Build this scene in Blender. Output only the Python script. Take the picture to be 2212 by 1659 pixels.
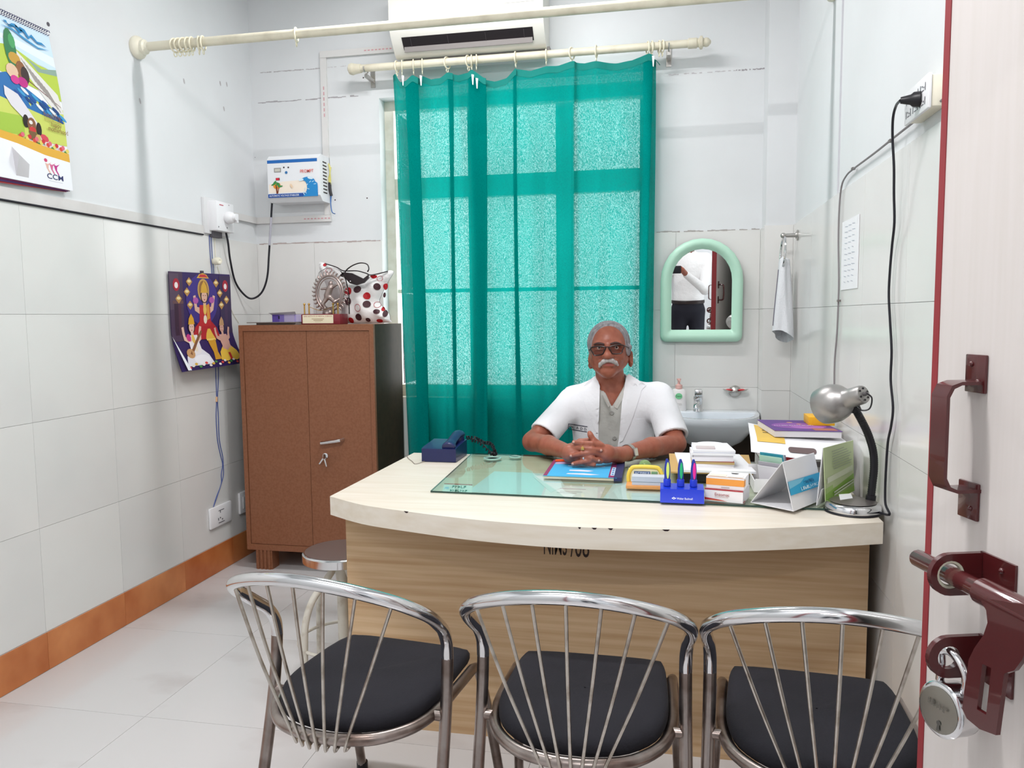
import bpy, bmesh, math, random
import numpy as np
from mathutils import Vector, Matrix
from mathutils.bvhtree import BVHTree

for _o in list(bpy.data.objects):
    bpy.data.objects.remove(_o)
SC = bpy.context.scene
COL = SC.collection
random.seed(7)
RNG = np.random.default_rng(7)

# ------------------------------------------------------------------ camera
FPX = 1672.4                      # focal length in pixels of a 2212 x 1659 frame
YAW, PITCH, ROLL = 0.19615257, 0.08734888, -0.00980563
CAMZ = 1.28
CP = np.array([0.0, 0.0, CAMZ])
_f = np.array([-math.sin(YAW) * math.cos(PITCH), math.cos(YAW) * math.cos(PITCH), -math.sin(PITCH)])
_r = np.cross(_f, [0, 0, 1]); _r /= np.linalg.norm(_r)
_u = np.cross(_r, _f)
CR = math.cos(ROLL) * _r + math.sin(ROLL) * _u
CU = -math.sin(ROLL) * _r + math.cos(ROLL) * _u
CF = _f
cam = bpy.data.cameras.new('camera')
cam.sensor_fit = 'HORIZONTAL'; cam.sensor_width = 36.0
cam.lens = FPX / 2212 * 36.0
cam.clip_start = 0.01; cam.clip_end = 100
camo = bpy.data.objects.new('camera', cam); COL.objects.link(camo)
camo.matrix_world = Matrix(((CR[0], CU[0], -CF[0], CP[0]), (CR[1], CU[1], -CF[1], CP[1]),
                            (CR[2], CU[2], -CF[2], CP[2]), (0, 0, 0, 1)))
SC.camera = camo

# ------------------------------------------------------------------ world, exposure
wd = bpy.data.worlds.new('world'); SC.world = wd
wd.use_nodes = True
_bg = wd.node_tree.nodes['Background']
_bg.inputs[0].default_value = (0.95, 0.98, 1.0, 1)
_bg.inputs[1].default_value = 3.7
SC.view_settings.view_transform = 'Standard'
SC.view_settings.look = 'None'
SC.view_settings.gamma = 1.0
SC.view_settings.use_curve_mapping = False
SC.view_settings.exposure = 0.07
TUBE_W, FILL_W, CORR_FILL_W = 23.0, 44.0, 30.0     # wattages: tube above the desk, added entrance fill, added corridor fill

# ------------------------------------------------------------------ pixel -> point on a known plane
def ray(x, y):
    return CF + CR * (x - 1106.0) / FPX - CU * (y - 829.5) / FPX
def onX(x, y, X): d = ray(x, y); return CP + d * (X / d[0])
def onY(x, y, Y): d = ray(x, y); return CP + d * (Y / d[1])
def onZ(x, y, Z): d = ray(x, y); return CP + d * ((Z - CAMZ) / d[2])
def onP(x, y, p, n):
    d = ray(x, y); return CP + d * (np.dot(np.array(p) - CP, n) / np.dot(d, n))

XL, YB, XR = -2.2196, 3.9773, 0.578            # tile faces of the left, back and right walls
ZC = 3.12                                      # ceiling
TILE0, TILEH = 0.143, 0.3868                   # top of skirting, height of a wall tile row
ZT = TILE0 + 4 * TILEH                         # top of the wall tiling
ZD = 0.742                                     # desk top
YF = 0.18                                      # inner face of the wall with the entrance

# ------------------------------------------------------------------ materials
def lin(h):
    h = h.lstrip('#'); c = [int(h[i:i + 2], 16) / 255 for i in (0, 2, 4)]
    return [(v / 12.92 if v <= .04045 else ((v + .055) / 1.055) ** 2.4) for v in c] + [1.0]
MATS = {}
def mat(name, col='#cccccc', rough=.5, metal=0., spec=.5, coat=0., trans=0., emit=None, es=0., alpha=None, ior=1.45,
        noise=None, bump=None, sheen=0., vary=False):
    """noise=(scale, colour2, factor lo, hi, stretch xyz, detail)   bump=(scale, strength, distance)"""
    if name in MATS: return MATS[name]
    m = bpy.data.materials.new(name); m.use_nodes = True
    nt = m.node_tree; b = nt.nodes['Principled BSDF']
    b.inputs['Base Color'].default_value = lin(col)
    b.inputs['Roughness'].default_value = rough
    b.inputs['Metallic'].default_value = metal
    b.inputs['Specular IOR Level'].default_value = spec
    b.inputs['Coat Weight'].default_value = coat
    b.inputs['Transmission Weight'].default_value = trans
    b.inputs['IOR'].default_value = ior
    if sheen: b.inputs['Sheen Weight'].default_value = sheen
    if alpha is not None: b.inputs['Alpha'].default_value = alpha
    if emit: b.inputs['Emission Color'].default_value = lin(emit); b.inputs['Emission Strength'].default_value = es
    tc = None
    if noise or bump:
        tc = nt.nodes.new('ShaderNodeTexCoord')
    if noise:
        sc, c2, lo, hi, st, det = noise
        mp = nt.nodes.new('ShaderNodeMapping'); mp.inputs['Scale'].default_value = st
        nt.links.new(tc.outputs['Object'], mp.inputs[0])
        if vary:      # every tile is cut from another part of the pattern
            oi = nt.nodes.new('ShaderNodeObjectInfo'); vm_ = nt.nodes.new('ShaderNodeVectorMath'); vm_.operation = 'SCALE'; vm_.inputs[0].default_value = (31, 17, 23)
            nt.links.new(oi.outputs['Random'], vm_.inputs['Scale']); nt.links.new(vm_.outputs[0], mp.inputs['Location'])
        nz = nt.nodes.new('ShaderNodeTexNoise'); nz.inputs['Scale'].default_value = sc; nz.inputs['Detail'].default_value = det
        nt.links.new(mp.outputs[0], nz.inputs['Vector'])
        mr = nt.nodes.new('ShaderNodeMapRange'); mr.inputs[1].default_value = lo; mr.inputs[2].default_value = hi
        nt.links.new(nz.outputs['Fac'], mr.inputs[0])
        mx = nt.nodes.new('ShaderNodeMix'); mx.data_type = 'RGBA'
        mx.inputs[6].default_value = lin(col); mx.inputs[7].default_value = lin(c2)
        nt.links.new(mr.outputs[0], mx.inputs[0])
        nt.links.new(mx.outputs[2], b.inputs['Base Color'])
    if bump:
        nz = nt.nodes.new('ShaderNodeTexNoise'); nz.inputs['Scale'].default_value = bump[0]; nz.inputs['Detail'].default_value = 3
        nt.links.new(tc.outputs['Object'], nz.inputs['Vector'])
        bp = nt.nodes.new('ShaderNodeBump'); bp.inputs['Strength'].default_value = bump[1]; bp.inputs['Distance'].default_value = bump[2]
        nt.links.new(nz.outputs['Fac'], bp.inputs['Height']); nt.links.new(bp.outputs[0], b.inputs['Normal'])
    MATS[name] = m
    return m
def ink(col): return mat('print ' + col, col, .55)

plaster = mat('plaster', '#e4e6e8', .65, noise=(1.3, '#d8dadb', .35, .75, (1, 1, 1), 5), bump=(9, .12, .01))
walltile = mat('glazed wall tile', '#e6e5e2', .16, noise=(2.0, '#dedddb', .4, .7, (1, 1, 1), 3), vary=True)
grout = mat('grout', '#d0cdc9', .8)
floorgrout = mat('floor joint', '#857f7d', .8)
floortile = mat('marble floor tile', '#cfcdcd', .13, noise=(2.2, '#bfbab9', .56, .74, (1, 1.6, 1), 8), vary=True)
skirt = mat('terracotta skirting', '#e0935a', .32, noise=(3.2, '#a9521f', .3, .68, (1, 1, 1.0), 4), vary=True)
chrome = mat('chrome', '#dcdcde', .12, 1.0)
spokem = mat('dull spoke steel', '#c4beb6', .3, 1.0, noise=(30, '#93887c', .45, .75, (1, 1, 1), 3))
chromeworn = mat('worn chrome', '#a79d98', .3, 1.0, noise=(14, '#75645c', .4, .7, (1, 1, 1), 4))
steel = mat('brushed steel', '#bdbab6', .3, 1.0)
cream = mat('cream plastic', '#ebe6d3', .4)
whitepl = mat('white plastic', '#eeeef0', .35)
blackpl = mat('black plastic', '#17161c', .4)
blackcord = mat('black cord', '#16151f', .5)
maroon = mat('maroon enamel', '#4c191b', .25, coat=.5)
maroonlip = mat('maroon lipping', '#8e3036', .4)
paper = mat('white paper', '#f1f1f4', .7)
laminate = mat('pale wood laminate', '#e4dccf', .38, noise=(3.2, '#dacfbd', .35, .75, (1.2, 16, 16), 6))
panelwood = mat('desk panel laminate', '#d2b48f', .4, noise=(2.4, '#b9956d', .36, .72, (0.9, 26, 26), 7))
clearglass = None
def arch_glass(name, tint, refl):
    if name in MATS: return MATS[name]
    m = bpy.data.materials.new(name); m.use_nodes = True; nt = m.node_tree
    for n in list(nt.nodes): nt.nodes.remove(n)
    out = nt.nodes.new('ShaderNodeOutputMaterial')
    t = nt.nodes.new('ShaderNodeBsdfTransparent'); t.inputs[0].default_value = lin(tint)
    g = nt.nodes.new('ShaderNodeBsdfGlossy'); g.inputs['Roughness'].default_value = .03
    lw = nt.nodes.new('ShaderNodeFresnel'); lw.inputs[0].default_value = refl
    mx = nt.nodes.new('ShaderNodeMixShader')
    nt.links.new(lw.outputs[0], mx.inputs[0]); nt.links.new(t.outputs[0], mx.inputs[1]); nt.links.new(g.outputs[0], mx.inputs[2])
    nt.links.new(mx.outputs[0], out.inputs[0])
    MATS[name] = m
    return m

# ------------------------------------------------------------------ mesh building
WL = {}
def crv(pts, n=6, closed=False):
    """Catmull-Rom through points"""
    p = [np.array(q, float) for q in pts]; N = len(p); out = []
    rng = range(N if closed else N - 1)
    for i in rng:
        if closed: a, b, c, d = p[i - 1], p[i], p[(i + 1) % N], p[(i + 2) % N]
        else: a, b, c, d = p[max(i - 1, 0)], p[i], p[i + 1], p[min(i + 2, N - 1)]
        for k in range(n):
            t = k / n
            out.append(.5 * ((2 * b) + (-a + c) * t + (2 * a - 5 * b + 4 * c - d) * t * t + (-a + 3 * b - 3 * c + d) * t ** 3))
    if not closed: out.append(p[-1])
    return out
def ell(cx, cy, rx, ry=None, n=18, rot=0, a0=0, a1=2 * math.pi):
    ry = rx if ry is None else ry; c, s = math.cos(rot), math.sin(rot); o = []
    full = abs(a1 - a0 - 2 * math.pi) < 1e-6
    for i in range(n if full else n + 1):
        a = a0 + (a1 - a0) * i / n; x, y = rx * math.cos(a), ry * math.sin(a)
        o.append((cx + x * c - y * s, cy + x * s + y * c))
    return o
def rect(x0, y0, x1, y1): return [(x0, y0), (x1, y0), (x1, y1), (x0, y1)]
def rrect(x0, y0, x1, y1, r, n=4):
    o = []
    for cx, cy, a in ((x1 - r, y0 + r, -90), (x1 - r, y1 - r, 0), (x0 + r, y1 - r, 90), (x0 + r, y0 + r, 180)):
        for i in range(n + 1):
            t = math.radians(a + 90 * i / n); o.append((cx + r * math.cos(t), cy + r * math.sin(t)))
    return o
def frame(o, ux, uy, uz):
    return Matrix(((ux[0], uy[0], uz[0], o[0]), (ux[1], uy[1], uz[1], o[1]), (ux[2], uy[2], uz[2], o[2]), (0, 0, 0, 1)))
def unit(v): v = np.array(v, float); return v / np.linalg.norm(v)

from mathutils.geometry import tessellate_polygon
class MB:
    def __init__(s): s.v = []; s.f = []; s.m = []; s.cur = 0
    def mat(s, i): s.cur = i; return s
    def add(s, v, f, M=None):
        n = len(s.v)
        if M is not None: v = [M @ Vector(p) for p in v]
        s.v += [(float(p[0]), float(p[1]), float(p[2])) for p in v]
        s.f += [tuple(i + n for i in q) for q in f]; s.m += [s.cur] * len(f)
        return s
    def box(s, x0, x1, y0, y1, z0, z1, bev=0, M=None, seg=2):
        if bev <= 0:
            v = [(x, y, z) for z in (z0, z1) for y in (y0, y1) for x in (x0, x1)]
            return s.add(v, [(0, 2, 3, 1), (4, 5, 7, 6), (0, 1, 5, 4), (2, 6, 7, 3), (0, 4, 6, 2), (1, 3, 7, 5)], M)
        bm = bmesh.new(); bmesh.ops.create_cube(bm, size=1)
        for q in bm.verts:
            q.co = ((x0 + x1) / 2 + q.co.x * (x1 - x0), (y0 + y1) / 2 + q.co.y * (y1 - y0), (z0 + z1) / 2 + q.co.z * (z1 - z0))
        bmesh.ops.bevel(bm, geom=list(bm.edges), offset=bev, segments=seg, profile=.5, affect='EDGES')
        bm.verts.index_update()
        s.add([tuple(q.co) for q in bm.verts], [[q.index for q in f.verts] for f in bm.faces], M); bm.free()
        return s
    def tube(s, pts, r, n=10, closed=False, caps=True, M=None, sq=None):
        P = [np.array(p, float) for p in pts]; N = len(P)
        rs = r if hasattr(r, '__len__') else [r] * N
        T = []
        for i in range(N):
            a = P[i - 1] if (i > 0 or closed) else P[i]; b = P[(i + 1) % N] if (i < N - 1 or closed) else P[i]
            T.append(unit(b - a))
        ref = np.array([0, 0, 1.]) if abs(T[0][2]) < .9 else np.array([1., 0, 0])
        u = unit(np.cross(T[0], ref)); v = []
        for i in range(N):
            u = unit(u - T[i] * np.dot(u, T[i])); w = np.cross(T[i], u)
            for k in range(n):
                a = 2 * math.pi * k / n
                ca, sa = math.cos(a), math.sin(a)
                if sq: ca *= sq[0]; sa *= sq[1]
                v.append(P[i] + rs[i] * (ca * u + sa * w))
        f = []
        for i in range(N if closed else N - 1):
            j = (i + 1) % N
            for k in range(n):
                l = (k + 1) % n
                f.append((i * n + k, i * n + l, j * n + l, j * n + k))
        if caps and not closed:
            f.append(tuple(range(n - 1, -1, -1))); f.append(tuple((N - 1) * n + k for k in range(n)))
        return s.add(v, f, M)
    def lathe(s, prof, n=24, M=None, sx=1, sy=1):
        v = []; f = []; m = len(prof)
        for r, z in prof:
            for k in range(n):
                a = 2 * math.pi * k / n; v.append((r * math.cos(a) * sx, r * math.sin(a) * sy, z))
        for i in range(m - 1):
            for k in range(n):
                l = (k + 1) % n; f.append((i * n + k, i * n + l, (i + 1) * n + l, (i + 1) * n + k))
        if prof[0][0] > 1e-5: f.append(tuple(range(n - 1, -1, -1)))
        if prof[-1][0] > 1e-5: f.append(tuple((m - 1) * n + k for k in range(n)))
        return s.add(v, f, M)
    def prism(s, poly, z0, z1, M=None):
        n = len(poly)
        v = [(p[0], p[1], z0) for p in poly] + [(p[0], p[1], z1) for p in poly]
        f = [tuple(range(n - 1, -1, -1)), tuple(range(n, 2 * n))] + [(i, (i + 1) % n, n + (i + 1) % n, n + i) for i in range(n)]
        return s.add(v, f, M)
    def prism_hole(s, outer, inner, z0, z1, M=None):
        tri = tessellate_polygon([[Vector((*p, 0)) for p in outer], [Vector((*p, 0)) for p in inner]])
        pts = list(outer) + list(inner); n = len(pts); no = len(outer); ni = len(inner)
        v = [(p[0], p[1], z0) for p in pts] + [(p[0], p[1], z1) for p in pts]
        f = [tuple(t) for t in tri] + [tuple(i + n for i in t[::-1]) for t in tri]
        f += [(i, (i + 1) % no, n + (i + 1) % no, n + i) for i in range(no)]
        f += [(no + i, no + (i + 1) % ni, n + no + (i + 1) % ni, n + no + i) for i in range(ni)]
        return s.add(v, f, M)
    def grid(s, rows, closed=False, M=None):
        n = len(rows[0]); v = [p for r in rows for p in r]; f = []
        for i in range(len(rows) - 1):
            for k in range(n if closed else n - 1):
                l = (k + 1) % n; f.append((i * n + k, i * n + l, (i + 1) * n + l, (i + 1) * n + k))
        return s.add(v, f, M)
    def ball(s, c, r, n=14, m=9):
        r = r if hasattr(r, '__len__') else (r, r, r)
        prof = [(math.sin(math.pi * i / m), -math.cos(math.pi * i / m)) for i in range(m + 1)]
        prof[0] = (1e-4, -1); prof[-1] = (1e-4, 1)
        M = Matrix.Translation(c) @ Matrix.Diagonal((r[0], r[1], r[2], 1))
        return s.lathe(prof, n, M)

def tag(o, label=None, cat=None, group=None, kind=None):
    if label: o['label'] = label
    if cat: o['category'] = cat
    if group: o['group'] = group
    if kind: o['kind'] = kind
    return o
def obj(name, mb, mats, parent=None, label=None, cat=None, group=None, kind=None, sharp=38, recalc=True):
    v = np.array(mb.v); lo, hi = v.min(0), v.max(0); c = (lo + hi) / 2
    if parent is None: c[2] = lo[2]
    me = bpy.data.meshes.new(name)
    me.from_pydata((v - c).tolist(), [], mb.f)
    for m in (mats if isinstance(mats, (list, tuple)) else [mats]): me.materials.append(m)
    me.polygons.foreach_set('material_index', mb.m)
    if recalc:
        bm = bmesh.new(); bm.from_mesh(me); bmesh.ops.recalc_face_normals(bm, faces=bm.faces); bm.to_mesh(me); bm.free()
    me.polygons.foreach_set('use_smooth', [True] * len(me.polygons))
    if sharp < 180: me.set_sharp_from_angle(angle=math.radians(sharp))
    me.update()
    o = bpy.data.objects.new(name, me); COL.objects.link(o)
    o.location = c - WL[parent.name] if parent is not None else c
    if parent is not None: o.parent = parent
    WL[o.name] = c
    return tag(o, label, cat, group, kind)
def thing(name, label, cat, loc, group=None):
    o = bpy.data.objects.new(name, None); COL.objects.link(o)
    o.empty_display_size = .05
    o.location = loc; WL[o.name] = np.array(loc, float)
    return tag(o, label, cat, group)
def dup(o, parent=None, label=None, group=None):
    c = o.copy(); COL.objects.link(c)
    if parent is not None: c.parent = parent
    if label: c['label'] = label
    if group: c['group'] = group
    for ch in list(o.children): dup(ch, c)
    return c
def linked(name, me, parent, loc):
    o = bpy.data.objects.new(name, me); COL.objects.link(o); o.parent = parent
    o.location = np.array(loc) - WL[parent.name]
    WL[o.name] = np.array(loc, float)
    return o

# ---- flat print: coloured outlines laid on a surface given by surf(u, v, h)
_TXT = {}
def text2d(s, bold=0.0):
    bold = min(bold, .005); key = (s, bold)
    if key in _TXT: return _TXT[key]
    cu = bpy.data.curves.new('t', 'FONT'); cu.body = s; cu.size = 1; cu.offset = bold; cu.resolution_u = 3
    o = bpy.data.objects.new('t', cu); COL.objects.link(o)
    dg = bpy.context.evaluated_depsgraph_get()
    me = o.evaluated_get(dg).to_mesh()
    v = np.array([(p.co.x, p.co.y) for p in me.vertices]) if len(me.vertices) else np.zeros((1, 2))
    f = [tuple(p.vertices) for p in me.polygons]
    o.evaluated_get(dg).to_mesh_clear()
    bpy.data.objects.remove(o); bpy.data.curves.remove(cu)
    v -= v.min(0)
    _TXT[key] = (v, f)
    return v, f
def plane(o, a, b):
    """surface through o spanned by the full-length edges a (u) and b (v); normal a x b"""
    o, a, b = (np.array(q, float) for q in (o, a, b)); n = unit(np.cross(a, b))
    return lambda u, v, h: o + u * a + v * b + h * n
def decal(name, parent, surf, items, h0=.0006, dh=.00025, sub=0):
    mb = MB(); cols = []
    for i, it in enumerate(items):
        c = it[0]
        if c not in cols: cols.append(c)
        mb.mat(cols.index(c)); h = h0 + dh * i
        if isinstance(it[1], str):
            s, u, v, w, hh = it[1:6]; bold = it[6] if len(it) > 6 else 0
            tv, tf = text2d(s, bold); sz = np.maximum(tv.max(0), 1e-6)
            mb.add([surf(u + p[0] / sz[0] * w, v + p[1] / sz[1] * hh, h + (.0009 if sub else 0)) for p in tv], tf)
        elif sub:
            bm = bmesh.new(); bm.faces.new([bm.verts.new((p[0], p[1], 0)) for p in it[1]])
            bmesh.ops.triangulate(bm, faces=bm.faces)
            for _ in range(4):
                es = [e for e in bm.edges if e.calc_length() > sub]
                if not es: break
                bmesh.ops.subdivide_edges(bm, edges=es, cuts=1)
                bmesh.ops.triangulate(bm, faces=bm.faces)
            bm.verts.index_update()
            mb.add([surf(q.co.x, q.co.y, h) for q in bm.verts], [[q.index for q in f.verts] for f in bm.faces]); bm.free()
        else:
            mb.add([surf(p[0], p[1], h) for p in it[1]], [tuple(range(len(it[1])))])
    return obj(name, mb, [ink(c) for c in cols], parent, recalc=False, sharp=180)

def scrib(u, v, w, h, c, n):
    """a line of lettering too small to read in the photograph"""
    o = []
    for k in range(n):
        a = u + w * k / n; d = w / n
        o += [(c, rect(a + .05 * d, v, a + .28 * d, v + h)), (c, rect(a + .28 * d, v + h * random.choice((0, .4, .8)), a + .8 * d, v + h * random.choice((.2, .6, 1.0))))]
    return [(q[0], [(p[0], min(max(p[1], v), v + h)) for p in q[1]]) for q in o]

# ---- signed-distance modelling for bodies and clothing
class Vox:
    def __init__(s, lo, hi, h):
        s.lo = np.array(lo, float); s.h = h
        s.n = np.ceil((np.array(hi) - s.lo) / h).astype(int) + 1
        s.d = np.full(s.n, 1.0, np.float32)
    def _blk(s, lo, hi):
        a = np.clip(np.floor((np.array(lo) - s.lo) / s.h).astype(int), 0, s.n - 1)
        b = np.clip(np.ceil((np.array(hi) - s.lo) / s.h).astype(int) + 1, 1, s.n)
        ax = [(s.lo[i] + s.h * np.arange(a[i], b[i])).astype(np.float32) for i in range(3)]
        return tuple(slice(a[i], b[i]) for i in range(3)), ax[0][:, None, None], ax[1][None, :, None], ax[2][None, None, :]
    def op(s, fn, lo, hi, k=0., sub=False):
        m = k + 4 * s.h
        sl, X, Y, Z = s._blk(np.array(lo) - m, np.array(hi) + m)
        if 0 in s.d[sl].shape: return s
        d2 = fn(X, Y, Z); d1 = s.d[sl]
        if sub: d2 = -d2
        if k <= 0:
            r = np.maximum(d1, d2) if sub else np.minimum(d1, d2)
        elif sub:
            hh = np.clip(.5 - .5 * (d1 - d2) / k, 0, 1); r = d1 * (1 - hh) + d2 * hh + k * hh * (1 - hh)
        else:
            hh = np.clip(.5 + .5 * (d1 - d2) / k, 0, 1); r = d1 * (1 - hh) + d2 * hh - k * hh * (1 - hh)
        s.d[sl] = r
        return s
    def cone(s, a, b, ra, rb, k=0., sub=False, sc=(1, 1, 1)):
        sc = np.array(sc, float); a0 = np.array(a, float); b0 = np.array(b, float); R = max(ra, rb)
        lo = np.minimum(a0, b0) - R * sc; hi = np.maximum(a0, b0) + R * sc
        A = a0 / sc; B = b0 / sc; ab = B - A; L = max(ab @ ab, 1e-9); ms = float(sc.min())
        def fn(X, Y, Z):
            x, y, z = X / sc[0] - A[0], Y / sc[1] - A[1], Z / sc[2] - A[2]
            t = np.clip((x * ab[0] + y * ab[1] + z * ab[2]) / L, 0, 1)
            return (np.sqrt((x - t * ab[0]) ** 2 + (y - t * ab[1]) ** 2 + (z - t * ab[2]) ** 2) - (ra + t * (rb - ra))) * ms
        return s.op(fn, lo, hi, k, sub)
    def ell(s, c, r, k=0., sub=False, R=None):
        c = np.array(c, float); r = np.array(r, float); e = np.array([r.max()] * 3) if R is not None else r
        def fn(X, Y, Z):
            x, y, z = X - c[0], Y - c[1], Z - c[2]
            if R is not None:
                x, y, z = (R[0][0] * x + R[1][0] * y + R[2][0] * z, R[0][1] * x + R[1][1] * y + R[2][1] * z, R[0][2] * x + R[1][2] * y + R[2][2] * z)
            k0 = np.sqrt((x / r[0]) ** 2 + (y / r[1]) ** 2 + (z / r[2]) ** 2)
            k1 = np.sqrt((x / r[0] ** 2) ** 2 + (y / r[1] ** 2) ** 2 + (z / r[2] ** 2) ** 2)
            return k0 * (k0 - 1) / np.maximum(k1, 1e-6)
        return s.op(fn, c - e, c + e, k, sub)
    def half(s, p, n, lo, hi, k=0.):
        """cut away the side the normal points to, inside the block lo..hi"""
        n = unit(n); p = np.array(p, float)
        sl, X, Y, Z = s._blk(lo, hi)
        s.d[sl] = np.maximum(s.d[sl], ((X - p[0]) * n[0] + (Y - p[1]) * n[1] + (Z - p[2]) * n[2]).astype(np.float32))
        return s
    def cut(s, fn, lo, hi):
        sl, X, Y, Z = s._blk(lo, hi); s.d[sl] = np.maximum(s.d[sl], -fn(X, Y, Z)); return s
    def mesh(s, smooth=1):
        d = s.d; ins = d < 0
        n0 = [k - 1 for k in d.shape]
        any_ = np.zeros(n0, bool); all_ = np.ones(n0, bool)
        off = [(i, j, k) for i in (0, 1) for j in (0, 1) for k in (0, 1)]
        for i, j, k in off:
            q = ins[i:i + n0[0], j:j + n0[1], k:k + n0[2]]; any_ |= q; all_ &= q
        cells = np.argwhere(any_ & ~all_)
        V = np.stack([d[cells[:, 0] + i, cells[:, 1] + j, cells[:, 2] + k] for i, j, k in off], 1)
        pos = np.zeros((len(cells), 3)); cnt = np.zeros(len(cells))
        O = np.array(off, float)
        for a in range(8):
            for b in range(a + 1, 8):
                if abs(O[a] - O[b]).sum() != 1: continue
                cr = (V[:, a] < 0) != (V[:, b] < 0)
                t = np.where(cr, V[:, a] / np.where(cr, V[:, a] - V[:, b], 1), 0)
                pos += np.where(cr[:, None], O[a] + t[:, None] * (O[b] - O[a]), 0); cnt += cr
        pos /= np.maximum(cnt, 1)[:, None]
        verts = s.lo + (cells + pos) * s.h
        vid = np.full(n0, -1, np.int64); vid[tuple(cells.T)] = np.arange(len(cells))
        quads = []
        for ax in range(3):
            sl0 = [slice(None)] * 3; sl1 = [slice(None)] * 3
            sl0[ax] = slice(0, -1); sl1[ax] = slice(1, None)
            A = ins[tuple(sl0)]; B = ins[tuple(sl1)]
            e = np.argwhere(A != B); o1, o2 = [(1, 2), (2, 0), (0, 1)][ax]
            e = e[(e[:, o1] > 0) & (e[:, o2] > 0) & (e[:, o1] < n0[o1]) & (e[:, o2] < n0[o2]) & (e[:, ax] < n0[ax])]
            fl = A[tuple(e.T)]
            def g(da, db):
                q = e.copy(); q[:, o1] -= da; q[:, o2] -= db; return vid[tuple(q.T)]
            Q = np.stack([g(1, 1), g(0, 1), g(0, 0), g(1, 0)], 1)
            Q[~fl] = Q[~fl][:, ::-1]
            quads.append(Q)
        Q = np.concatenate(quads); Q = Q[(Q >= 0).all(1)]
        for _ in range(smooth):
            acc = np.zeros_like(verts); c = np.zeros(len(verts))
            for a, b in ((0, 1), (1, 2), (2, 3), (3, 0)):
                np.add.at(acc, Q[:, a], verts[Q[:, b]]); np.add.at(c, Q[:, a], 1)
                np.add.at(acc, Q[:, b], verts[Q[:, a]]); np.add.at(c, Q[:, b], 1)
            verts = .5 * verts + .5 * acc / np.maximum(c, 1)[:, None]
        mb = MB(); mb.v = verts.tolist(); mb.f = Q.tolist(); mb.m = [0] * len(Q)
        return mb
def patch_on(mb_list, poly, off, thick, step=9.0, out=None):
    """a thin piece lying on a built surface: outline in pixels, every vertex dropped on the surface it covers"""
    bvh = BVHTree.FromPolygons(*mb_list)
    bm = bmesh.new(); bm.faces.new([bm.verts.new((p[0], p[1], 0)) for p in poly])
    bmesh.ops.triangulate(bm, faces=bm.faces)
    for _ in range(5):
        es = [e for e in bm.edges if e.calc_length() > step]
        if not es: break
        bmesh.ops.subdivide_edges(bm, edges=es, cuts=1); bmesh.ops.triangulate(bm, faces=bm.faces)
    bm.verts.index_update()
    top, low = [], []
    hits = []
    for q in bm.verts:
        d = Vector(ray(q.co.x, q.co.y)).normalized(); h = bvh.ray_cast(Vector(CP), d)
        hits.append((h[0], h[1], d))
    Q = np.array([(q.co.x, q.co.y) for q in bm.verts]); Q = (Q - Q.mean(0)) / 40.0
    A_ = np.stack([np.ones(len(Q)), Q[:, 0], Q[:, 1], Q[:, 0] ** 2, Q[:, 0] * Q[:, 1], Q[:, 1] ** 2], 1)
    dep = np.array([(h[0] - Vector(CP)).length if h[0] is not None else np.nan for h in hits])
    ok = ~np.isnan(dep); ok &= np.abs(dep - np.nanmedian(dep)) < .09
    for _ in range(6):
        cf = np.linalg.lstsq(A_[ok], dep[ok], rcond=None)[0]; fit = A_ @ cf
        ok = ~np.isnan(dep) & (np.abs(np.nan_to_num(dep, nan=9) - fit) < .010)
        if ok.sum() < 8: ok = ~np.isnan(dep)
    for k, (p, n, d) in enumerate(hits):
        dd = dep[k] if ok[k] else fit[k] - (.0 if np.isnan(dep[k]) else 0)
        p = Vector(CP) + d * float(dd); nn = -d
        top.append(p + nn * off); low.append(p + nn * (off - thick))
    mb = out or MB(); N = len(top)
    fs = [[q.index for q in f.verts] for f in bm.faces]
    be = [(e.verts[0].index, e.verts[1].index) for e in bm.edges if len(e.link_faces) == 1]
    mb.add(top + low, fs + [[i + N for i in f][::-1] for f in fs] + [(a, b, b + N, a + N) for a, b in be])
    bm.free()
    return mb
# ================================================================== THE SETTING
def tiles(parent, rects, mk, mats, jit=0.0):
    """rects of (a0,a1,b0,b1); mk(a0,a1,b0,b1)->box args; equal sizes share a mesh"""
    cache = {}
    for a0, a1, b0, b1 in rects:
        if a1 - a0 < .012 or b1 - b0 < .012: continue
        key = (round(a1 - a0, 4), round(b1 - b0, 4))
        bx = mk(a0, a1, b0, b1)
        c = np.array([(bx[0] + bx[1]) / 2, (bx[2] + bx[3]) / 2, (bx[4] + bx[5]) / 2])
        if key not in cache:
            o = obj('tile', MB().box(*bx), mats, parent); cache[key] = o.data
        else:
            linked('tile', cache[key], parent, c)
def cuts(lo, hi, first, step):
    k = math.ceil((lo - first) / step); xs = [lo]
    while first + k * step < hi - 1e-6:
        if first + k * step > lo + 1e-6: xs.append(first + k * step)
        k += 1
    return xs + [hi]
def cells(xs, ys, g=.0012):
    return [(xs[i] + g / 2, xs[i + 1] - g / 2, ys[j] + g / 2, ys[j + 1] - g / 2) for i in range(len(xs) - 1) for j in range(len(ys) - 1)]
ROWS = [TILE0 + i * TILEH for i in range(5)]
TT = .006                                                      # how far tiles stand proud of the plaster

# floor
mb = MB().box(XL - .2, XR + .2, YF - .18, YB + .2, -.12, -.006).box(-1.7, 1.7, -2.6, YF - .18, -.12, -.006)
floor = obj('floor', mb, floorgrout, kind='structure')
mk = lambda a0, a1, b0, b1: (a0, a1, b0, b1, -.006, 0.0)
tiles(floor, cells(cuts(XL, XR, -1.645, .636), cuts(YF, YB, 2.124, .636)), mk, floortile)
tiles(floor, cells(cuts(-1.7, 1.7, -1.645, .636), cuts(-2.6, YF, 2.124, .636)), mk, floortile)
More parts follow.
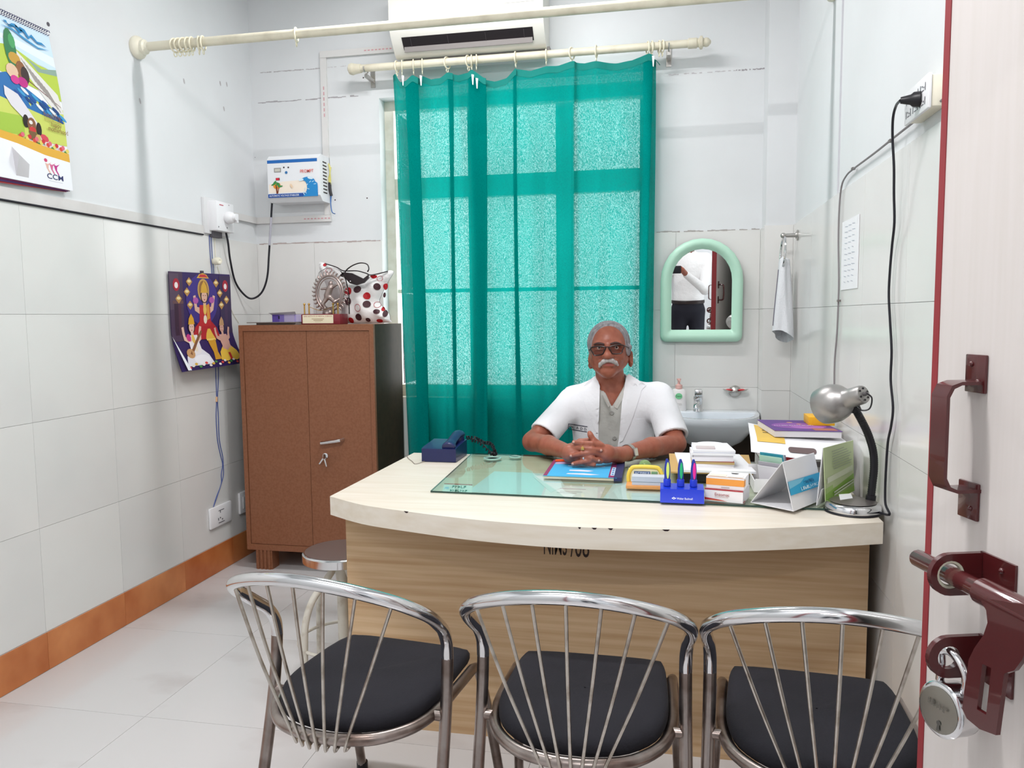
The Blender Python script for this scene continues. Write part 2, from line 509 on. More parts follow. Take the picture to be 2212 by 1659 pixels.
# ceiling
obj('ceiling', MB().box(XL - .2, XR + .2, YF - .18, YB + .2, ZC, ZC + .12).box(-1.7, 1.7, -2.6, YF - .18, ZC, ZC + .12), plaster, kind='structure')
# left wall
wall_left = obj('wall_left', MB().box(XL - .2, XL - TT, 0.0, YB + .2, 0, ZC), plaster, kind='structure')
YJ = cuts(YF, YB, 2.362, .4155)
tiles(wall_left, cells(YJ, ROWS), lambda a0, a1, b0, b1: (XL - TT, XL, a0, a1, b0, b1), walltile)
bl = obj('baseboard_left', MB().box(XL - TT, XL - .0005, YF, YB, 0, TILE0 - .001), grout, kind='structure')
tiles(bl, cells(YJ, [0.001, TILE0 - .002]), lambda a0, a1, b0, b1: (XL - .0005, XL + .004, a0, a1, b0, b1), skirt)
# back wall with the window opening
WX0, WX1, WZ0, WZ1 = -1.492, -.085, .845, 2.432
YP = YB + TT
mb = MB().box(XL - TT, WX0, YP, YB + .2, 0, ZC).box(WX1, XR + .1, YP, YB + .2, 0, ZC) \
    .box(WX0, WX1, YP, YB + .2, 0, WZ0).box(WX0, WX1, YP, YB + .2, WZ1, ZC)
wall_back = obj('wall_back', mb, plaster, kind='structure')
mk = lambda a0, a1, b0, b1: (a0, a1, YB, YB + TT, b0, b1)
tiles(wall_back, cells([XL, -1.881, WX0], ROWS), mk, walltile)
tiles(wall_back, cells([WX1, .0465, .449], ROWS), mk, walltile)
tiles(wall_back, cells(cuts(WX0, WX1, -1.47, .405), [TILE0, TILE0 + TILEH, WZ0]), mk, walltile)
bb = obj('baseboard_back', MB().box(XL, .449, YB + .0005, YB + TT, 0, TILE0 - .001), grout, kind='structure')
tiles(bb, cells(cuts(XL, .449, -1.881, .405), [0.001, TILE0 - .002]), lambda a0, a1, b0, b1: (a0, a1, YB - .004, YB + .0005, b0, b1), skirt)
# pilaster in the far right corner
PX, PY = .449, 3.822
wp = obj('wall_pilaster', MB().box(PX + TT, XR + .1, PY + TT, YP, 0, ZC), plaster, kind='structure')
tiles(wp, cells([PX, XR], [0.001] + ROWS), lambda a0, a1, b0, b1: (a0, a1, PY, PY + TT, b0, b1), walltile)
tiles(wp, cells([PY + TT, YB], [0.001] + ROWS), lambda a0, a1, b0, b1: (PX, PX + TT, a0, a1, b0, b1), walltile)
# right wall
wall_right = obj('wall_right', MB().box(XR + TT, XR + .2, 0.0, YB + .2, 0, ZC), plaster, kind='structure')
tiles(wall_right, cells(cuts(YF, PY, 2.93, .43), ROWS), lambda a0, a1, b0, b1: (XR, XR + TT, a0, a1, b0, b1), walltile)
br = obj('baseboard_right', MB().box(XR + .0005, XR + TT, YF, PY, 0, TILE0 - .001), grout, kind='structure')
tiles(br, cells(cuts(YF, PY, 2.93, .43), [0.001, TILE0 - .002]), lambda a0, a1, b0, b1: (XR - .004, XR + .0005, a0, a1, b0, b1), skirt)
# wall with the entrance, corridor behind the photographer
DX0, DX1, DZ = -.36, .585, 2.15
mb = MB().box(XL - .2, DX0, 0.0, YF, 0, ZC).box(DX1, XR + .2, 0.0, YF, 0, ZC).box(DX0, DX1, 0.0, YF, DZ, ZC)
obj('wall_front', mb, plaster, kind='structure')
obj('wall_corridor', MB().box(-1.9, -1.7, -2.6, 0, 0, ZC).box(1.7, 1.9, -2.6, 0, 0, ZC).box(-1.9, 1.9, -2.8, -2.6, 0, ZC), plaster, kind='structure')
obj('trim_1', MB().box(DX0, DX0 + .05, .02, .16, 0, DZ - .05).box(DX0, DX1, .02, .16, DZ - .05, DZ), maroonlip, kind='structure')

# stains, cracks and nail holes on the plaster (real marks with their own shapes)
def ragged(p0, p1, w, n=26, keep=.8):
    polys = []
    p0, p1 = np.array(p0), np.array(p1)
    for i in range(n):
        if random.random() > keep: continue
        a, b = p0 + (p1 - p0) * i / n, p0 + (p1 - p0) * (i + 1) / n
        w0, w1 = w * random.uniform(.3, 1), w * random.uniform(.3, 1); j = random.uniform(-.4, .4) * w
        polys.append([(a[0], a[1] - w0 + j), (b[0], b[1] - w1 + j), (b[0], b[1] + w1 + j), (a[0], a[1] + w0 + j)])
    return polys
def bz(x, y): p = onY(x, y, YP); return (p[0], p[2])
bsurf = lambda u, v, h: (u, YP - h, v)
items = []
for (a, b, w, c, k) in (((562, 157), (691, 148), .0035, '#b4b0b2', .85), ((549, 223), (774, 207), .0045, '#a9a5a8', .9),
                        ((1444, 162), (1590, 152), .0035, '#c2bfc2', .7), ((1590, 152), (1653, 148), .004, '#a29ca0', .8),
                        ((700, 146), (770, 141), .002, '#c4c0c2', .6)):
    items += [(c, q) for q in ragged(bz(*a), bz(*b), w, keep=k)]
for (x, y, r) in ((724, 432, .004), (793, 428, .004), (785, 168, .004), (551, 340, .002)):
    u = bz(x, y); items.append(('#4a3638', ell(u[0], u[1], r, r, 8)))
decal('stain', wall_back, bsurf, items, dh=0.0)
tsurf = lambda u, v, h: (u, YB - h, v)
items = []
for (a, b, w, c) in (((560, 527), (822, 517), .004, '#b3a39f'), ((1418, 496), (1641, 487), .004, '#a9a39f')):
    pa, pb = onY(*a, YB), onY(*b, YB)
    items += [(c, q) for q in ragged((pa[0], ZT), (pb[0], ZT), w, keep=.85)]
decal('stain', wall_back, tsurf, items, dh=0.0)
lsurf = lambda u, v, h: (XL - TT + h, u, v)
def lz(x, y): p = onX(x, y, XL); return (p[1], p[2])
items = []
for (x, y) in ((400, 175), (478, 180), (486, 235), (305, 218), (492, 182)):
    u = lz(x, y); items.append(('#b9b4b6', ell(u[0], u[1], .006, .013, 8, .3)))
u = lz(107, 52); items.append(('#57525a', ell(u[0], u[1], .008, .008, 8)))
decal('stain', wall_left, lsurf, items, dh=0.0)

# cement band above the left tiling and the black line on top of the tiles
obj('trim_2', MB().box(XL - TT, XL + .001, YF, 3.66, ZT + .001, ZT + .047), mat('grey cement band', '#d2cfcc', .8, noise=(9, '#dddbd9', .3, .7, (1, 1, 1), 4)), kind='structure')
obj('wall_cable', MB().tube([(XL + .004, y, ZT + .001) for y in np.linspace(YF, 3.46, 14)], .0042, 8), blackcord,
    label='black cable lying along the top of the left wall tiles', cat='cable')

# ------------------------------------------------------------------ window
paintw = mat('cream window paint', '#e2ddd0', .5, noise=(20, '#cfc7b6', .4, .8, (1, 1, 1), 4))
win = obj('window_1', MB().box(WX0, WX0 + .05, YB + .085, YB + .15, WZ0, WZ1).box(WX1 - .05, WX1, YB + .085, YB + .15, WZ0, WZ1)
          .box(WX0 + .05, WX1 - .05, YB + .085, YB + .15, WZ0, WZ0 + .065).box(WX0 + .05, WX1 - .05, YB + .085, YB + .15, WZ1 - .05, WZ1), paintw, kind='structure')
MX = [(-1.035, -.955), (-.565, -.475)]
for a, b in MX:
    obj('mullion', MB().box(a, b, YB + .09, YB + .15, WZ0 + .065, WZ1 - .05), paintw, win)
TZ = (1.915, 2.025)
xs = [WX0 + .05] + [q for m in MX for q in m] + [WX1 - .05]
for i in range(3):
    a, b = xs[2 * i], xs[2 * i + 1]
    obj('transom', MB().box(a, b, YB + .09, YB + .15, TZ[0], TZ[1]), paintw, win)
    obj('bar', MB().box(a, b, YB + .11, YB + .13, 1.412, 1.432), paintw, win)
    for z0, z1 in ((WZ0 + .065, 1.412), (1.432, TZ[0]), (TZ[1], WZ1 - .05)):
        pn0 = MB().box(a, b, YB + .118, YB + .122, z0, z1) if i else MB().box(a + .002, a + .006, YB + .155, YB + .155 + (b - a), z0, z1)   # the left casement stands open
        obj('pane', pn0, arch_glass('window glass', '#f4f8f8', 1.35), win)
obj('sill', MB().box(WX0, WX1, YB + .001, YB + .085, WZ0 - .02, WZ0 + .004), paintw, win)
obj('hinge', MB().box(WX1 - .012, WX1 + .004, YB - .006, YB + .02, .90, .98).box(WX1 - .012, WX1 + .004, YB - .006, YB + .02, 1.3, 1.38), steel, win)

# ------------------------------------------------------------------ ceiling tube lights; the entrance and corridor ones are added fill
def tube_light(x, y, z, L, w, label, rot=0):
    t = thing('tube_light', label, 'light', (x, y, z))
    obj('batten', MB().box(x - L / 2, x + L / 2, y - .03, y + .03, z + .035, ZC - .001, .004), whitepl, t)
    obj('tube', MB().tube([(x - L / 2 + .03, y, z), (x + L / 2 - .03, y, z)], .016, 12), mat('lit tube', '#ffffff', .4, emit='#fbfdff', es=6), t)
    for s in (-1, 1):
        obj('end_holder', MB().box(x + s * (L / 2 - .02) - .012, x + s * (L / 2 - .02) + .012, y - .018, y + .018, z - .02, z + .04, .003), whitepl, t)
    ld = bpy.data.lights.new('tube lamp', 'AREA'); ld.shape = 'RECTANGLE'; ld.size = L - .08; ld.size_y = .05
    ld.energy = w; ld.color = (1.0, 0.985, 0.99)
    lo = bpy.data.objects.new('lamp', ld); COL.objects.link(lo); lo.parent = t; lo.location = (0, 0, -.022)
    return t
tube_light(-.78, 3.04, 3.05, 1.2, TUBE_W, 'fluorescent tube light on the ceiling above the desk')
tube_light(-.55, .95, 3.05, 1.2, FILL_W, 'fluorescent tube light on the ceiling near the entrance')  # unseen tube added to light coat and desk from the front
tube_light(0.2, -1.5, 3.05, 1.2, CORR_FILL_W, 'fluorescent tube light on the corridor ceiling')  # unseen tube added as fill from behind the camera
# ================================================================== THINGS ON THE BACK WALL
# ---- air conditioner
acx0, acx1 = -1.352, -.582
acm = mat('air conditioner shell', '#eceae2', .4)
ac = thing('air_conditioner', 'white wall-mounted air conditioner above the teal curtain', 'air conditioner', (-.967, 3.87, 2.585))
prof = [(YB, 2.91), (3.80, 2.91), (3.778, 2.895), (3.770, 2.87), (3.770, 2.735), (3.775, 2.70), (3.79, 2.672)]
prof2 = [(3.85, 2.60), (3.88, 2.588), (YB, 2.60)]
low = [(3.79, 2.672), (3.85, 2.60)]
M = frame((0, 0, 0), (0, 1, 0), (0, 0, 1), (1, 0, 0))
body = MB().prism(prof + prof2, acx0, acx1, M)
obj('shell', body, acm, ac)
# louvre opening: dark slot on the sloped lower front with a flap
a, b = np.array([3.79, 2.672]), np.array([3.85, 2.60]); n2 = unit([-(b - a)[1] * -1, 0, (b - a)[0] * -1])[[0, 2]] if False else unit(np.array([-(a - b)[1], (a - b)[0]]))
if n2[0] > 0: n2 = -n2
def acp(t, h): q = a + (b - a) * t + n2 * h; return q
mb = MB()
for (t0, t1, h0, h1, x0, x1) in ((.12, .80, .0005, .002, acx0 + .055, acx1 - .055),):
    q = [acp(t0, h1), acp(t1, h1)]
    mb.add([(x0, q[0][0], q[0][1]), (x1, q[0][0], q[0][1]), (x1, q[1][0], q[1][1]), (x0, q[1][0], q[1][1])], [(0, 1, 2, 3)])
obj('outlet', mb, mat('dark vent', '#1c1519', .7), ac, recalc=False)
mb = MB(); q0, q1 = acp(.62, .004), acp(.84, .014)
mb.tube([(acx0 + .06, q1[0], q1[1]), (acx1 - .06, q1[0], q1[1])], .0035, 6)
mb.add([(acx0 + .06, q0[0], q0[1]), (acx1 - .06, q0[0], q0[1]), (acx1 - .06, q1[0], q1[1]), (acx0 + .06, q1[0], q1[1])], [(0, 1, 2, 3)])
obj('flap', mb, mat('flap edge', '#8f8a88', .4), ac)
for x in np.linspace(acx0 + .1, acx1 - .1, 4):
    q0, q1 = acp(.2, .003), acp(.7, .003); obj('vane', MB().tube([(x, q0[0], q0[1]), (x, q1[0], q1[1])], .002, 5), mat('vane grey', '#3b3438', .5), ac)
obj('base_strip', MB().box(acx0 + .03, acx1 + .012, 3.90, YB, 2.583, 2.60), mat('ac underside', '#8f8b88', .6), ac)
u0 = onY(1090, 7, 3.7695); u1 = onY(1155, 1, 3.7695)
obj('badge', MB().tube([u0 + (0, 0, .03), u0, u1, u1 + (0, 0, .03)], .0012, 5), mat('badge line', '#c4c2bb', .5), ac)

# ---- curtain rods and rings
rodm = mat('ivory painted rod', '#e3ddc8', .45, noise=(12, '#cbc3ae', .45, .8, (1, 1, 1), 4))
RY, RZ, RR = 3.88, 2.556, .0185
rod = thing('curtain_rod', 'ivory curtain rod with end knobs above the window', 'curtain rod', (-.70, RY, RZ))
xl, xr = onY(772, 148, RY)[0], onY(1500, 94, RY)[0]
obj('pole', MB().tube([(xl, RY, RZ), (xr, RY, RZ)], RR, 16), rodm, rod)
Mx = lambda x, s: frame((x, RY, RZ), (0, 1, 0), (0, 0, s), (s, 0, 0))
obj('knob', MB().lathe([(.022, -.02), (.024, 0), (.026, .012), (.028, .02), (.03, .028), (.026, .042), (.012, .05), (.0001, .051)], 16, Mx(xl, -1)), rodm, rod)
obj('finial', MB().lathe([(.019, -.03), (.024, -.028), (.024, .01), (.02, .014), (.02, .02), (.03, .026), (.03, .036), (.018, .042), (.022, .052), (.019, .064), (.008, .075), (.0001, .077)], 16, Mx(xr, 1)), rodm, rod)
for x in (onY(790, 150, RY)[0], onY(1445, 100, RY)[0]):
    obj('bracket', MB().box(x - .008, x + .008, RY, YP, RZ - .045, RZ - .03).box(x - .012, x + .012, YP - .006, YP, RZ - .07, RZ + .04)
        .tube([(x, RY + .03 * math.sin(t), RZ + .028 * -math.cos(t) - .0) for t in np.linspace(-1.6, 1.6, 9)], .004, 6), steel, rod)
def ring_mesh():
    mb = MB(); R = .0275
    mb.tube([(0, R * math.sin(t), R * math.cos(t)) for t in np.linspace(0, 2 * math.pi, 20, endpoint=False)], .0036, 8, closed=True)
    mb.tube([(0, .0085 * math.sin(t), -R - .0095 + .0085 * math.cos(t)) for t in np.linspace(0, 2 * math.pi, 10, endpoint=False)], .0022, 6, closed=True)
    return mb
ring0 = None
def ring(x, y, z, label, group, tilt):
    global ring0
    if ring0 is None:
        ring0 = obj('curtain_ring', ring_mesh(), mat('ivory ring plastic', '#efe8cf', .4), label=label, cat='curtain ring', group=group); o = ring0
        ring.dz = ring0.location.z
    else:
        o = dup(ring0, label=label, group=group)
    o.location = (x, y, z - .0048 + ring.dz); o.rotation_euler = (0, 0, tilt)
RPX = [857, 868, 893, 912, 966, 1012, 1019, 1029, 1114, 1180, 1235, 1288, 1399, 1408]
ORD = ['first', 'second', 'third', 'fourth', 'fifth', 'sixth', 'seventh', 'eighth', 'ninth', 'tenth', 'eleventh', 'twelfth', 'thirteenth', 'fourteenth']
for k_, p in enumerate(RPX):
    ring(onY(p, 140, RY)[0], RY, RZ, 'ivory ring holding up the teal curtain, %s from the left' % ORD[k_], 'rings carrying the teal curtain', random.uniform(-.35, .35))
for p, w_ in ((1424, 'left'), (1431, 'right')):
    ring(onY(p, 103, RY)[0], RY, RZ, 'spare ivory ring beside the right bracket of the window rod, the %s one' % w_, 'spare rings right of the teal curtain', random.uniform(-.3, .3))
FY, FZ = 3.043, 2.437
frod = thing('curtain_rod', 'long ivory rod without a curtain crossing the room below the ceiling', 'curtain rod', (-.8, FY, FZ))
obj('pole', MB().tube([(XL - TT, FY, FZ), (XR + TT, FY, FZ)], .0185, 16), rodm, frod)
for x, s in ((XL - TT, 1), (XR + TT, -1)):
    obj('flange', MB().lathe([(.046, 0), (.048, .008), (.046, .018), (.036, .028), (.03, .032), (.03, .045), (.022, .05), (.019, .06)], 20, frame((x, FY, FZ), (0, 1, 0), (0, 0, s), (s, 0, 0))), cream, frod)
for k_, p in enumerate((378, 388, 398, 407, 415, 430, 439)):
    ring(onY(p, 98, FY)[0], FY, FZ, 'ivory ring in the bunch on the front rod, %s from the left' % ORD[k_], 'rings bunched on the front rod', random.uniform(-.4, .4))
ring(onY(640, 80, FY)[0], FY, FZ, 'single ivory ring alone on the front rod', None, .2)

# ---- curtain
def curtain_mat():
    m = bpy.data.materials.new('teal cotton'); m.use_nodes = True; nt = m.node_tree
    for n in list(nt.nodes): nt.nodes.remove(n)
    out = nt.nodes.new('ShaderNodeOutputMaterial')
    df = nt.nodes.new('ShaderNodeBsdfDiffuse'); tr = nt.nodes.new('ShaderNodeBsdfTranslucent'); tp = nt.nodes.new('ShaderNodeBsdfTransparent')
    df.inputs[0].default_value = lin('#008a86'); tr.inputs[0].default_value = lin('#12b8ac')
    tc = nt.nodes.new('ShaderNodeTexCoord'); mp = nt.nodes.new('ShaderNodeMapping'); mp.inputs['Scale'].default_value = (420, 60, 150)
    nz = nt.nodes.new('ShaderNodeTexNoise'); nz.inputs['Scale'].default_value = 1.0; nz.inputs['Detail'].default_value = 4
    nt.links.new(tc.outputs['Object'], mp.inputs[0]); nt.links.new(mp.outputs[0], nz.inputs['Vector'])
    mr = nt.nodes.new('ShaderNodeMapRange'); mr.inputs[1].default_value = .42; mr.inputs[2].default_value = .72; mr.inputs[3].default_value = .01; mr.inputs[4].default_value = .23
    nt.links.new(nz.outputs['Fac'], mr.inputs[0])
    m1 = nt.nodes.new('ShaderNodeMixShader'); m1.inputs[0].default_value = .46
    nt.links.new(df.outputs[0], m1.inputs[1]); nt.links.new(tr.outputs[0], m1.inputs[2])
    m2 = nt.nodes.new('ShaderNodeMixShader'); nt.links.new(mr.outputs[0], m2.inputs[0])
    nt.links.new(m1.outputs[0], m2.inputs[1]); nt.links.new(tp.outputs[0], m2.inputs[2])
    tp.inputs[0].default_value = (.75, 1, .97, 1)
    nt.links.new(m2.outputs[0], out.inputs[0])
    return m
cplan = [(850, .0), (860, -.03), (884, -.022), (904, -.004), (888, .02), (872, .032), (893, .045), (915, .005), (942, -.014), (962, -.006), (978, -.016), (966, .002), (982, .012), (995, .014), (1016, -.004),
         (1049, -.028), (1044, -.004), (1013, .014), (1024, .036), (1062, .024), (1090, .012), (1106, -.004), (1117, -.014), (1108, .0), (1120, .008), (1147, .014), (1180, -.010), (1208, .012), (1232, -.008), (1240, -.018), (1247, .012),
         (1262, .008), (1288, -.010), (1316, .012), (1345, .010), (1378, -.006), (1394, -.030), (1408, -.026), (1401, .012), (1390, .030), (1406, .034), (1418, .022)]
cc = crv([(p, y, 0) for p, y in cplan], 7)
tops = [(850, 166), (857, 163), (868, 182), (880, 178), (893, 164), (903, 170), (912, 166), (935, 176), (952, 172), (966, 158), (990, 163), (1012, 160), (1019, 153), (1029, 160), (1045, 172), (1068, 177), (1092, 170), (1114, 151),
        (1145, 156), (1180, 145), (1207, 143), (1235, 136), (1262, 139), (1288, 135), (1330, 138), (1365, 134), (1399, 120), (1412, 124), (1420, 134)]
tx = np.array([t[0] for t in tops]); ty = np.array([t[1] for t in tops])
NV = 70; rows = []
for j in range(NV + 1):
    v = j / NV; row = []
    for i, (p, yo, _) in enumerate(cc):
        pt = p + 1.0
        py = np.interp(np.clip(p, 850, 1420), tx, ty)
        w = onY(pt, py, RY)
        pin = math.exp(-v * 14)
        lx, rx_ = onY(852, 165, RY)[0], onY(1419, 130, RY)[0]
        s = (w[0] - lx) / (rx_ - lx)
        x = w[0] + v * (.030 * (1 - s) - .022 * s) + .012 * v * math.sin(9 * s + 2.5 * v)
        am = .9 + 1.0 * v
        x += yo * .75 * math.sin(p * .031 + 1.7) * (1.5 * v - .25) + .004 * math.sin(p * .21 + 5 * v) * v
        y = RY - .012 + yo * am * (1 - .35 * pin) + .008 * v * math.sin(21 * s + 1.3) + .006 * math.sin(33 * s + 7 * v)
        z0 = w[2]; z1 = .34 + .01 * math.sin(17 * s)
        z = z0 + (z1 - z0) * v + .004 * math.sin(40 * s + 3) * v
        # drag lines from the rings
        y -= .010 * math.sin(50 * s - 9 * v) * math.exp(-((v - .10) / .10) ** 2)
        row.append((x, y, z))
    rows.append(row)
cur = obj('curtain', MB().grid(rows), curtain_mat(), label='teal cotton curtain hanging in folds over the window', cat='curtain', sharp=180, recalc=False)
hem = [[(p[0], p[1] - .0016, p[2] - dz) for p in rows[0]] for dz in (-.002, .026)]
for r_, v_ in ((0, 0),):
    pass
mb = MB().grid([[(rows[0][i][0], rows[0][i][1] - .0022, rows[0][i][2] + .001) for i in range(len(cc))], [(rows[1][i][0], rows[1][i][1] - .0022, rows[1][i][2]) for i in range(len(cc))]])
hemm = mat('teal hem', '#067d74', .85)
obj('heading', mb, hemm, cur, sharp=180, recalc=False)
e = onY(1408, 128, 3.862)
obj('tie_strip', MB().tube(crv([e, e + (.02, -.004, -.008), e + (.038, -.002, -.03)], 4), .006, 6, sq=(1, .3)), hemm, cur)
for p, y in ((870, 172), (909, 172), (1021, 170), (1030, 178), (1411, 130)):
    q = onY(p, y, 3.835); obj('hook_tape', MB().add([q + (-.006, 0, .022), q + (.006, .003, .02), q + (.003, 0, -.03), q + (-.002, .001, -.028)], [(0, 1, 2, 3)]), mat('white hook tape', '#e6e9ea', .7), cur, recalc=False)

# ---- voltage stabiliser
SY = 3.85
sx0, sx1, sz0, sz1 = -2.073, -1.79, 1.917, 2.122
st = thing('voltage_stabilizer', 'white voltage stabilizer box with palm and wave print on back wall', 'stabilizer', (-1.93, 3.91, sz0))
mb = MB().prism([(SY, sz0 + .006), (SY, sz1 - .004), (SY + .02, sz1 + .014), (YP - .002, sz1 + .014), (YP - .002, sz0 - .022), (SY + .03, sz0 - .022)], sx0, sx1 + .012, M)
obj('case', mb, mat('stabilizer enamel', '#e9ebee', .4), st)
S = plane((sx0, SY, sz0), (sx1 - sx0, 0, 0), (0, 0, sz1 - sz0))
pal = [('#f3e6d6', [(.02, .12), (.98, .12), (.98, .3), (.7, .42), (.3, .40), (.02, .34)]), ('#1c67b4', rect(0, .87, 1, .95)), ('#174fa0', rect(0, 0, 1, .095)),
       ('#8c8a88', rect(.135, .64, .275, .75)), ('#c9c7bd', rect(.15, .66, .26, .73)), ('#342c38', ell(.335, .755, .017, .022, 10)), ('#342c38', ell(.425, .75, .017, .022, 10)),
       ('#2f72ad', ell(.38, .625, .027, .037, 12)), ('#6b2030', rect(.165, .435, .245, .50)), ('#d61f38', rect(.17, .44, .23, .495)),
       ('#e98f2a', ell(.185, .30, .075, .085, 14)), ('#7a3a22', [(.17, .10), (.20, .10), (.19, .27), (.155, .33)]), ('#7a3a22', [(.185, .10), (.205, .10), (.235, .28), (.225, .29)])]
for cx, cy, rt in ((.12, .34, .5), (.18, .37, -.3), (.14, .38, 1.0), (.22, .31, -.7), (.25, .28, .2), (.20, .33, .4)):
    pal.append(('#2f8a44', ell(cx, cy, .055, .02, 10, rt)))
wave = crv([(.70, .0, 0), (.76, .10, 0), (.79, .22, 0), (.775, .34, 0), (.73, .40, 0), (.66, .42, 0), (.74, .48, 0), (.85, .49, 0), (.93, .43, 0), (.96, .36, 0), (1.0, .30, 0), (1.0, .0, 0)], 4)
pal.append(('#1f86c8', [(p[0], max(p[1], 0)) for p in wave]))
for k in range(9):
    a_ = .25 + .3 * k; pal.append(('#bfe0f2', ell(.84 + .12 * math.cos(a_ * 1.7), .22 + .16 * math.sin(a_ * 2.3), .03, .008, 8, a_)))
pal += [('#d5ecf6', ell(.68, .42, .05, .028, 10, .3)), ('#d5ecf6', ell(.86, .46, .06, .03, 10, -.4)), ('#ecd0b0', ell(.48, .28, .02, .06, 8, .3)),
        ('#e0503f', 'PROMPT', .665, .595, .265, .082, .02), ('#e8ecf2', 'AUTOMATIC VOLTAGE STABILIZER', .03, .022, .60, .048, .01)]
decal('front_print', st, S, pal, dh=.00012)
mb = MB()
for k in range(10):
    z = sz1 - .022 - k * .0175; mb.box(sx1 + .0115, sx1 + .0135, SY + .04, SY + .085, z - .003, z + .003)
obj('vent_slots', mb, mat('slot dark', '#3a3634', .7), st)
mb = MB()
for k in range(3):
    mb.tube(crv([(sx1 + .018 + .006 * k, YP - .03, sz1 - .02 - .01 * k), (sx1 + .026, YP - .035, sz1 - .07), (sx1 + .016 + .005 * k, YP - .03, sz1 - .10), (sx1 + .024, YP - .03, sz1 - .135)], 5), .0035, 6)
obj('yellow_wires', mb, mat('yellow wire', '#d8cf78', .5), st)
mb = MB().tube(crv([(sx1 + .02, YP - .028, sz1 - .12), (sx1 + .022, YP - .03, sz1 - .16), (sx1 + .028, YP - .03, sz1 - .19)], 4), .008, 6)
obj('wire_tape', mb, blackpl, st)
mb = MB()
for k in range(2):
    mb.tube(crv([(sx1 + .024 + .004 * k, YP - .028, sz1 - .18), (sx1 + .022, YP - .028, sz1 - .23), (sx1 + .028, YP - .027, sz1 - .275), (sx1 + .045, YP - .026, sz1 - .285)], 5), .0026, 6)
obj('blue_wires', mb, mat('blue wire', '#3e6fb4', .5), st)

# ---- cable trunking
trm = mat('trunking plastic', '#dddbd9', .5)
trk = thing('cable_trunking', 'white cable trunking running round the stabilizer to the air conditioner', 'trunking', (-1.8, YP, 1.80))
tx0 = -1.812
obj('channel', MB().box(tx0, tx0 + .034, YP - .014, YP, 1.835, 2.655), trm, trk)
obj('channel', MB().box(tx0, acx0 + .01, YP - .014, YP, 2.656, 2.69), trm, trk)
obj('channel', MB().box(XL + .001, tx0 + .036, YP - .014, YP, 1.80, 1.834), trm, trk)
obj('cable_trunking', MB().box(XL - TT, XL + .010, 3.70, YB - .012, 1.80, 1.834), trm, label='short white cable trunking between the socket box and the corner', cat='trunking')
tb = plane((tx0, YP - .0142, 1.80), (1, 0, 0), (0, 0, 1))
decal('imprint', trk, lambda u, v, h: (tx0 + u, YP - .0142 - h, 1.80 + v), [('#d3a0a6', rect(-.12 + .02 * k, .014, -.108 + .02 * k, .02)) for k in range(8)] +
      [('#d3a0a6', rect(.014, .15 + .028 * k, .02, .167 + .028 * k)) for k in range(6)] + [('#d3a0a6', rect(.014, .55 + .028 * k, .02, .567 + .028 * k)) for k in range(6)] +
      [('#d3a0a6', rect(.25 + .02 * k, .872, .262 + .02 * k, .878)) for k in range(8)], dh=0)

# ---- wall switch box with white plug, stabiliser cord
bx = MB().box(XL - TT, XL + .058, 3.50, 3.655, 1.715, 1.86, .005)
sb = thing('socket_box', 'white surface socket box at the top of the left wall tiles', 'socket box', (XL, 3.58, 1.715))
obj('box', bx, whitepl, sb)
obj('back_plate', MB().box(XL - TT, XL + .012, 3.47, 3.69, 1.70, 1.875, .003), mat('ivory plate', '#dfdfe0', .4), sb)
decal('marks', sb, plane((XL + .0582, 3.50, 1.715), (0, .155, 0), (0, 0, .145)), [('#c7586a', rect(.15, .86, .38, .89)), ('#5a565c', ell(.7, .93, .02, .02, 8)), ('#5a565c', ell(.55, .14, .02, .03, 8)), ('#5a565c', ell(.06, .12, .02, .03, 8))])
obj('lead_in', MB().box(XL, XL + .02, 3.52, 3.60, 1.685, 1.715), mat('grey lead-in', '#5d5a60', .6), sb)
pc = np.array([XL + .058, 3.585, 1.785])
cord = thing('stabilizer_cord', 'white round plug with a black cord looping down from the stabilizer', 'power cord', (XL + .1, 3.75, 1.45))
obj('plug', MB().lathe([(.026, 0), (.030, .008), (.031, .02), (.026, .034), (.018, .04), (.016, .055), (.0001, .056)], 20, frame(pc, (0, 1, 0), (0, 0, 1), (1, 0, 0))), whitepl, cord)
pth = [(482, 478, 3.60), (492, 520, 3.63), (497, 560, 3.66), (508, 608, 3.72), (527, 636, 3.77), (545, 645, 3.80), (565, 632, 3.82), (577, 600, 3.83), (581, 550, 3.85), (584, 500, 3.87), (586, 465, 3.885), (588, 432, 3.89)]
obj('cord', MB().tube(crv([onY(*p) for p in pth], 6), .0052, 8), blackcord, cord)
obj('cord_grip', MB().box(pc[0] + .03, pc[0] + .05, pc[1] + .008, pc[1] + .03, pc[2] - .025, pc[2] + .02, .004), whitepl, cord)
obj('tape_wrap', MB().tube(crv([onY(*p) for p in [(586, 470, 3.878), (584, 500, 3.865), (582, 530, 3.85)]], 5), .0058, 8), mat('grey tape', '#a9a7b2', .5), cord)

# ---- blue wires from the socket box down to the plate, white pull cord
blue = mat('blue insulated wire', '#46599b', .5)
bw = thing('blue_wire', 'thin twin blue wire hanging down the left wall past the poster', 'wire', (XL + .01, 3.55, .35))
P = lambda x, y: onX(x, y, XL + .0035)
for k, dx in enumerate((0, 4)):
    obj('strand', MB().tube(crv([P(452 + dx, 508), P(455 + dx, 560), P(458 + dx, 592), P(463 + dx, 700), P(466 + dx * 1.5, 800), P(468 + dx * .5, 860), P(467 + dx * 1.2, 900), P(470 + dx, 950), P(477 + dx, 985), P(481 + dx * .3, 1003), P(478 + dx * 1.2, 1025), P(478, 1045), P(467 + dx * .3, 1075), P(461, 1096)], 5), .0019, 6), blue, bw)
obj('crimp', MB().tube([P(468, 857), P(468, 868)], .005, 8), mat('tan crimp', '#d8ab82', .6), bw)
pull = thing('pull_switch', 'small white round pendant switch hanging from the socket box', 'switch', (XL + .02, 3.62, 1.5))
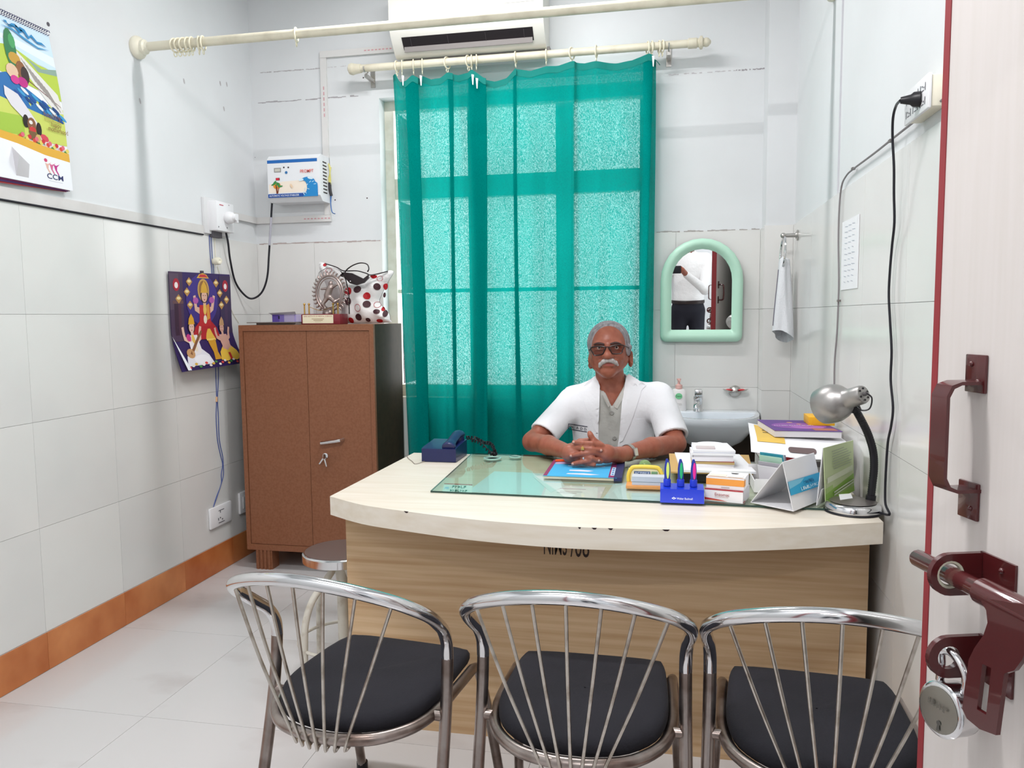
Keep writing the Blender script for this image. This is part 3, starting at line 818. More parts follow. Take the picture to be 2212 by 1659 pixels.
obj('cord', MB().tube(crv([P(465, 503), P(464, 520), P(465, 545), P(466, 556)], 4), .0018, 6), cream, pull)
c = onX(469, 564, XL + .03)
obj('body', MB().lathe([(.017, -.02), (.019, -.012), (.019, .012), (.015, .02), (.008, .021), (.0001, .016)], 16, frame(c, (0, 0, 1), (.35, .93, 0), (.93, -.35, 0))), cream, pull)
obj('tail', MB().tube(crv([P(470, 575), P(476, 595), P(490, 630), P(497, 660), P(505, 680), P(516, 697)], 5), .0016, 6), cream, pull)

# ---- two socket plates low on the left wall
p0, p1 = onX(448, 1104, XL), onX(498, 1122, XL)
sp = thing('socket_plate', 'white socket plate low on the left wall with blue wire entering it', 'socket', (XL, 3.5, .235))
obj('plate', MB().box(XL, XL + .014, 3.402, 3.596, .236, .342, .006), whitepl, sp)
decal('socket_marks', sp, plane((XL + .0142, 3.402, .236), (0, .194, 0), (0, 0, .106)), [('#3d3a44', rect(.36, .74, .62, .77)), ('#3d3a44', rect(.33, .30, .36, .42)), ('#3d3a44', ell(.43, .40, .022, .04, 8)), ('#3d3a44', ell(.52, .30, .022, .04, 8)), ('#3d3a44', rect(.34, .16, .62, .19)), ('#3d3a44', rect(.42, .64, .45, .74))])
sp2 = thing('socket_plate', 'white switch plate half hidden behind the brown cabinet', 'socket', (XL, 3.75, .24))
obj('plate', MB().box(XL, XL + .014, 3.675, 3.84, .245, .36, .006), whitepl, sp2)
obj('rocker', MB().box(XL + .013, XL + .019, 3.70, 3.82, .27, .335, .003), mat('rocker grey', '#d5d5d8', .35), sp2)
# ================================================================== PICTURES ON THE LEFT WALL
# ---- devotional poster: purple sheet whose lower edge curls off the wall
py0, py1, pz0, pz1 = 3.162, 3.668, 1.045, 1.503
def psurf(u, v, h):
    lift = .012 + max(0, .42 - v) ** 1.5 * .15 * (1.1 - .3 * abs(u - .5))
    yy = py0 + (py1 - py0) * u + max(0, .35 - v) * (.03 + .10 * u)
    return np.array([XL + lift + h, yy, pz0 + (pz1 - pz0) * v + .01 * (u - .5)])
po = thing('poster', 'purple devotional poster of three seated figures curling off the left wall', 'poster', (XL, 3.42, 1.04))
mb = MB().grid([[psurf(u, v, 0) for u in np.linspace(0, 1, 13)] for v in np.linspace(0, 1, 17)]).grid([[psurf(u, v, -.0012) for u in np.linspace(1, 0, 13)] for v in np.linspace(0, 1, 17)])
obj('sheet', mb, ink('#33205c'), po, sharp=180, recalc=False)
it = [('#4a3550', rect(0, .30, .2, 1)), ('#58465a', rect(.0, .62, .14, .98)), ('#3a2a50', rect(.80, .35, 1, .98)), ('#3f2f86', ell(.5, .72, .26, .27, 20)), ('#2c1c58', rect(.0, .0, 1.0, .16)),
      ('#3b2238', rect(.06, .36, .12, .70)), ('#523046', rect(.12, .36, .16, .70)), ('#463054', rect(.88, .40, .93, .72)), ('#6a4a4e', rect(.04, .68, .2, .71))]
for cx, cy in ((.30, .905), (.26, .80), (.13, .73), (.30, .665), (.74, .90), (.80, .79), (.915, .72), (.82, .66)):
    it += [('#b98a4a', [(cx, cy + .045), (cx + .05, cy), (cx, cy - .05), (cx - .05, cy)]), ('#ecd9a0', ell(cx, cy + .005, .03, .016, 8))]
for cx in (.10, .90):
    it += [('#a81f35', ell(cx, .87, .05, .065, 14)), ('#f0e4e4', ell(cx, .865, .027, .032, 10))]
it += [('#d8b04a', [(.42, .945), (.62, .945), (.58, .985), (.52, 1.0), (.46, .985)]), ('#c8323c', [(.45, .955), (.60, .955), (.56, .985), (.48, .985)]),
       ('#c9a25a', ell(.52, .82, .095, .12, 20)), ('#9a6c3a', ell(.52, .82, .075, .10, 18))]
def seated(cx, cy, s, robe, robe2, skin, crown, extra=None):
    o = [(skin, [(cx - .05 * s, cy + .02 * s), (cx - .17 * s, cy + .08 * s), (cx - .19 * s, cy + .24 * s), (cx - .15 * s, cy + .25 * s), (cx - .13 * s, cy + .12 * s), (cx, cy + .1 * s)]),
         (skin, [(cx + .05 * s, cy + .02 * s), (cx + .15 * s, cy + .08 * s), (cx + .19 * s, cy + .24 * s), (cx + .15 * s, cy + .25 * s), (cx + .11 * s, cy + .12 * s), (cx, cy + .1 * s)]),
         (robe2, [(cx - .24 * s, cy - .24 * s), (cx + .24 * s, cy - .24 * s), (cx + .2 * s, cy - .12 * s), (cx + .1 * s, cy - .04 * s), (cx - .1 * s, cy - .04 * s), (cx - .2 * s, cy - .12 * s)]),
         (robe, [(cx - .1 * s, cy - .1 * s), (cx + .1 * s, cy - .1 * s), (cx + .09 * s, cy + .14 * s), (cx - .09 * s, cy + .14 * s)]),
         (skin, rect(cx - .025 * s, cy + .12 * s, cx + .025 * s, cy + .2 * s)), ('#2a1820', ell(cx, cy + .24 * s, .068 * s, .08 * s, 14)), (skin, ell(cx, cy + .235 * s, .05 * s, .065 * s, 14)),
         (crown, [(cx - .06 * s, cy + .275 * s), (cx + .06 * s, cy + .275 * s), (cx + .045 * s, cy + .35 * s), (cx, cy + .41 * s), (cx - .045 * s, cy + .35 * s)]),
         ('#5b2a28', ell(cx - .018 * s, cy + .245 * s, .009 * s, .005 * s, 6)), ('#5b2a28', ell(cx + .018 * s, cy + .245 * s, .009 * s, .005 * s, 6)), ('#b03a3a', ell(cx, cy + .2 * s, .014 * s, .006 * s, 6)),
         ('#e7c060', ell(cx, cy + .09 * s, .03 * s, .06 * s, 10)), ('#efe2cc', ell(cx, cy - .02 * s, .03 * s, .05 * s, 10))]
    return o
it += seated(.53, .53, .95, '#c02a30', '#b3222c', '#e2b6a0', '#d9a93c')
it += [('#dd9a3c', [(.56, .50), (.61, .52), (.60, .68), (.56, .66)]), ('#b35aa8', ell(.385, .71, .045, .035, 10)), ('#b35aa8', ell(.65, .715, .045, .035, 10)),
       ('#e6b94a', [(.50, .30), (.66, .30), (.63, .36), (.60, .41), (.56, .41), (.53, .36)]), ('#d39a30', [(.53, .08), (.64, .08), (.62, .16), (.64, .24), (.65, .30), (.52, .30), (.53, .24), (.55, .16)]), ('#f0d070', rect(.51, .285, .66, .305))]
it += seated(.30, .24, .82, '#efe8ea', '#e8e6ee', '#e8bfae', '#e3a92e')
it += [('#c83a84', ell(.235, .33, .035, .04, 10)), ('#8a5a3a', [(.18, .16), (.21, .14), (.46, .38), (.44, .40)]), ('#c9996a', ell(.20, .17, .06, .05, 12)), ('#f4f2f8', ell(.34, .10, .12, .05, 12))]
it += seated(.80, .24, .72, '#dba09a', '#edc24a', '#dba898', '#c79a70')
it += [('#dba898', ell(.80, .26, .075, .085, 14)), ('#edc24a', ell(.72, .11, .08, .06, 12)), ('#edc24a', ell(.88, .11, .08, .06, 12)), ('#c33', rect(.78, .06, .82, .14))]
for k in range(16):
    it.append((['#d94c4c', '#e8e2da', '#e0b040', '#4a8a4a', '#f0e9e4'][k % 5], ell(.12 + .05 * k, .03 + .015 * (k % 3), .022, .013, 8)))
it = [(c if len(c) == 7 else '#cc3333', q) for c, q in it]
decal('picture', po, psurf, it, h0=.0012, dh=.00004, sub=.09)
fold = [psurf(0, .36, .001), psurf(.0, .0, .001), psurf(.10, .0, .004)]
obj('curled_corner', MB().add([fold[0], fold[1] + (.012, .03, .005), fold[2] + (.01, .0, .004)], [(0, 1, 2)]), ink('#eef0f4'), po, recalc=False)
obj('clip', MB().box(XL, XL + .008, 3.425, 3.445, 1.495, 1.515), mat('dark clip', '#4b4450', .5), po)

# ---- wall calendar
cy0, cy1, cz0, cz1 = 2.19, 2.535, 1.765, 2.318
def csurf(u, v, h):
    lift = .008 + .018 * math.sin(min(1, max(0, (1 - v))) * 3.0) + .03 * max(0, .25 - v)
    return np.array([XL + lift + h, cy0 + (cy1 - cy0) * u + .06 * (1 - v) * u, cz0 + (cz1 - cz0) * v + .003 * (u - .5)])
ca = thing('wall_calendar', 'large spiral-bound picture calendar hanging high on the left wall', 'calendar', (XL, 2.3, cz0))
def sheet(surf, h, u0=0, u1=1, v0=0, v1=1):
    mb = MB().grid([[surf(u, v, h) for u in np.linspace(u0, u1, 11)] for v in np.linspace(v0, v1, 15)])
    return mb.grid([[surf(u, v, h - .001) for u in np.linspace(u1, u0, 11)] for v in np.linspace(v0, v1, 15)])
obj('page', sheet(csurf, 0), ink('#f3f5fa'), ca, sharp=180, recalc=False)
for k, c in enumerate(('#8e2d66', '#5a3a78', '#a8343c')):
    obj('rear_page', sheet(lambda u, v, h: csurf(u * .985 - .012 * k, v, h) + np.array([-.003 * (k + 1), 0, -.007 * (k + 1) * (1 - .7 * u)]), 0), ink(c), ca, sharp=180, recalc=False)
it = [('#cfe6f6', [(0, .80), (1, .72), (1, .985), (0, .985)]), ('#e6f0f8', [(0, .86), (.6, .80), (1, .76), (1, .83), (.5, .86)]), ('#b9cf4a', [(0, .74), (.45, .80), (.75, .735), (1, .72), (1, .52), (0, .62)]), ('#8ea89a', [(.62, .755), (.80, .71), (1, .745), (1, .70), (.75, .68)]),
      ('#cfd96a', [(0, .16), (1, .20), (1, .46), (0, .50)]), ('#a8c84a', [(0, .16), (.5, .20), (.5, .33), (0, .30)]), ('#2a6fb0', [(0, .50), (.35, .60), (1, .40), (.95, .36), (.6, .39), (0, .44)]),
      ('#e4e2de', [(.50, .78), (.58, .745), (.96, .56), (1.0, .43), (.90, .42), (.62, .62), (.48, .70)]), ('#7a4a4e', [(.60, .60), (.97, .48), (.985, .47), (.62, .585)])]
for k in range(10):
    it.append(('#a29a96', [(.55 + .03 * k, .735 - .018 * k), (.56 + .03 * k, .735 - .018 * k), (.70 + .03 * k, .60 - .018 * k), (.69 + .03 * k, .60 - .018 * k)]))
for k in range(14):
    it.append((['#1d4f9a', '#3f9ad0', '#e8ecf0', '#164080'][k % 4], ell(.46 + .04 * k, .475 - .008 * k + .025 * (k % 3), .05, .013, 8, -.4)))
it += [('#2f7a4c', ell(.44, .78, .07, .13, 14)), ('#48a060', ell(.47, .83, .04, .05, 10)), ('#c79a3a', ell(.47, .715, .07, .04, 12)), ('#8c5a36', ell(.53, .65, .06, .06, 12)), ('#3a2a28', ell(.57, .62, .05, .06, 12)), ('#e4c2a4', ell(.42, .62, .07, .05, 12)), ('#c02a86', ell(.53, .565, .06, .035, 12)), ('#d33a90', ell(.44, .565, .05, .03, 12)),
       ('#e2dfe6', [(.30, .50), (.45, .47), (.66, .30), (.60, .26), (.36, .38), (.30, .44)]), ('#2a1d1c', ell(.655, .30, .035, .045, 12)), ('#8a5a3c', ell(.72, .285, .05, .05, 12)), ('#2a1d1c', ell(.80, .265, .032, .05, 12)), ('#e8e4e0', ell(.71, .30, .022, .014, 10)), ('#cf3a3a', ell(.725, .25, .04, .022, 12)), ('#7a5a3a', [(.68, .24), (.76, .24), (.80, .16), (.72, .16)]), ('#d2b06a', ell(.79, .20, .04, .03, 10)), ('#e8e4e0', ell(.875, .19, .07, .025, 12, -.4)), ('#d64a5a', ell(.86, .215, .05, .025, 8, -.2))]
for k in range(22):
    it.append((['#d8483a', '#e06a80', '#3f8a3c', '#e8d46a', '#cc2f3a', '#e2c2b0'][k % 6], ell(.44 + .026 * k, .185 + .02 * math.sin(k * 2.1) - .004 * k * .3, .022, .016, 8)))
it += [('#e5b040', [(0, .19), (.4, .175), (.7, .145), (1, .135), (1, .085), (.7, .095), (.4, .125), (0, .15)]), ('#f3f5fa', [(0, .15), (.4, .125), (.7, .095), (1, .085), (1, 0), (0, 0)]),
       ('#1f86bf', [(.40, .955), (.44, .96), (.46, .93), (.50, .955), (.54, .96), (.56, .92), (.60, .955), (.66, .95), (.70, .91), (.74, .935), (.80, .90), (.86, .905), (.92, .885), (.86, .89), (.80, .885), (.73, .915), (.69, .89), (.64, .93), (.58, .905), (.54, .94), (.48, .925), (.44, .94)]),
       ('#2f93c8', [(.36, .915), (.5, .92), (.66, .885), (.8, .86), (.95, .87), (.8, .85), (.65, .872), (.5, .908)]),
       ('#8a5a34', 'healthy', .70, .362, .20, .048), ('#a8874a', 'breastfeeding', .70, .345, .20, .02), ('#8a5a34', 'happy', .78, .312, .12, .035), ('#8a5a34', 'motherhood', .74, .285, .23, .03),
       ('#d04a72', ell(.71, .077, .016, .010, 10)), ('#e4b8a8', [(.705, .06), (.73, .062), (.722, .045), (.74, .028), (.728, .026), (.71, .044)]), ('#d56a94', [(.75, .06), (.775, .062), (.767, .045), (.787, .026), (.773, .025), (.755, .044)]), ('#c0348a', [(.795, .062), (.82, .064), (.812, .045), (.835, .025), (.818, .024), (.80, .044)]),
       ('#2f3468', 'CCM', .70, .004 + .006, .15, .02, .005)]
def vm(v): return .245 + (v - .15) * (.755 / .85)
DOG = ('#2a1d1c', '#8a5a3c', '#7a5a3a', '#d2b06a')
out_ = []; 
for q in it:
    if q[0] in ('#e5b040', '#f3f5fa') or (isinstance(q[1], str) and q[1] == 'CCM') or (not isinstance(q[1], str) and max(p[1] for p in q[1]) < .09): continue
    if isinstance(q[1], str): out_.append((q[0], q[1], q[2] + .03, vm(q[3]) - .005, q[4] * 1.05, q[5]))
    else:
        cu_ = sum(p[0] for p in q[1]) / len(q[1]); cv_ = sum(p[1] for p in q[1]) / len(q[1])
        du = -.14 if (.62 < cu_ < .9 and .14 < cv_ < .31 and q[0] in DOG + ('#e8e4e0', '#cf3a3a', '#d64a5a')) else 0
        out_.append((q[0], [(p[0] + du, vm(p[1])) for p in q[1]]))
out_ += [('#e5b040', [(0, .29), (.4, .275), (.7, .25), (1, .24), (1, .185), (.7, .195), (.4, .225), (0, .245)]), ('#f3f5fa', [(0, .245), (.4, .225), (.7, .195), (1, .185), (1, 0), (0, 0)]), ('#d04a72', ell(.70, .163, .02, .012, 12))]
for u_, c_ in ((.70, '#e4b8a8'), (.75, '#d56a94'), (.80, '#c0348a')):
    out_.append((c_, [(u_ - .01, .146), (u_ + .02, .142), (u_ + .065, .156), (u_ + .03, .134), (u_ + .025, .112), (u_ + .05, .085), (u_ + .035, .084), (u_ + .005, .112)]))
out_ += [('#2f3468', 'CCM', .70, .05, .19, .034, .012), ('#b9bccc', rect(.72, .036, .88, .038))]
decal('picture', ca, csurf, out_, h0=.0008, dh=.00006, sub=.1)
mb = MB()
for k in range(34):
    y = cy0 + (cy1 - cy0) * (k + .5) / 34
    mb.tube([(XL + .012 + .008 * math.cos(t), y, cz1 + .002 + .009 * math.sin(t)) for t in np.linspace(0, 5.5, 7)], .0013, 5)
obj('spiral', mb, mat('spiral wire', '#3e3f66', .4), ca)
q0, q1, q2, q3 = csurf(.33, .20, .004), csurf(.52, .11, .004), csurf(.50, .02, .004), csurf(.36, .02, .004)
obj('curled_corner', MB().add([q0, q1, q2, q3, q0 + (.03, .0, -.03)], [(0, 4, 1), (4, 2, 1), (4, 3, 2), (0, 3, 4)]), ink('#d5d3d6'), ca)

# ================================================================== RIGHT WALL
# ---- switchboard
yn = onX(2040, 195, XR)[1]; xf = onY(2003.5, 200, yn)[0]
yf = onX(1954, 250, xf)[1]
zb = onX(2003, 229, xf)[2]; zt = onX(2005, 160, xf)[2]
swb = thing('switchboard', 'cream switchboard box high on the right wall with black plug in it', 'switchboard', (XR, (yn + yf) / 2, zb))
obj('box', MB().box(xf + .008, XR + TT, yn, yf, zb, zt, .003), cream, swb)
obj('plate', MB().box(xf, xf + .008, yn - .004, yf + .004, zb - .004, zt + .004, .003), mat('plate ivory', '#e8e8ea', .35), swb)
it = []
for r_ in range(2):
    for c_ in range(3):
        u, v = .08 + .31 * c_, .12 + .45 * r_
        it += [('#4a4650', rect(u, v, u + .02, v + .25)), ('#4a4650', rect(u + .2, v, u + .22, v + .25)), ('#6a6670', rect(u + .06, v + .02, u + .16, v + .05)), ('#4a4650', ell(u + .08, v + .18, .018, .03, 8)), ('#4a4650', ell(u + .15, v + .12, .018, .03, 8))]
decal('switch_marks', swb, plane((xf - .0002, yf, zb), (0, yn - yf, 0), (0, 0, zt - zb)), it, dh=0)
pl = onX(1988, 214, xf)
lc = thing('lamp_cord', 'black cord with plug hanging down the right wall to the desk lamp', 'power cord', (XR - .02, 2.2, .745))
tip = onY(1945, 217, pl[1] + .01)
obj('plug', MB().tube([pl, pl + (tip - pl) * .35, pl + (tip - pl) * .5, tip], [.017, .016, .011, .007], 10), blackpl, lc)
pth = [(1945, 216), (1936, 228), (1929, 255), (1928, 300), (1931, 360), (1931, 420), (1932, 480), (1927, 530), (1922, 590), (1920, 640), (1923, 700), (1926, 760), (1924, 820), (1929, 880), (1925, 920), (1918, 955), (1914, 1010), (1912, 1060), (1913, 1090), (1921, 1112), (1908, 1108), (1895, 1098)]
cp = [tip] + [onX(x, y, XR - .012 - .03 * max(0, 1 - i / 6)) for i, (x, y) in enumerate(pth[1:-2])]
cp += [np.array([.558, 2.20, ZD + .006]), np.array([.545, 2.24, ZD + .007])]
obj('cord', MB().tube(crv(cp, 5), .0032, 7), blackcord, lc)
# ---- thin clipped cable
Q = lambda x, y, o=.006: onX(x, y, XR - o)
tcb = thing('clipped_cable', 'thin grey cable clipped along the right wall from the switchboard', 'cable', (XR, 2.6, 1.03))
gcm = mat('grey cable', '#8d888a', .6)
obj('cable', MB().tube(crv([Q(2046, 208), Q(2000, 243), Q(1940, 290), Q(1890, 330), Q(1842, 366), Q(1828, 380), Q(1818, 402), Q(1813, 450), Q(1811, 520), Q(1812, 600), Q(1811, 650), Q(1808, 720), Q(1803, 780), Q(1802, 835), Q(1801, 850)], 5), .0030, 6), gcm, tcb)
for x, y in ((1842, 365), (1923, 305), (1811, 650)):
    q = Q(x, y); obj('clip', MB().box(q[0] - .004, XR, q[1] - .012, q[1] + .006, q[2] - .003, q[2] + .004), mat('clip grey', '#77706e', .6), tcb)
# ---- shadow line of a plaster edge, put into a thin grey strip
yq = onX(1812, 250, XR)[1]
obj('trim_3', MB().box(XR + .001, XR + TT + .001, yq - .004, yq + .004, ZT, ZC), mat('plaster edge shadow', '#cfcfd4', .7), kind='structure')
# ---- notice
nt0, nt1 = 2.553, 2.783
no = thing('paper_notice', 'narrow white handwritten notice taped to the right wall tiles', 'notice', (XR, 2.67, 1.35))
obj('sheet', MB().box(XR - .0025, XR - .0008, nt0, nt1, 1.356, 1.58), paper, no)
it = []
for k in range(11):
    v = .92 - k * .08; w = random.uniform(.25, .5)
    for j in range(3):
        it.append(('#a9adbd', [(.2 + .22 * j, v), (.2 + .22 * j + w * .4, v - .012), (.2 + .22 * j + w * .4, v - .018), (.2 + .22 * j, v - .006)]))
decal('handwriting', no, plane((XR - .003, nt1, 1.356), (0, nt0 - nt1, 0), (0, 0, .224)), it, dh=0)

# ---- towel ring and towel
fl = onX(1724, 508, XR); ty_, tz_ = fl[1], fl[2]
tr = thing('towel_ring', 'chrome towel ring on the right wall beside the mirror', 'towel ring', (XR, ty_, tz_ - .1))
ax = onY(1692, 505, ty_)[0]
obj('flange', MB().lathe([(.024, 0), (.024, .006), (.015, .008), (.013, .012)], 18, frame((XR, ty_, tz_), (0, 1, 0), (0, 0, -1), (-1, 0, 0))), steel, tr)
obj('arm', MB().tube([(XR - .01, ty_, tz_), (ax, ty_, tz_)], [.0095, .0085], 12).ball((ax, ty_, tz_), .0125), steel, tr)
obj('ring', MB().tube([(ax + .004 * math.cos(t), ty_ + .072 * math.sin(t), tz_ - .078 + .072 * math.cos(t)) for t in np.linspace(0, 2 * math.pi, 30, endpoint=False)], .0052, 8, closed=True), chrome, tr)
tw = []
zt_ = tz_ - .142
for i in range(15):
    v = i / 14; row = []
    for k in range(28):
        a = 2 * math.pi * k / 28
        wy = .030 + .042 * v ** .7; wx = .020 + .020 * v
        fold = 1 + .22 * math.cos(3 * a + 2 * v) + .10 * math.cos(5 * a + 1)
        row.append((ax + .004 + wx * math.cos(a) * fold, ty_ + wy * math.sin(a) * fold - .012 * v, zt_ + .035 - (.345 + .03 * math.sin(a + .7)) * v))
    tw.append(row)
cl = mat('white towelling', '#e4e6ea', .95, bump=(160, .5, .004))
tow = thing('hand_towel', 'white hand towel hanging folded through the chrome ring', 'towel', (ax, ty_, zt_ - .36))
obj('cloth', MB().grid(tw, closed=True).add([(ax, ty_, zt_ + .05)] + tw[0], [(0, 1 + (k + 1) % 28, 1 + k) for k in range(28)]), cl, tow, sharp=180)
mb = MB().tube([(p[0] - .002, p[1], p[2]) for p in [tw[i][16] for i in range(2, 14)]], .0018, 5)
obj('stripe', mb, mat('grey stripe', '#6d6878', .9), tow)
# ================================================================== MIRROR, BASIN
mint = mat('mint plastic', '#bfe8d2', .3)
mr_ = thing('wall_mirror', 'arched wall mirror in a mint green plastic frame', 'mirror', (.17, YB, 1.144))
def arch(x0, x1, z0, z1, n=14, r=.03, zs=None):
    cx = (x0 + x1) / 2; a = (x1 - x0) / 2; zs = z1 - a * 1.02 if zs is None else zs
    o = []
    for c, st in (((x0 + r, z0 + r), 180), ((x1 - r, z0 + r), 270)):
        for i in range(5):
            t = math.radians(st + 22.5 * i); o.append((c[0] + r * math.cos(t), c[1] + r * math.sin(t)))
    for i in range(n + 1):
        t = math.pi * i / n; o.append((cx + a * math.cos(t), zs + (z1 - zs) * math.sin(t)))
    return o
zsp = 1.445
outer = arch(-.027, .368, 1.144, 1.649, zs=zsp, r=.03); inner = arch(.028, .315, 1.205, 1.597, zs=zsp, r=.004)
prof = [(0, .0), (0, .020), (.12, .031), (.35, .036), (.62, .034), (.80, .024), (.92, .018), (1.0, .012)]
tilt, yawm = math.radians(3.2), math.radians(.5)
def msurf(x, z, h):      # the mirror leans forward from its lower edge and is turned a little
    return (x + 0, YB - .004 - h - (z - 1.144) * math.tan(tilt) - (x + .027) * math.tan(yawm), z)
rows = []
for t, h in prof:
    rows.append([msurf(o[0] + (i[0] - o[0]) * t, o[1] + (i[1] - o[1]) * t, h) for o, i in zip(outer, inner)])
obj('frame', MB().grid(rows, closed=True), mint, mr_, sharp=60)
gl = [msurf(*q, .013) for q in arch(.024, .319, 1.201, 1.601, zs=zsp, r=.004)]
obj('glass', MB().add(gl, [tuple(range(len(gl)))]), mat('silvered glass', '#f2f4f4', .0, 1.0), mr_, recalc=False, sharp=180)
bk = [msurf(*q, .001) for q in arch(-.02, .361, 1.15, 1.642, zs=zsp, r=.03)]
obj('back_board', MB().add(bk, [tuple(range(len(bk)))]), mat('board brown', '#6b5a48', .8), mr_, recalc=False)

ceramic = mat('white ceramic', '#e2e8ee', .12, coat=.5)
zr = .802; scx = .222
def dplan(t, w, d):      # D-shaped plan, flat side on the wall
    a = math.pi * t
    c, s = math.cos(a), math.sin(a)
    return (scx + w * math.copysign(abs(c) ** .72, c), YB - .001 - d * abs(s) ** .62)
def dring(w, d, z, n=28): return [(p[0], min(p[1], YB - (.034 if z < .70 else .001)), z) for p in [dplan(i / n, w, d) for i in range(n + 1)]]
sk = thing('washbasin', 'white ceramic wall washbasin below the mint mirror', 'washbasin', (scx, YB, .6))
rows = [dring(.06, .12, .628), dring(.11, .21, .642), dring(.155, .29, .676), dring(.193, .345, .727), dring(.224, .378, .765), dring(.226, .385, .785), dring(.224, .382, zr), dring(.206, .36, zr + .002), dring(.19, .34, zr - .012), dring(.16, .28, zr - .07), dring(.10, .2, zr - .11)]
n_ = len(rows[0]) - 1
mb = MB().grid(rows).add(rows[0], [tuple(range(n_ + 1))]).add(rows[-1], [tuple(range(n_, -1, -1))])
for i in range(len(rows) - 1): pass
obj('bowl', mb, ceramic, sk, sharp=60)
obj('tap_ledge', MB().box(scx - .216, scx + .216, YB - .115, YB, zr - .05, zr + .004, .008), ceramic, sk)
obj('waste_pipe', MB().tube(crv([(scx, YB - .13, .63), (scx, YB - .13, .50), (scx, YB - .10, .45), (scx, YB - .032, .44)], 5), .02, 12), whitepl, sk)
# tap
tp = thing('basin_tap', 'chrome mixer tap standing on the washbasin', 'tap', (.16, 3.89, zr))
txx = .160
obj('body', MB().lathe([(.025, 0), (.023, .01), (.021, .015), (.021, .055), (.023, .06), (.023, .075)], 18, Matrix.Translation((txx, 3.89, zr + .003))), chrome, tp)
obj('spout', MB().tube(crv([(txx, 3.885, zr + .045), (txx - .008, 3.84, zr + .05), (txx - .014, 3.79, zr + .042), (txx - .015, 3.78, zr + .03)], 4), [.014] * 8 + [.012] * 5, 10), chrome, tp)
obj('lever', MB().box(txx - .019, txx + .019, 3.85, 3.905, zr + .078, zr + .112, .006), chrome, tp)
# soap pump
sp_ = thing('soap_dispenser', 'white liquid soap bottle with pink pump on the washbasin', 'soap bottle', (.065, 3.9, zr))
sx = .066
obj('bottle', MB().lathe([(.034, 0), (.037, .004), (.037, .06), (.036, .095), (.030, .106), (.014, .112)], 24, Matrix.Translation((sx, 3.9, zr + .003)), sy=.62), mat('bottle white', '#f3efee', .35), sp_)
pink = mat('pink pump', '#eab9b2', .4)
pm = obj('pump', MB().lathe([(.017, .11), (.017, .128), (.010, .132), (.006, .134), (.006, .15), (.010, .152), (.010, .16), (.0001, .161)], 16, Matrix.Translation((sx, 3.9, zr + .003))), pink, sp_)
obj('nozzle', MB().tube([(sx, 3.9, zr + .157), (sx + .004, 3.87, zr + .153)], .005, 8), pink, pm)
decal('label', sp_, lambda u, v, h: (sx + u, 3.9 - .0245 - h, zr + v), [('#7fd09a', ell(0, .078, .017, .015, 18)), ('#2c7a4a', 'Dettol', -.013, .0725, .026, .010, .005), ('#c9c5c4', rect(-.012, .04, .014, .042)), ('#c9c5c4', rect(.0, .034, .016, .036))])
# soap dish
sd = thing('soap_holder', 'small chrome wall soap holder with red wings right of the tap', 'soap holder', (.34, YB, .88))
c = onY(1588, 846, YB - .02)
obj('disc', MB().lathe([(.028, 0), (.03, .006), (.026, .018), (.016, .026), (.0001, .028)], 20, frame((c[0], YB, c[2]), (1, 0, 0), (0, 0, 1), (0, -1, 0))), steel, sd)
for s, cm in ((-1, '#c8343e'), (1, '#c8343e')):
    w = MB().lathe([(.0001, -.004), (.02, -.003), (.03, .002), (.024, .003), (.0001, .001)], 16, Matrix.Translation((c[0] + s * .034, YB - .03, c[2] + .006)) @ Matrix.Rotation(-s * .22, 4, 'Y') @ Matrix.Diagonal((1, .8, 1, 1)))
    obj('wing', w, steel, sd)
    obj('soap', MB().ball((c[0] + s * .030, YB - .03, c[2] + .010), (.017, .012, .005)), mat('red soap', '#cf3a40', .4), sd)
# dark board beneath the basin
obj('wooden_board', MB().box(-.2, .445, YB - .03, YB - .006, .0, .69, .002), mat('dark brown board', '#4a3a2e', .6, noise=(6, '#3a2d24', .3, .7, (1, 1, 6), 4)), label='dark brown board standing against the wall below the washbasin', cat='board')

# ================================================================== CABINET AND WHAT STANDS ON IT
cabm = mat('brown cabinet paint', '#8f5d42', .45, noise=(90, '#845338', .35, .7, (1, 1, 1), 2), bump=(260, .1, .002))
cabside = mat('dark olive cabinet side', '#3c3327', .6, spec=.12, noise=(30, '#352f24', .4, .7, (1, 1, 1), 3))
kx0, kx1, ky0, ky1, kz0, kz1 = -2.10, -1.386, 3.548, 3.955, .10, 1.248
cb = thing('cabinet', 'brown two-door steel cabinet in the far left corner', 'cabinet', (-1.74, 3.75, 0))
mb = MB().box(kx0, kx1, ky0 + .02, ky1, kz0, kz1)
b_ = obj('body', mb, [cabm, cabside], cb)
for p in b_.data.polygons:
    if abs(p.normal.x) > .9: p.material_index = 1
fr = .022
obj('front_frame', MB().box(kx0, kx0 + fr, ky0, ky0 + .02, kz0, kz1).box(kx1 - fr, kx1, ky0, ky0 + .02, kz0, kz1)
    .box(kx0 + fr, kx1 - fr, ky0, ky0 + .02, kz1 - .03, kz1).box(kx0 + fr, kx1 - fr, ky0, ky0 + .02, kz0, kz0 + .03), cabm, cb)
xm = -1.737
g = .0022
d1 = obj('door', MB().box(kx0 + fr + g, xm - g / 2, ky0 + .004, ky0 + .02, kz0 + .03 + g, kz1 - .03 - g), cabm, cb)
d2 = obj('door', MB().box(xm + g / 2, kx1 - fr - g, ky0 + .004, ky0 + .02, kz0 + .03 + g, kz1 - .03 - g), cabm, cb)
h0, h1 = onY(695, 956, ky0), onY(741, 950, ky0)
obj('handle', MB().tube([h0 + (0, .004, 0), h0 + (.006, -.02, 0), h1 + (-.006, -.02, 0), h1 + (0, .004, 0)], .009, 10), chrome, d2)
k_ = onY(703, 988, ky0)
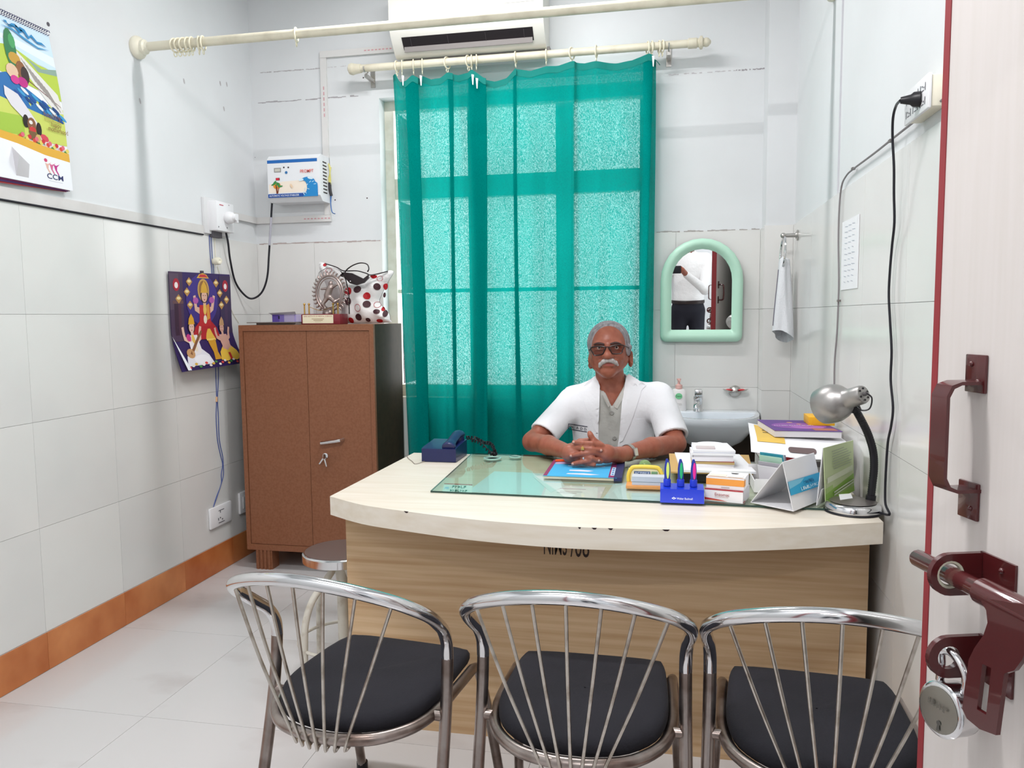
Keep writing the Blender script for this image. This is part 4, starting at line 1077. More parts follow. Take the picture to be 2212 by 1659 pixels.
kk = obj('lock', MB().lathe([(.014, 0), (.014, .006), (.009, .008), (.0001, .009)], 16, frame((k_[0], ky0 + .004, k_[2] + .008), (1, 0, 0), (0, 0, 1), (0, -1, 0))), chrome, d2)
mb = MB().prism(ell(0, 0, .011, .013, 12), -.0012, .0012, frame((k_[0], ky0 - .014, k_[2] + .006), (.2, .97, 0), (0, 0, 1), (.97, -.2, 0)))
mb.prism([(0, -.004), (0, .004), (.035, .003), (.035, -.003)], -.001, .001, frame((k_[0] - .006, ky0 - .015, k_[2] - .004), (-.6, 0, -.8), (.8, 0, -.6), (0, -1, 0)))
mb.prism([(0, -.004), (0, .004), (.04, .003), (.04, -.003)], -.001, .001, frame((k_[0] + .002, ky0 - .016, k_[2] - .004), (.25, 0, -.97), (.97, 0, .25), (0, -1, 0)))
obj('keys', mb, chrome, d2)
for x, y in ((-2.055, ky0 + .005), (-1.475, ky0 + .005), (-2.055, ky1 - .08), (-1.475, ky1 - .08)):
    mb = MB().box(x, x + .09, y, y + .07, 0, kz0)
    for j in range(4): mb.box(x + .008 + j * .021, x + .018 + j * .021, y - .006, y, .0, kz0)
    obj('foot', mb, cabm, cb)
# papers, purple box, trophy, bag
KT = kz1
obj('flat_file', MB().box(-2.03, -1.80, 3.60, 3.80, KT, KT + .010).box(-2.075, -1.815, 3.585, 3.82, KT + .010, KT + .014), [mat('grey card', '#77706a', .7)], label='thin grey file with white sheet on the brown cabinet', cat='file')
bxp = thing('medicine_carton', 'small open purple and white carton on top of the cabinet', 'carton', (-1.93, 3.74, KT + .014))
z0 = KT + .014
obj('carton', MB().box(-1.995, -1.862, 3.70, 3.80, z0, z0 + .038), mat('lilac carton', '#c9bfe6', .55), bxp)
decal('print', bxp, plane((-1.995, 3.6995, z0), (.133, 0, 0), (0, 0, .038)), [('#6a55b5', rect(0, 0, .3, 1)), ('#8c7ccb', rect(.3, 0, .5, 1)), ('#2d2a50', rect(.25, .4, .32, .8)), ('#b3a6de', rect(.93, 0, 1, 1))])
obj('flap', MB().box(-2.002, -1.995, 3.69, 3.80, z0 + .036, z0 + .039).add([(-1.995, 3.70, z0 + .038), (-1.862, 3.70, z0 + .038), (-1.852, 3.67, z0 + .052), (-2.0, 3.668, z0 + .046)], [(0, 1, 2, 3)]), paper, bxp)
obj('clear_wrapper', MB().box(-1.845, -1.815, 3.62, 3.66, KT, KT + .008, .003), mat('grey wrapper', '#b9b4ba', .4), label='small crumpled grey wrapper beside the trophy base', cat='wrapper')
tph = thing('trophy', 'award trophy of a spiked ring figure on a maroon base', 'trophy', (-1.69, 3.68, KT))
ty0 = 3.63
redb = mat('maroon base', '#7d2530', .4)
obj('base', MB().box(-1.80, -1.592, ty0, ty0 + .10, KT, KT + .052, .003), redb, tph)
decal('plaque', tph, plane((-1.792, ty0 - .0003, KT + .006), (.165, 0, 0), (0, 0, .042)), [('#efe9cc', rect(0, 0, 1, 1)), ('#a33a3a', 'NIMS INSTITUTE OF MEDICAL SCIENCES', .04, .76, .92, .15), ('#a88a6a', rect(.3, .5, .7, .56)), ('#a88a6a', rect(.36, .34, .66, .40)), ('#c9bfa0', rect(.4, .18, .6, .22))])
gold = mat('gold metal', '#d8b064', .3, 1.0)
mb = MB()
for x in (-1.79, -1.765, -1.635, -1.61):
    mb.tube([(x, ty0 + .02, KT + .052), (x, ty0 + .02, KT + .10)], .004, 8); mb.ball((x, ty0 + .02, KT + .102), .006)
mb.tube(crv([(-1.765, ty0 + .02, KT + .09), (-1.70, ty0 + .015, KT + .07), (-1.635, ty0 + .02, KT + .09)], 6), .0015, 5)
obj('railing', mb, gold, tph)
tc_ = onY(712, 633, ty0 + .05); tcx, tcz = tc_[0], tc_[2]
silver = mat('antique silver', '#b9aaa4', .3, .9)
mb = MB(); R0 = .088
mb.tube([(tcx + R0 * .82 * math.cos(t), ty0 + .05, tcz + R0 * math.sin(t)) for t in np.linspace(0, 2 * math.pi, 40, endpoint=False)], .006, 8, closed=True)
mb.tube([(tcx + R0 * .68 * math.cos(t), ty0 + .05, tcz + R0 * .84 * math.sin(t)) for t in np.linspace(0, 2 * math.pi, 40, endpoint=False)], .003, 6, closed=True)
for t in np.linspace(-.9, math.pi + .9, 26):
    a0 = np.array([tcx + R0 * .84 * math.cos(t), ty0 + .05, tcz + R0 * 1.02 * math.sin(t)]); d_ = np.array([math.cos(t), 0, math.sin(t)]); e_ = np.array([-math.sin(t), 0, math.cos(t)])
    mb.tube(crv([a0, a0 + d_ * .012 + e_ * .003, a0 + d_ * .022 - e_ * .003], 3), [.005, .005, .0045, .004, .004, .003, .002], 6)
obj('ring', mb, silver, tph)
v_ = Vox((tcx - .07, ty0 + .0, KT + .04), (tcx + .07, ty0 + .1, tcz + .08), .003)
yy = ty0 + .05
v_.cone((tcx - .012, yy, tcz - .012), (tcx + .004, yy, tcz + .025), .018, .016, .008).ell((tcx + .008, yy, tcz + .047), (.012, .012, .015), .005)
v_.cone((tcx - .012, yy, tcz - .02), (tcx - .035, yy - .01, tcz - .055), .014, .009, .006).cone((tcx - .035, yy - .01, tcz - .055), (tcx - .01, yy, KT + .06), .009, .007, .006)
v_.cone((tcx, yy, tcz - .02), (tcx + .03, yy - .012, tcz - .045), .013, .009, .006).cone((tcx + .03, yy - .012, tcz - .045), (tcx + .05, yy, tcz - .03), .008, .005, .004)
v_.cone((tcx, yy, tcz + .025), (tcx - .04, yy - .01, tcz + .02), .008, .005, .004).cone((tcx + .01, yy, tcz + .025), (tcx + .045, yy - .01, tcz + .04), .008, .005, .004)
v_.cone((tcx - .01, yy, KT + .055), (tcx + .0, yy, KT + .06), .03, .026, .008)
obj('figure', v_.mesh(1), silver, tph, sharp=180, recalc=False)
mb = MB().lathe([(.098, 0), (.098, .10), (.085, .17), (.06, .215), (.02, .235)], 14, Matrix.Translation((tcx + .008, ty0 + .05, KT + .05)), sy=.42)
obj('plastic_wrap', mb, arch_glass('cling film', '#f3f1f1', 1.12), tph, recalc=True)

# bag
bg = thing('handbag', 'white shopping bag with red and brown dots on the cabinet', 'bag', (-1.53, 3.85, KT))
BY = 3.79
outl = [onY(x, y, BY) for x, y in ((741, 697), (838, 697), (843, 690), (841, 678), (832, 668), (820, 652), (826, 634), (838, 610), (850, 590), (848, 585), (838, 585), (812, 597), (800, 602), (785, 610), (772, 612), (758, 606), (748, 596), (735, 582), (706, 570), (691, 566), (690, 577), (694, 592), (703, 612), (720, 650), (738, 672))]
cx_, cz_ = np.mean([p[0] for p in outl]), np.mean([p[2] for p in outl])
def bag_pt(x, z, side):
    # pillow thickness by distance to the outline
    return None
poly2 = [(p[0], p[2]) for p in outl]
poly2 = [(p[0], p[1]) for p in [(q[0], q[1]) for q in crv([(a, b, 0) for a, b in poly2], 3, closed=True)]]
def pd(x, z):
    best = 9
    for i in range(len(poly2)):
        a = np.array(poly2[i]); b = np.array(poly2[(i + 1) % len(poly2)]); ab = b - a; t = np.clip(((x - a[0]) * ab[0] + (z - a[1]) * ab[1]) / max(ab @ ab, 1e-12), 0, 1)
        q = a + t * ab; best = min(best, math.hypot(x - q[0], z - q[1]))
    return best
def bagface(sign, col):
    bm = bmesh.new(); vv_ = [bm.verts.new((p[0], p[1], 0)) for p in poly2]
    for t_ in tessellate_polygon([[Vector((p[0], p[1], 0)) for p in poly2]]): bm.faces.new([vv_[k] for k in t_])
    for _ in range(5):
        es = [e for e in bm.edges if e.calc_length() > .022]
        if not es: break
        bmesh.ops.subdivide_edges(bm, edges=es, cuts=1); bmesh.ops.triangulate(bm, faces=bm.faces)
    bm.verts.index_update()
    vs = [(q.co.x, BY + sign * bagth(q.co.x, q.co.y), max(q.co.y, KT + .001)) for q in bm.verts]; fs = [[q.index for q in f.verts] for f in bm.faces]; bm.free()
    return vs, fs
def bagth(x, z):
    d = pd(x, z); return .003 + .042 * (1 - math.exp(-d / .03)) + .006 * math.sin(70 * x + 20 * z) * min(1, d / .03)
mb = MB(); 
for s in (-1, 1): mb.add(*bagface(s, 0))
cloth = mat('white bag cloth', '#ecebea', .6)
obj('body', mb, cloth, bg, sharp=180)
def inside(x, z):
    c = False; n = len(poly2)
    for i in range(n):
        x0, z0_ = poly2[i]; x1, z1_ = poly2[(i + 1) % n]
        if (z0_ > z) != (z1_ > z) and x < (x1 - x0) * (z - z0_) / (z1_ - z0_) + x0: c = not c
    return c
def bagdot(px_, py_, rx, ry, col, ring_=False):
    q = onY(px_, py_, BY - .04); s = .00225
    mb = MB(); N = 18; pts = []
    for j, f in enumerate((1.0, .86) if ring_ else (1.0, .6, .05)):
        for k in range(N):
            a = 2 * math.pi * k / N; x = q[0] + rx * s * f * math.cos(a); z = q[2] + ry * s * f * math.sin(a)
            pts.append((x, BY - bagth(x, z) - .0025, z))
    L = len(pts) // N
    fs = [(i * N + k, i * N + (k + 1) % N, (i + 1) * N + (k + 1) % N, (i + 1) * N + k) for i in range(L - 1) for k in range(N)]
    return pts, fs
RED, BRN = '#b5121f', '#45242b'
dots = [(751, 629, 8, 9, RED), (771, 625, 9, 8, BRN), (792, 639, 8.5, 8, RED), (813, 619, 7, 8, BRN), (830, 619, 7, 7.5, RED), (752, 651, 7, 9, BRN), (792, 657, 8.5, 8, BRN), (773, 685, 8, 8, BRN), (756, 692, 6, 6.5, RED),
        (793, 691, 5.5, 4.5, BRN), (817, 693, 8, 4, RED), (812, 673, 8, 5.5, BRN), (829, 677, 5, 8, BRN), (824, 667, 4, 5, RED), (697, 571, 4, 4, RED), (828, 637, 4, 6, BRN), (803, 597, 8, 4, RED)]
for x, y, rx, ry, c in dots:
    obj('dot', MB().add(*bagdot(x, y, rx, ry, c)), ink(c), bg, recalc=False, sharp=180)
for x, y, rx, ry in ((773, 665, 8, 9), (812, 658, 7.5, 7), (708, 584, 8, 6), (818, 601, 8, 6)):
    obj('ring_dot', MB().add(*bagdot(x, y, rx, ry, RED, True)), ink('#b9525a'), bg, recalc=False, sharp=180)
lea = mat('black leather', '#241a1e', .35)
B = lambda x, y, o=-.07: onY(x, y, BY + o)
obj('strap', MB().tube(crv([B(704, 570, -.02), B(726, 577, -.04), B(742, 585, -.06), B(770, 585, -.06), B(790, 590, -.06), B(803, 594, -.05), B(838, 586, -.02)], 5), .006, 6, sq=(1, .5)), lea, bg)
obj('handle', MB().tube(crv([B(745, 588), B(752, 580), B(765, 572), B(780, 568), B(793, 571), B(797, 580), B(794, 587)], 5), .006, 6, sq=(1, .5)), lea, bg)
mb = MB().prism([tuple(np.array([p[0], p[2]])) for p in [B(741, 588), B(760, 590), B(785, 602), B(795, 594), B(797, 600), B(786, 611), B(770, 616), B(756, 612), B(745, 600), B(733, 596)]], -.01, .005, frame((0, BY - .068, 0), (1, 0, 0), (0, 0, 1), (0, -1, 0)))
obj('leather_flap', mb, lea, bg)
q = B(757, 608, -.074); obj('stud', MB().ball(q, .004), chrome, bg)
# ================================================================== DESK
dk = thing('desk', 'pale wood desk with a bowed front edge in the middle of the room', 'desk', (-.2, 2.5, 0))
front = crv([(-.994, 2.155, 0), (-.86, 2.071, 0), (-.722, 2.022, 0), (-.528, 1.968, 0), (-.335, 1.938, 0), (-.155, 1.933, 0), (.075, 1.955, 0), (.304, 2.012, 0), (.554, 2.103, 0)], 5)
topo = [(p[0], p[1]) for p in front] + [(.556, 2.905), (-.980, 2.914)]
obj('top', MB().prism(topo, ZD - .057, ZD), laminate, dk)
PYF = 2.206
obj('front_panel', MB().box(-.968, .548, PYF, PYF + .018, 0, ZD - .057), panelwood, dk)
obj('side_panel', MB().box(-.968, -.950, PYF + .018, 2.86, 0, ZD - .057), panelwood, dk)
obj('side_panel', MB().box(.530, .548, PYF + .018, 2.86, 0, ZD - .057), panelwood, dk)
def chip(px_, w):
    k = min(range(len(front)), key=lambda i: abs(onZ(px_, 1130, ZD)[0] - front[i][0]) if i else 9)
    a, b = front[k - 1], front[k]; t = unit(b - a); nn = np.array([t[1], -t[0], 0]); c = (a + b) / 2
    c = np.array([c[0], c[1], ZD - .0035]) + nn * .0004
    return [c - t * w, c + t * w, c + t * w * .5 + (0, 0, -.0045), c - t * w * .3 + (0, 0, -.0045)], c, t, nn
mb = MB()
for p, w in ((866, .008), (1262, .004), (1310, .007), (1333, .007), (1439, .010)):
    q = chip(p, w)[0]; obj('edge_chip', MB().add([v + (0, 0, .0037) for v in q], [(0, 1, 2, 3)]), mat('chip dark', '#2b1d1f', .8), dk, recalc=False)
s0 = onY(1175, 1206, PYF); s1 = onY(1271, 1212, PYF)
decal('stencil', dk, lambda u, v, h: (s0[0] + u * (s1[0] - s0[0]), PYF - h, s0[2] + .012 + v * .062), [('#2c1a12', 'NIMS', 0, 0, .52, 1, .012), ('#2c1a12', '/08', .60, -.05, .42, 1, .012)])

# ---- glass sheet and what lies under it
ZG = ZD + .0075
gpoly = [(-.704, 2.243), (.505, 2.196), (.52, 2.86), (-.739, 2.900)]
gl = thing('glass_sheet', 'large greenish glass sheet lying on the desk top', 'glass sheet', (-.1, 2.5, ZD))
gmat = arch_glass('desk glass', '#e2efe6', 1.45); gedge = mat('glass edge', '#27423c', .15)
mb = MB(); z0, z1 = ZD + .0018, ZG - .0002
mb.add([(p[0], p[1], z1) for p in gpoly], [(0, 1, 2, 3)])
obj('pane', mb, gmat, gl, recalc=False)
mb = MB()
for i in range(4):
    a, b = np.array(gpoly[i]), np.array(gpoly[(i + 1) % 4]); mb.add([(*a, z0), (*b, z0), (*b, z1), (*a, z1)], [(0, 1, 2, 3)])
obj('edge', mb, gedge, gl, recalc=False)
def flatsheet(name, pxs, z, colr, label, cat, thick=.0003, items=None, group=None):
    pts = [onZ(x, y, z) for x, y in pxs]
    t = thing(name, label, cat, (np.mean([p[0] for p in pts]), np.mean([p[1] for p in pts]), z), group)
    mb = MB(); n = len(pts)
    mb.add([(p[0], p[1], z) for p in pts] + [(p[0], p[1], z + thick) for p in pts], [tuple(range(n - 1, -1, -1)), tuple(range(n, 2 * n))] + [(i, (i + 1) % n, n + (i + 1) % n, n + i) for i in range(n)])
    obj('sheet', mb, ink(colr), t)
    if items:
        o, a, b = pts[0], pts[1] - pts[0], pts[-1] - pts[0]
        decal('print', t, lambda u, v, h: o + u * a + v * b + np.array([0, 0, thick + h]), items, h0=.0001, dh=.00003)
    return t
flatsheet('paper_sheet', [(1008, 1063), (1180, 1071), (1200, 1024), (1068, 1018)], ZD + .0002, '#d9eef4', 'pale blue paper under the desk glass left of the pad', 'paper')
flatsheet('paper_sheet', [(1168, 1074), (1295, 1080), (1308, 1052), (1178, 1047)], ZD + .0006, '#f6e6ee', 'pink bordered letter under the desk glass in front of the pad', 'paper',
          items=[('#fbf6fa', rect(.04, .06, .96, .94)), ('#c9a6bc', rect(.2, .72, .75, .76)), ('#b3a9b6', rect(.3, .5, .7, .53)), ('#b3a9b6', rect(.25, .38, .6, .41))])
flatsheet('paper_sheet', [(1300, 1081), (1435, 1087), (1440, 1030), (1325, 1046)], ZD + .0010, '#e2e9f0', 'bluish white paper under the glass behind the pen stand', 'paper')
flatsheet('paper_sheet', [(1152, 1030), (1190, 1064), (1220, 1050), (1200, 1020)], ZD + .0013, '#eef3f8', 'small white slip under the desk glass beside the pad', 'paper')
flatsheet('appointment_card', [(955, 1063), (1019, 1066), (1022, 1046), (960, 1044)], ZD + .0008, '#dcecea', 'small printed card under the near left corner of the glass', 'card',
          items=[('#b9584e', rect(0, .88, 1, 1)), ('#a8c8e2', rect(.05, .35, .2, .6))] + scrib(.3, .5, .5, .28, '#3f6a5c', 5) + scrib(.25, .1, .6, .22, '#3f6a5c', 7))
padm = arch_glass('clear rubber', '#bfd6d2', 1.3)
for i, (x, y, rw) in enumerate(((1064, 991, .034), (1113, 988, .024))):
    c = onZ(x, y, ZG)
    obj('glass_coaster', MB().lathe([(rw, 0), (rw, .004), (rw * .8, .005), (rw * .75, .002), (rw * .75, 0)], 24, Matrix.Translation((c[0], c[1], ZG))), mat('glass ring', '#9fc4b8', .1, spec=.8),
        label=('larger' if i == 0 else 'smaller') + ' clear glass ring lying on the desk glass near the telephone', cat='ring')

# ---- telephone
navy = mat('navy plastic', '#141d52', .35, coat=.2)
tel = thing('telephone', 'navy blue desk telephone with its handset on the left of the desk', 'telephone', (-.82, 2.82, ZD))
px0, px1, py0_, py1_ = -.889, -.757, 2.732, 2.895
obj('base', MB().prism([(py0_, ZD + .002), (py0_, ZD + .05), (py0_ + .02, ZD + .054), (py1_, ZD + .062), (py1_, ZD + .002)], px0, px1, M), navy, tel)
obj('foot', MB().box(px0 + .005, px1 - .004, py0_ + .003, py1_ - .005, ZD, ZD + .02), mat('dark navy', '#15183c', .5), tel)
hx = px1 - .030
hs = obj('handset', MB().tube(crv([(hx, py0_ + .005, ZD + .054), (hx, py0_ + .03, ZD + .064), (hx, py0_ + .08, ZD + .076), (hx, py0_ + .13, ZD + .084), (hx, py1_ + .01, ZD + .080)], 5), [.024, .026, .026, .025, .024, .022, .020, .019, .019, .019, .019, .019, .019, .019, .020, .021, .022, .023, .023, .022, .021], 12, sq=(1.0, .72)), navy, tel)
obj('earpiece', MB().lathe([(.022, 0), (.024, .012), (.02, .03)], 16, Matrix.Translation((hx, py1_ - .012, ZD + .050))).lathe([(.022, 0), (.024, .01), (.02, .024)], 16, Matrix.Translation((hx, py0_ + .03, ZD + .040))), navy, hs)
coil = []
path = crv([(px1 + .002, py1_ - .01, ZD + .07), (px1 + .035, py1_ + .005, ZD + .066), (px1 + .07, py1_ - .02, ZD + .055), (px1 + .10, py1_ - .02, ZD + .05), (px1 + .122, py1_ - .05, ZD + .03), (px1 + .112, py1_ - .02, ZD + .018), (px1 + .125, py1_ - .045, ZD + .016), (px1 + .108, py1_ - .06, ZD + .02), (px1 + .06, py1_ - .02, ZD + .05), (px1 + .02, py1_ - .01, ZD + .062)], 26)
for i, p in enumerate(path):
    a = i * .9; coil.append(p + np.array([.004 * math.cos(a), .004 * math.sin(a * .7), .0065 * math.sin(a)]))
obj('coiled_cord', MB().tube(coil, .0024, 5), blackcord, tel)
L_ = lambda x, y: onZ(x, y, ZD + .002)
obj('line_wire', MB().tube(crv([(px0 + .02, py0_ + .06, ZD + .004), L_(900, 1002), L_(890, 996), L_(882, 990), L_(878, 983)], 5), .0012, 5), mat('grey wire', '#8a8078', .6), tel)

# ---- writing pad, orange pen
pp = [onZ(x, y, ZG) for x, y in ((1173, 1034), (1343, 1040), (1362, 1004), (1196, 1000))]
pad = thing('writing_pad', 'blue covered writing pad with purple edges under the clasped hands', 'notepad', (-.27, 2.58, ZG))
o_, a_, b_ = pp[0], pp[1] - pp[0], pp[3] - pp[0]
a_[2] = b_[2] = 0
def padq(u, v, h): return o_ + u * a_ + v * b_ + np.array([0, 0, h])
def slab(name, u0, u1, v0, v1, h0, h1, m, par, f=padq):
    q = [f(u, v, h) for h in (h0, h1) for v in (v0, v1) for u in (u0, u1)]
    return obj(name, MB().add(q, [(0, 2, 3, 1), (4, 5, 7, 6), (0, 1, 5, 4), (2, 6, 7, 3), (0, 4, 6, 2), (1, 3, 7, 5)]), m, par)
slab('pages', 0.005, .93, .01, .99, .0005, .009, mat('page edges', '#d9d2bd', .8), pad)
slab('cover', 0, .94, 0, 1, .009, .011, ink('#45aee0'), pad)
slab('spine', .90, 1.0, 0, 1, 0, .012, ink('#2c2f5e'), pad)
pdx = [('#8e2c5e', rect(0, 0, .05, 1)), ('#8a2a62', rect(.83, 0, .92, 1)), ('#cfe0f2', rect(.85, .12, .90, .62)), ('#e6e2f4', [(.3, .32), (.55, .30), (.62, .36), (.45, .40), (.3, .38)]), ('#e6e2f4', [(.28, .12), (.6, .10), (.72, .14), (.5, .19), (.3, .17)]), ('#b8a6cc', [(.06, .72), (.4, .78), (.4, .95), (.06, .98)]), ('#d9d4ea', rect(.25, .62, .75, .65))]
for k in range(4): pdx.append(('#3a6fae', rect(.86, .16 + .11 * k, .89, .22 + .11 * k)))
decal('cover_print', pad, lambda u, v, h: padq(u, v, .011 + h), pdx, h0=.0002, dh=.00005)
pa, pb = padq(.045, .86, .0155), padq(.42, .99, .0155)
pen = thing('orange_pen', 'bright orange marker pen lying on the writing pad', 'pen', (pa + pb) / 2 - (0, 0, .0045))
obj('barrel', MB().tube([pa, pa + (pb - pa) * .78], .0045, 12), mat('orange plastic', '#f2551a', .35), pen)
obj('tip', MB().tube([pa + (pb - pa) * .78, pb], [.0043, .0015], 10), mat('orange tip', '#c84416', .4), pen)

# ---- memo holder with yellow arch, green ball
def yplane(Y): return lambda x, y: onY(x, y, Y)
mz = ZG
c0 = onZ(1352, 1056, ZG); c1 = onZ(1455, 1060, ZG); MYF = (c0[1] + c1[1]) / 2
mh = thing('memo_holder', 'yellow arched memo block holder standing on orange base', 'memo holder', ((c0[0] + c1[0]) / 2, MYF + .04, ZG))
obj('base', MB().box(c0[0], c1[0] - .012, MYF, MYF + .075, ZG, ZG + .012, .003), mat('orange base', '#e09a5a', .5), mh)
obj('memo_block', MB().box(c0[0] + .018, c1[0] - .014, MYF + .006, MYF + .05, ZG + .012, ZG + .038).box(c0[0] + .016, c1[0] - .014, MYF + .004, MYF + .052, ZG + .0235, ZG + .0245), mat('grey memo paper', '#c4cad6', .7), mh)
ya = MYF + .058; w0, w1 = onY(1358, 1020, ya), onY(1430, 1020, ya); zt1 = onY(1395, 1009, ya)[2]
ar = [(w0[0], ya, ZG + .012), (w0[0], ya, zt1 - .025), (w0[0] + .008, ya, zt1 - .007), (w0[0] + .022, ya, zt1), (w1[0] - .022, ya, zt1), (w1[0] - .008, ya, zt1 - .007), (w1[0], ya, zt1 - .025), (w1[0], ya, ZG + .012)]
yel = mat('yellow plastic', '#f0cf4e', .4)
obj('arch', MB().tube(crv(ar, 4), .0065, 10), yel, mh)
obj('panel', MB().box(w0[0], w1[0], ya - .002, ya + .002, ZG + .012, zt1 - .004), mat('cream panel', '#f1e6b8', .5), mh)
decal('lettering', mh, plane((w0[0] + .012, ya - .0022, zt1 - .028), (w1[0] - w0[0] - .024, 0, 0), (0, 0, .017)), [('#5a6f96', rect(.06, .1, .70, .9)), ('#e6edf6', 'ACTIBILE', .09, .28, .57, .45, .01), ('#7ea67c', rect(.74, .1, .98, .9))])
gb = onY(1393, 1007, ya + .045)
kn = thing('ball_stamp', 'green ball-topped stamp standing behind the yellow memo holder', 'stamp', (gb[0], gb[1], ZG))
obj('ball', MB().ball(gb, .0205, 20, 14), mat('green glass ball', '#8fae72', .08, trans=.35, ior=1.5), kn)
obj('stem', MB().lathe([(.018, 0), (.018, .006), (.008, .012), (.007, gb[2] - ZG - .012)], 16, Matrix.Translation((gb[0], gb[1], ZG))), mat('stamp green', '#6f8a58', .4), kn)

# ---- pen stand
q0, q1 = onZ(1426, 1085, ZG), onZ(1521, 1088, ZG)
ps = thing('pen_stand', 'bright blue pen stand with white lettering at the glass edge', 'pen stand', ((q0[0] + q1[0]) / 2, q0[1] + .03, ZG))
blu = mat('royal blue plastic', '#1636c8', .35)
fy = q0[1] - .002; zf = onY(1470, 1057, fy + .014)[2]
obj('block', MB().prism([(fy, ZG), (fy + .014, zf), (fy + .075, zf + .004), (fy + .085, ZG)], q0[0], q1[0], M), blu, ps)
PSf = plane((q0[0], fy, ZG), (q1[0] - q0[0], 0, 0), (0, .014, zf - ZG))
decal('lettering', ps, PSf, [('#e8ecf8', [(.26, .33), (.31, .25), (.37, .33), (.31, .43)]), ('#1636c8', [(.29, .33), (.31, .30), (.34, .33), (.31, .37)]), ('#e8ecf8', 'Walter Bushnell', .38, .25, .36, .15, .01)])
PENS = ((1441, '#d8ee78', 'lime'), (1470, '#27b97a', 'green'), (1498, '#ee2fa0', 'pink'))
for x, cc_, nm in PENS:
    b0 = onY(x, 1058, fy + .045); b0[2] = zf + .003
    pt = thing('stand_pen', 'blue pen with %s inlay standing in the pen stand' % nm, 'pen', b0, 'pens in the blue stand')
    ht = .078
    obj('holder', MB().lathe([(.0105, 0), (.0105, .018), (.009, .02)], 16, Matrix.Translation(b0)), blu, ps)
    obj('body', MB().tube([b0 + (0, 0, .018), b0 + (0, 0, .05), b0 + (0, 0, ht - .012), b0 + (-.001, 0, ht)], [.0085, .0085, .0065, .003], 14), mat('pen blue', '#23379c', .35), pt)
    rows_ = []
    for f_ in (1.0, .66, .33, .02):
        row_ = []
        for k in range(18):
            a = 2 * math.pi * k / 18; xx, zz = .0018 + f_ * .0044 * math.cos(a), ht * .585 + f_ * .024 * math.sin(a)
            R_ = (.0085 if zz < .05 else .0085 - .0020 * (zz - .05) / .016) + .0007
            row_.append(b0 + (xx, -math.sqrt(max(R_ * R_ - xx * xx, 1e-8)), zz))
        rows_.append(row_)
    obj('inlay', MB().grid(rows_, closed=True), ink(cc_), pt, recalc=False, sharp=180)

# ---- medicine boxes
e0, e1 = onZ(1522, 1081, ZG), onZ(1605, 1089, ZG)
ang = math.atan2(e1[1] - e0[1], e1[0] - e0[0]); W_ = np.linalg.norm((e1 - e0)[:2])
def boxthing(name, label, cat, o, ang, w, d, h, m, items=None, top=None, z=ZG, side=None):
    ux = np.array([math.cos(ang), math.sin(ang), 0]); uy = np.array([-math.sin(ang), math.cos(ang), 0]); o = np.array([o[0], o[1], z])
    t = thing(name, label, cat, o + ux * w / 2 + uy * d / 2)
    obj('carton', MB().box(0, w, 0, d, 0, h, .0008, frame(o, ux, uy, (0, 0, 1)), seg=1), m, t)
    if items: decal('front_print', t, plane(o - uy * .0002, ux * w, (0, 0, h)), items)
    if top: decal('top_print', t, plane(o + np.array([0, 0, h]), ux * w, uy * d), top)
    if side: decal('side_print', t, plane(o + ux * w, uy * d, (0, 0, h)), side)
    return t, o, ux, uy
whitecard = mat('white carton', '#f2f0f2', .5)
hE = .036
boxthing('medicine_box', 'white and red medicine box under the orange one', 'box', e0, ang, W_, .10, hE, whitecard,
         [('#b8343e', rect(0, .92, 1, 1)), ('#c23a40', [(0, .12), (0, .30), (.35, .20), (.6, .09), (.3, .10)]), ('#e4763a', [(0, .12), (.3, .10), (.6, .09), (.2, .16)]), ('#a83a3e', 'Enzomac', .27, .48, .38, .24), ('#c9a5a5', rect(.27, .38, .62, .41))],
         [('#b8343e', rect(0, 0, 1, .05))], side=[('#d9d6dc', rect(0, 0, 1, 1)), ('#c23a40', rect(.0, .05, .3, .14))])
boxthing('medicine_box', 'white and orange medicine box stacked on the red one', 'box', e0 + (.004, .004, 0), ang + .02, W_ * .985, .085, .034, whitecard,
         [('#f3a24a', rect(0, .32, 1, .86)), ('#b9b4b8', rect(.4, .12, .62, .2))], [('#f0b070', rect(.0, .0, 1, .04)), ('#f6e2d2', rect(.06, .1, .5, .45)), ('#f6ece6', rect(.54, .1, .94, .45)), ('#3a3436', [(.55, .78), (.78, .78), (.72, .66), (.6, .66)])], z=ZG + hE, side=[('#f3a24a', rect(0, .32, .25, .86))])

# ---- stack of papers on a black tray
def stack_quad(pxs, z): return [onZ(x, y, z) for x, y in pxs]
sk0 = stack_quad([(1455, 1052), (1600, 1058), (1625, 1025), (1470, 1020)], ZG)
def slabthing(name, pts, z0, z1, m, label, cat, items=None, parent=None):
    n = len(pts); mb = MB().add([(p[0], p[1], z0) for p in pts] + [(p[0], p[1], z1) for p in pts], [tuple(range(n - 1, -1, -1)), tuple(range(n, 2 * n))] + [(i, (i + 1) % n, n + (i + 1) % n, n + i) for i in range(n)])
    return obj(name, mb, m, parent, label, cat)
X0, X1, Y0, Y1 = .035, .262, 2.50, 2.80
zz = ZG
slabthing('desk_tray', [(X0 + .01, Y0), (X1, Y0 + .005), (X1 + .01, Y1), (X0 + .015, Y1)], zz, zz + .028, mat('black tray', '#1d1a1c', .25), 'black tray under the paper stack on the desk', 'tray'); zz += .028
buff = mat('buff card', '#c9a468', .7)
slabthing('buff_folder', [(X0 - .015, Y0 - .02), (X1 + .01, Y0 - .012), (X1 + .03, Y1 + .02), (X0 - .02, Y1 + .01)], zz, zz + .005, buff, 'buff card folder lying on the black tray', 'folder'); zz += .005
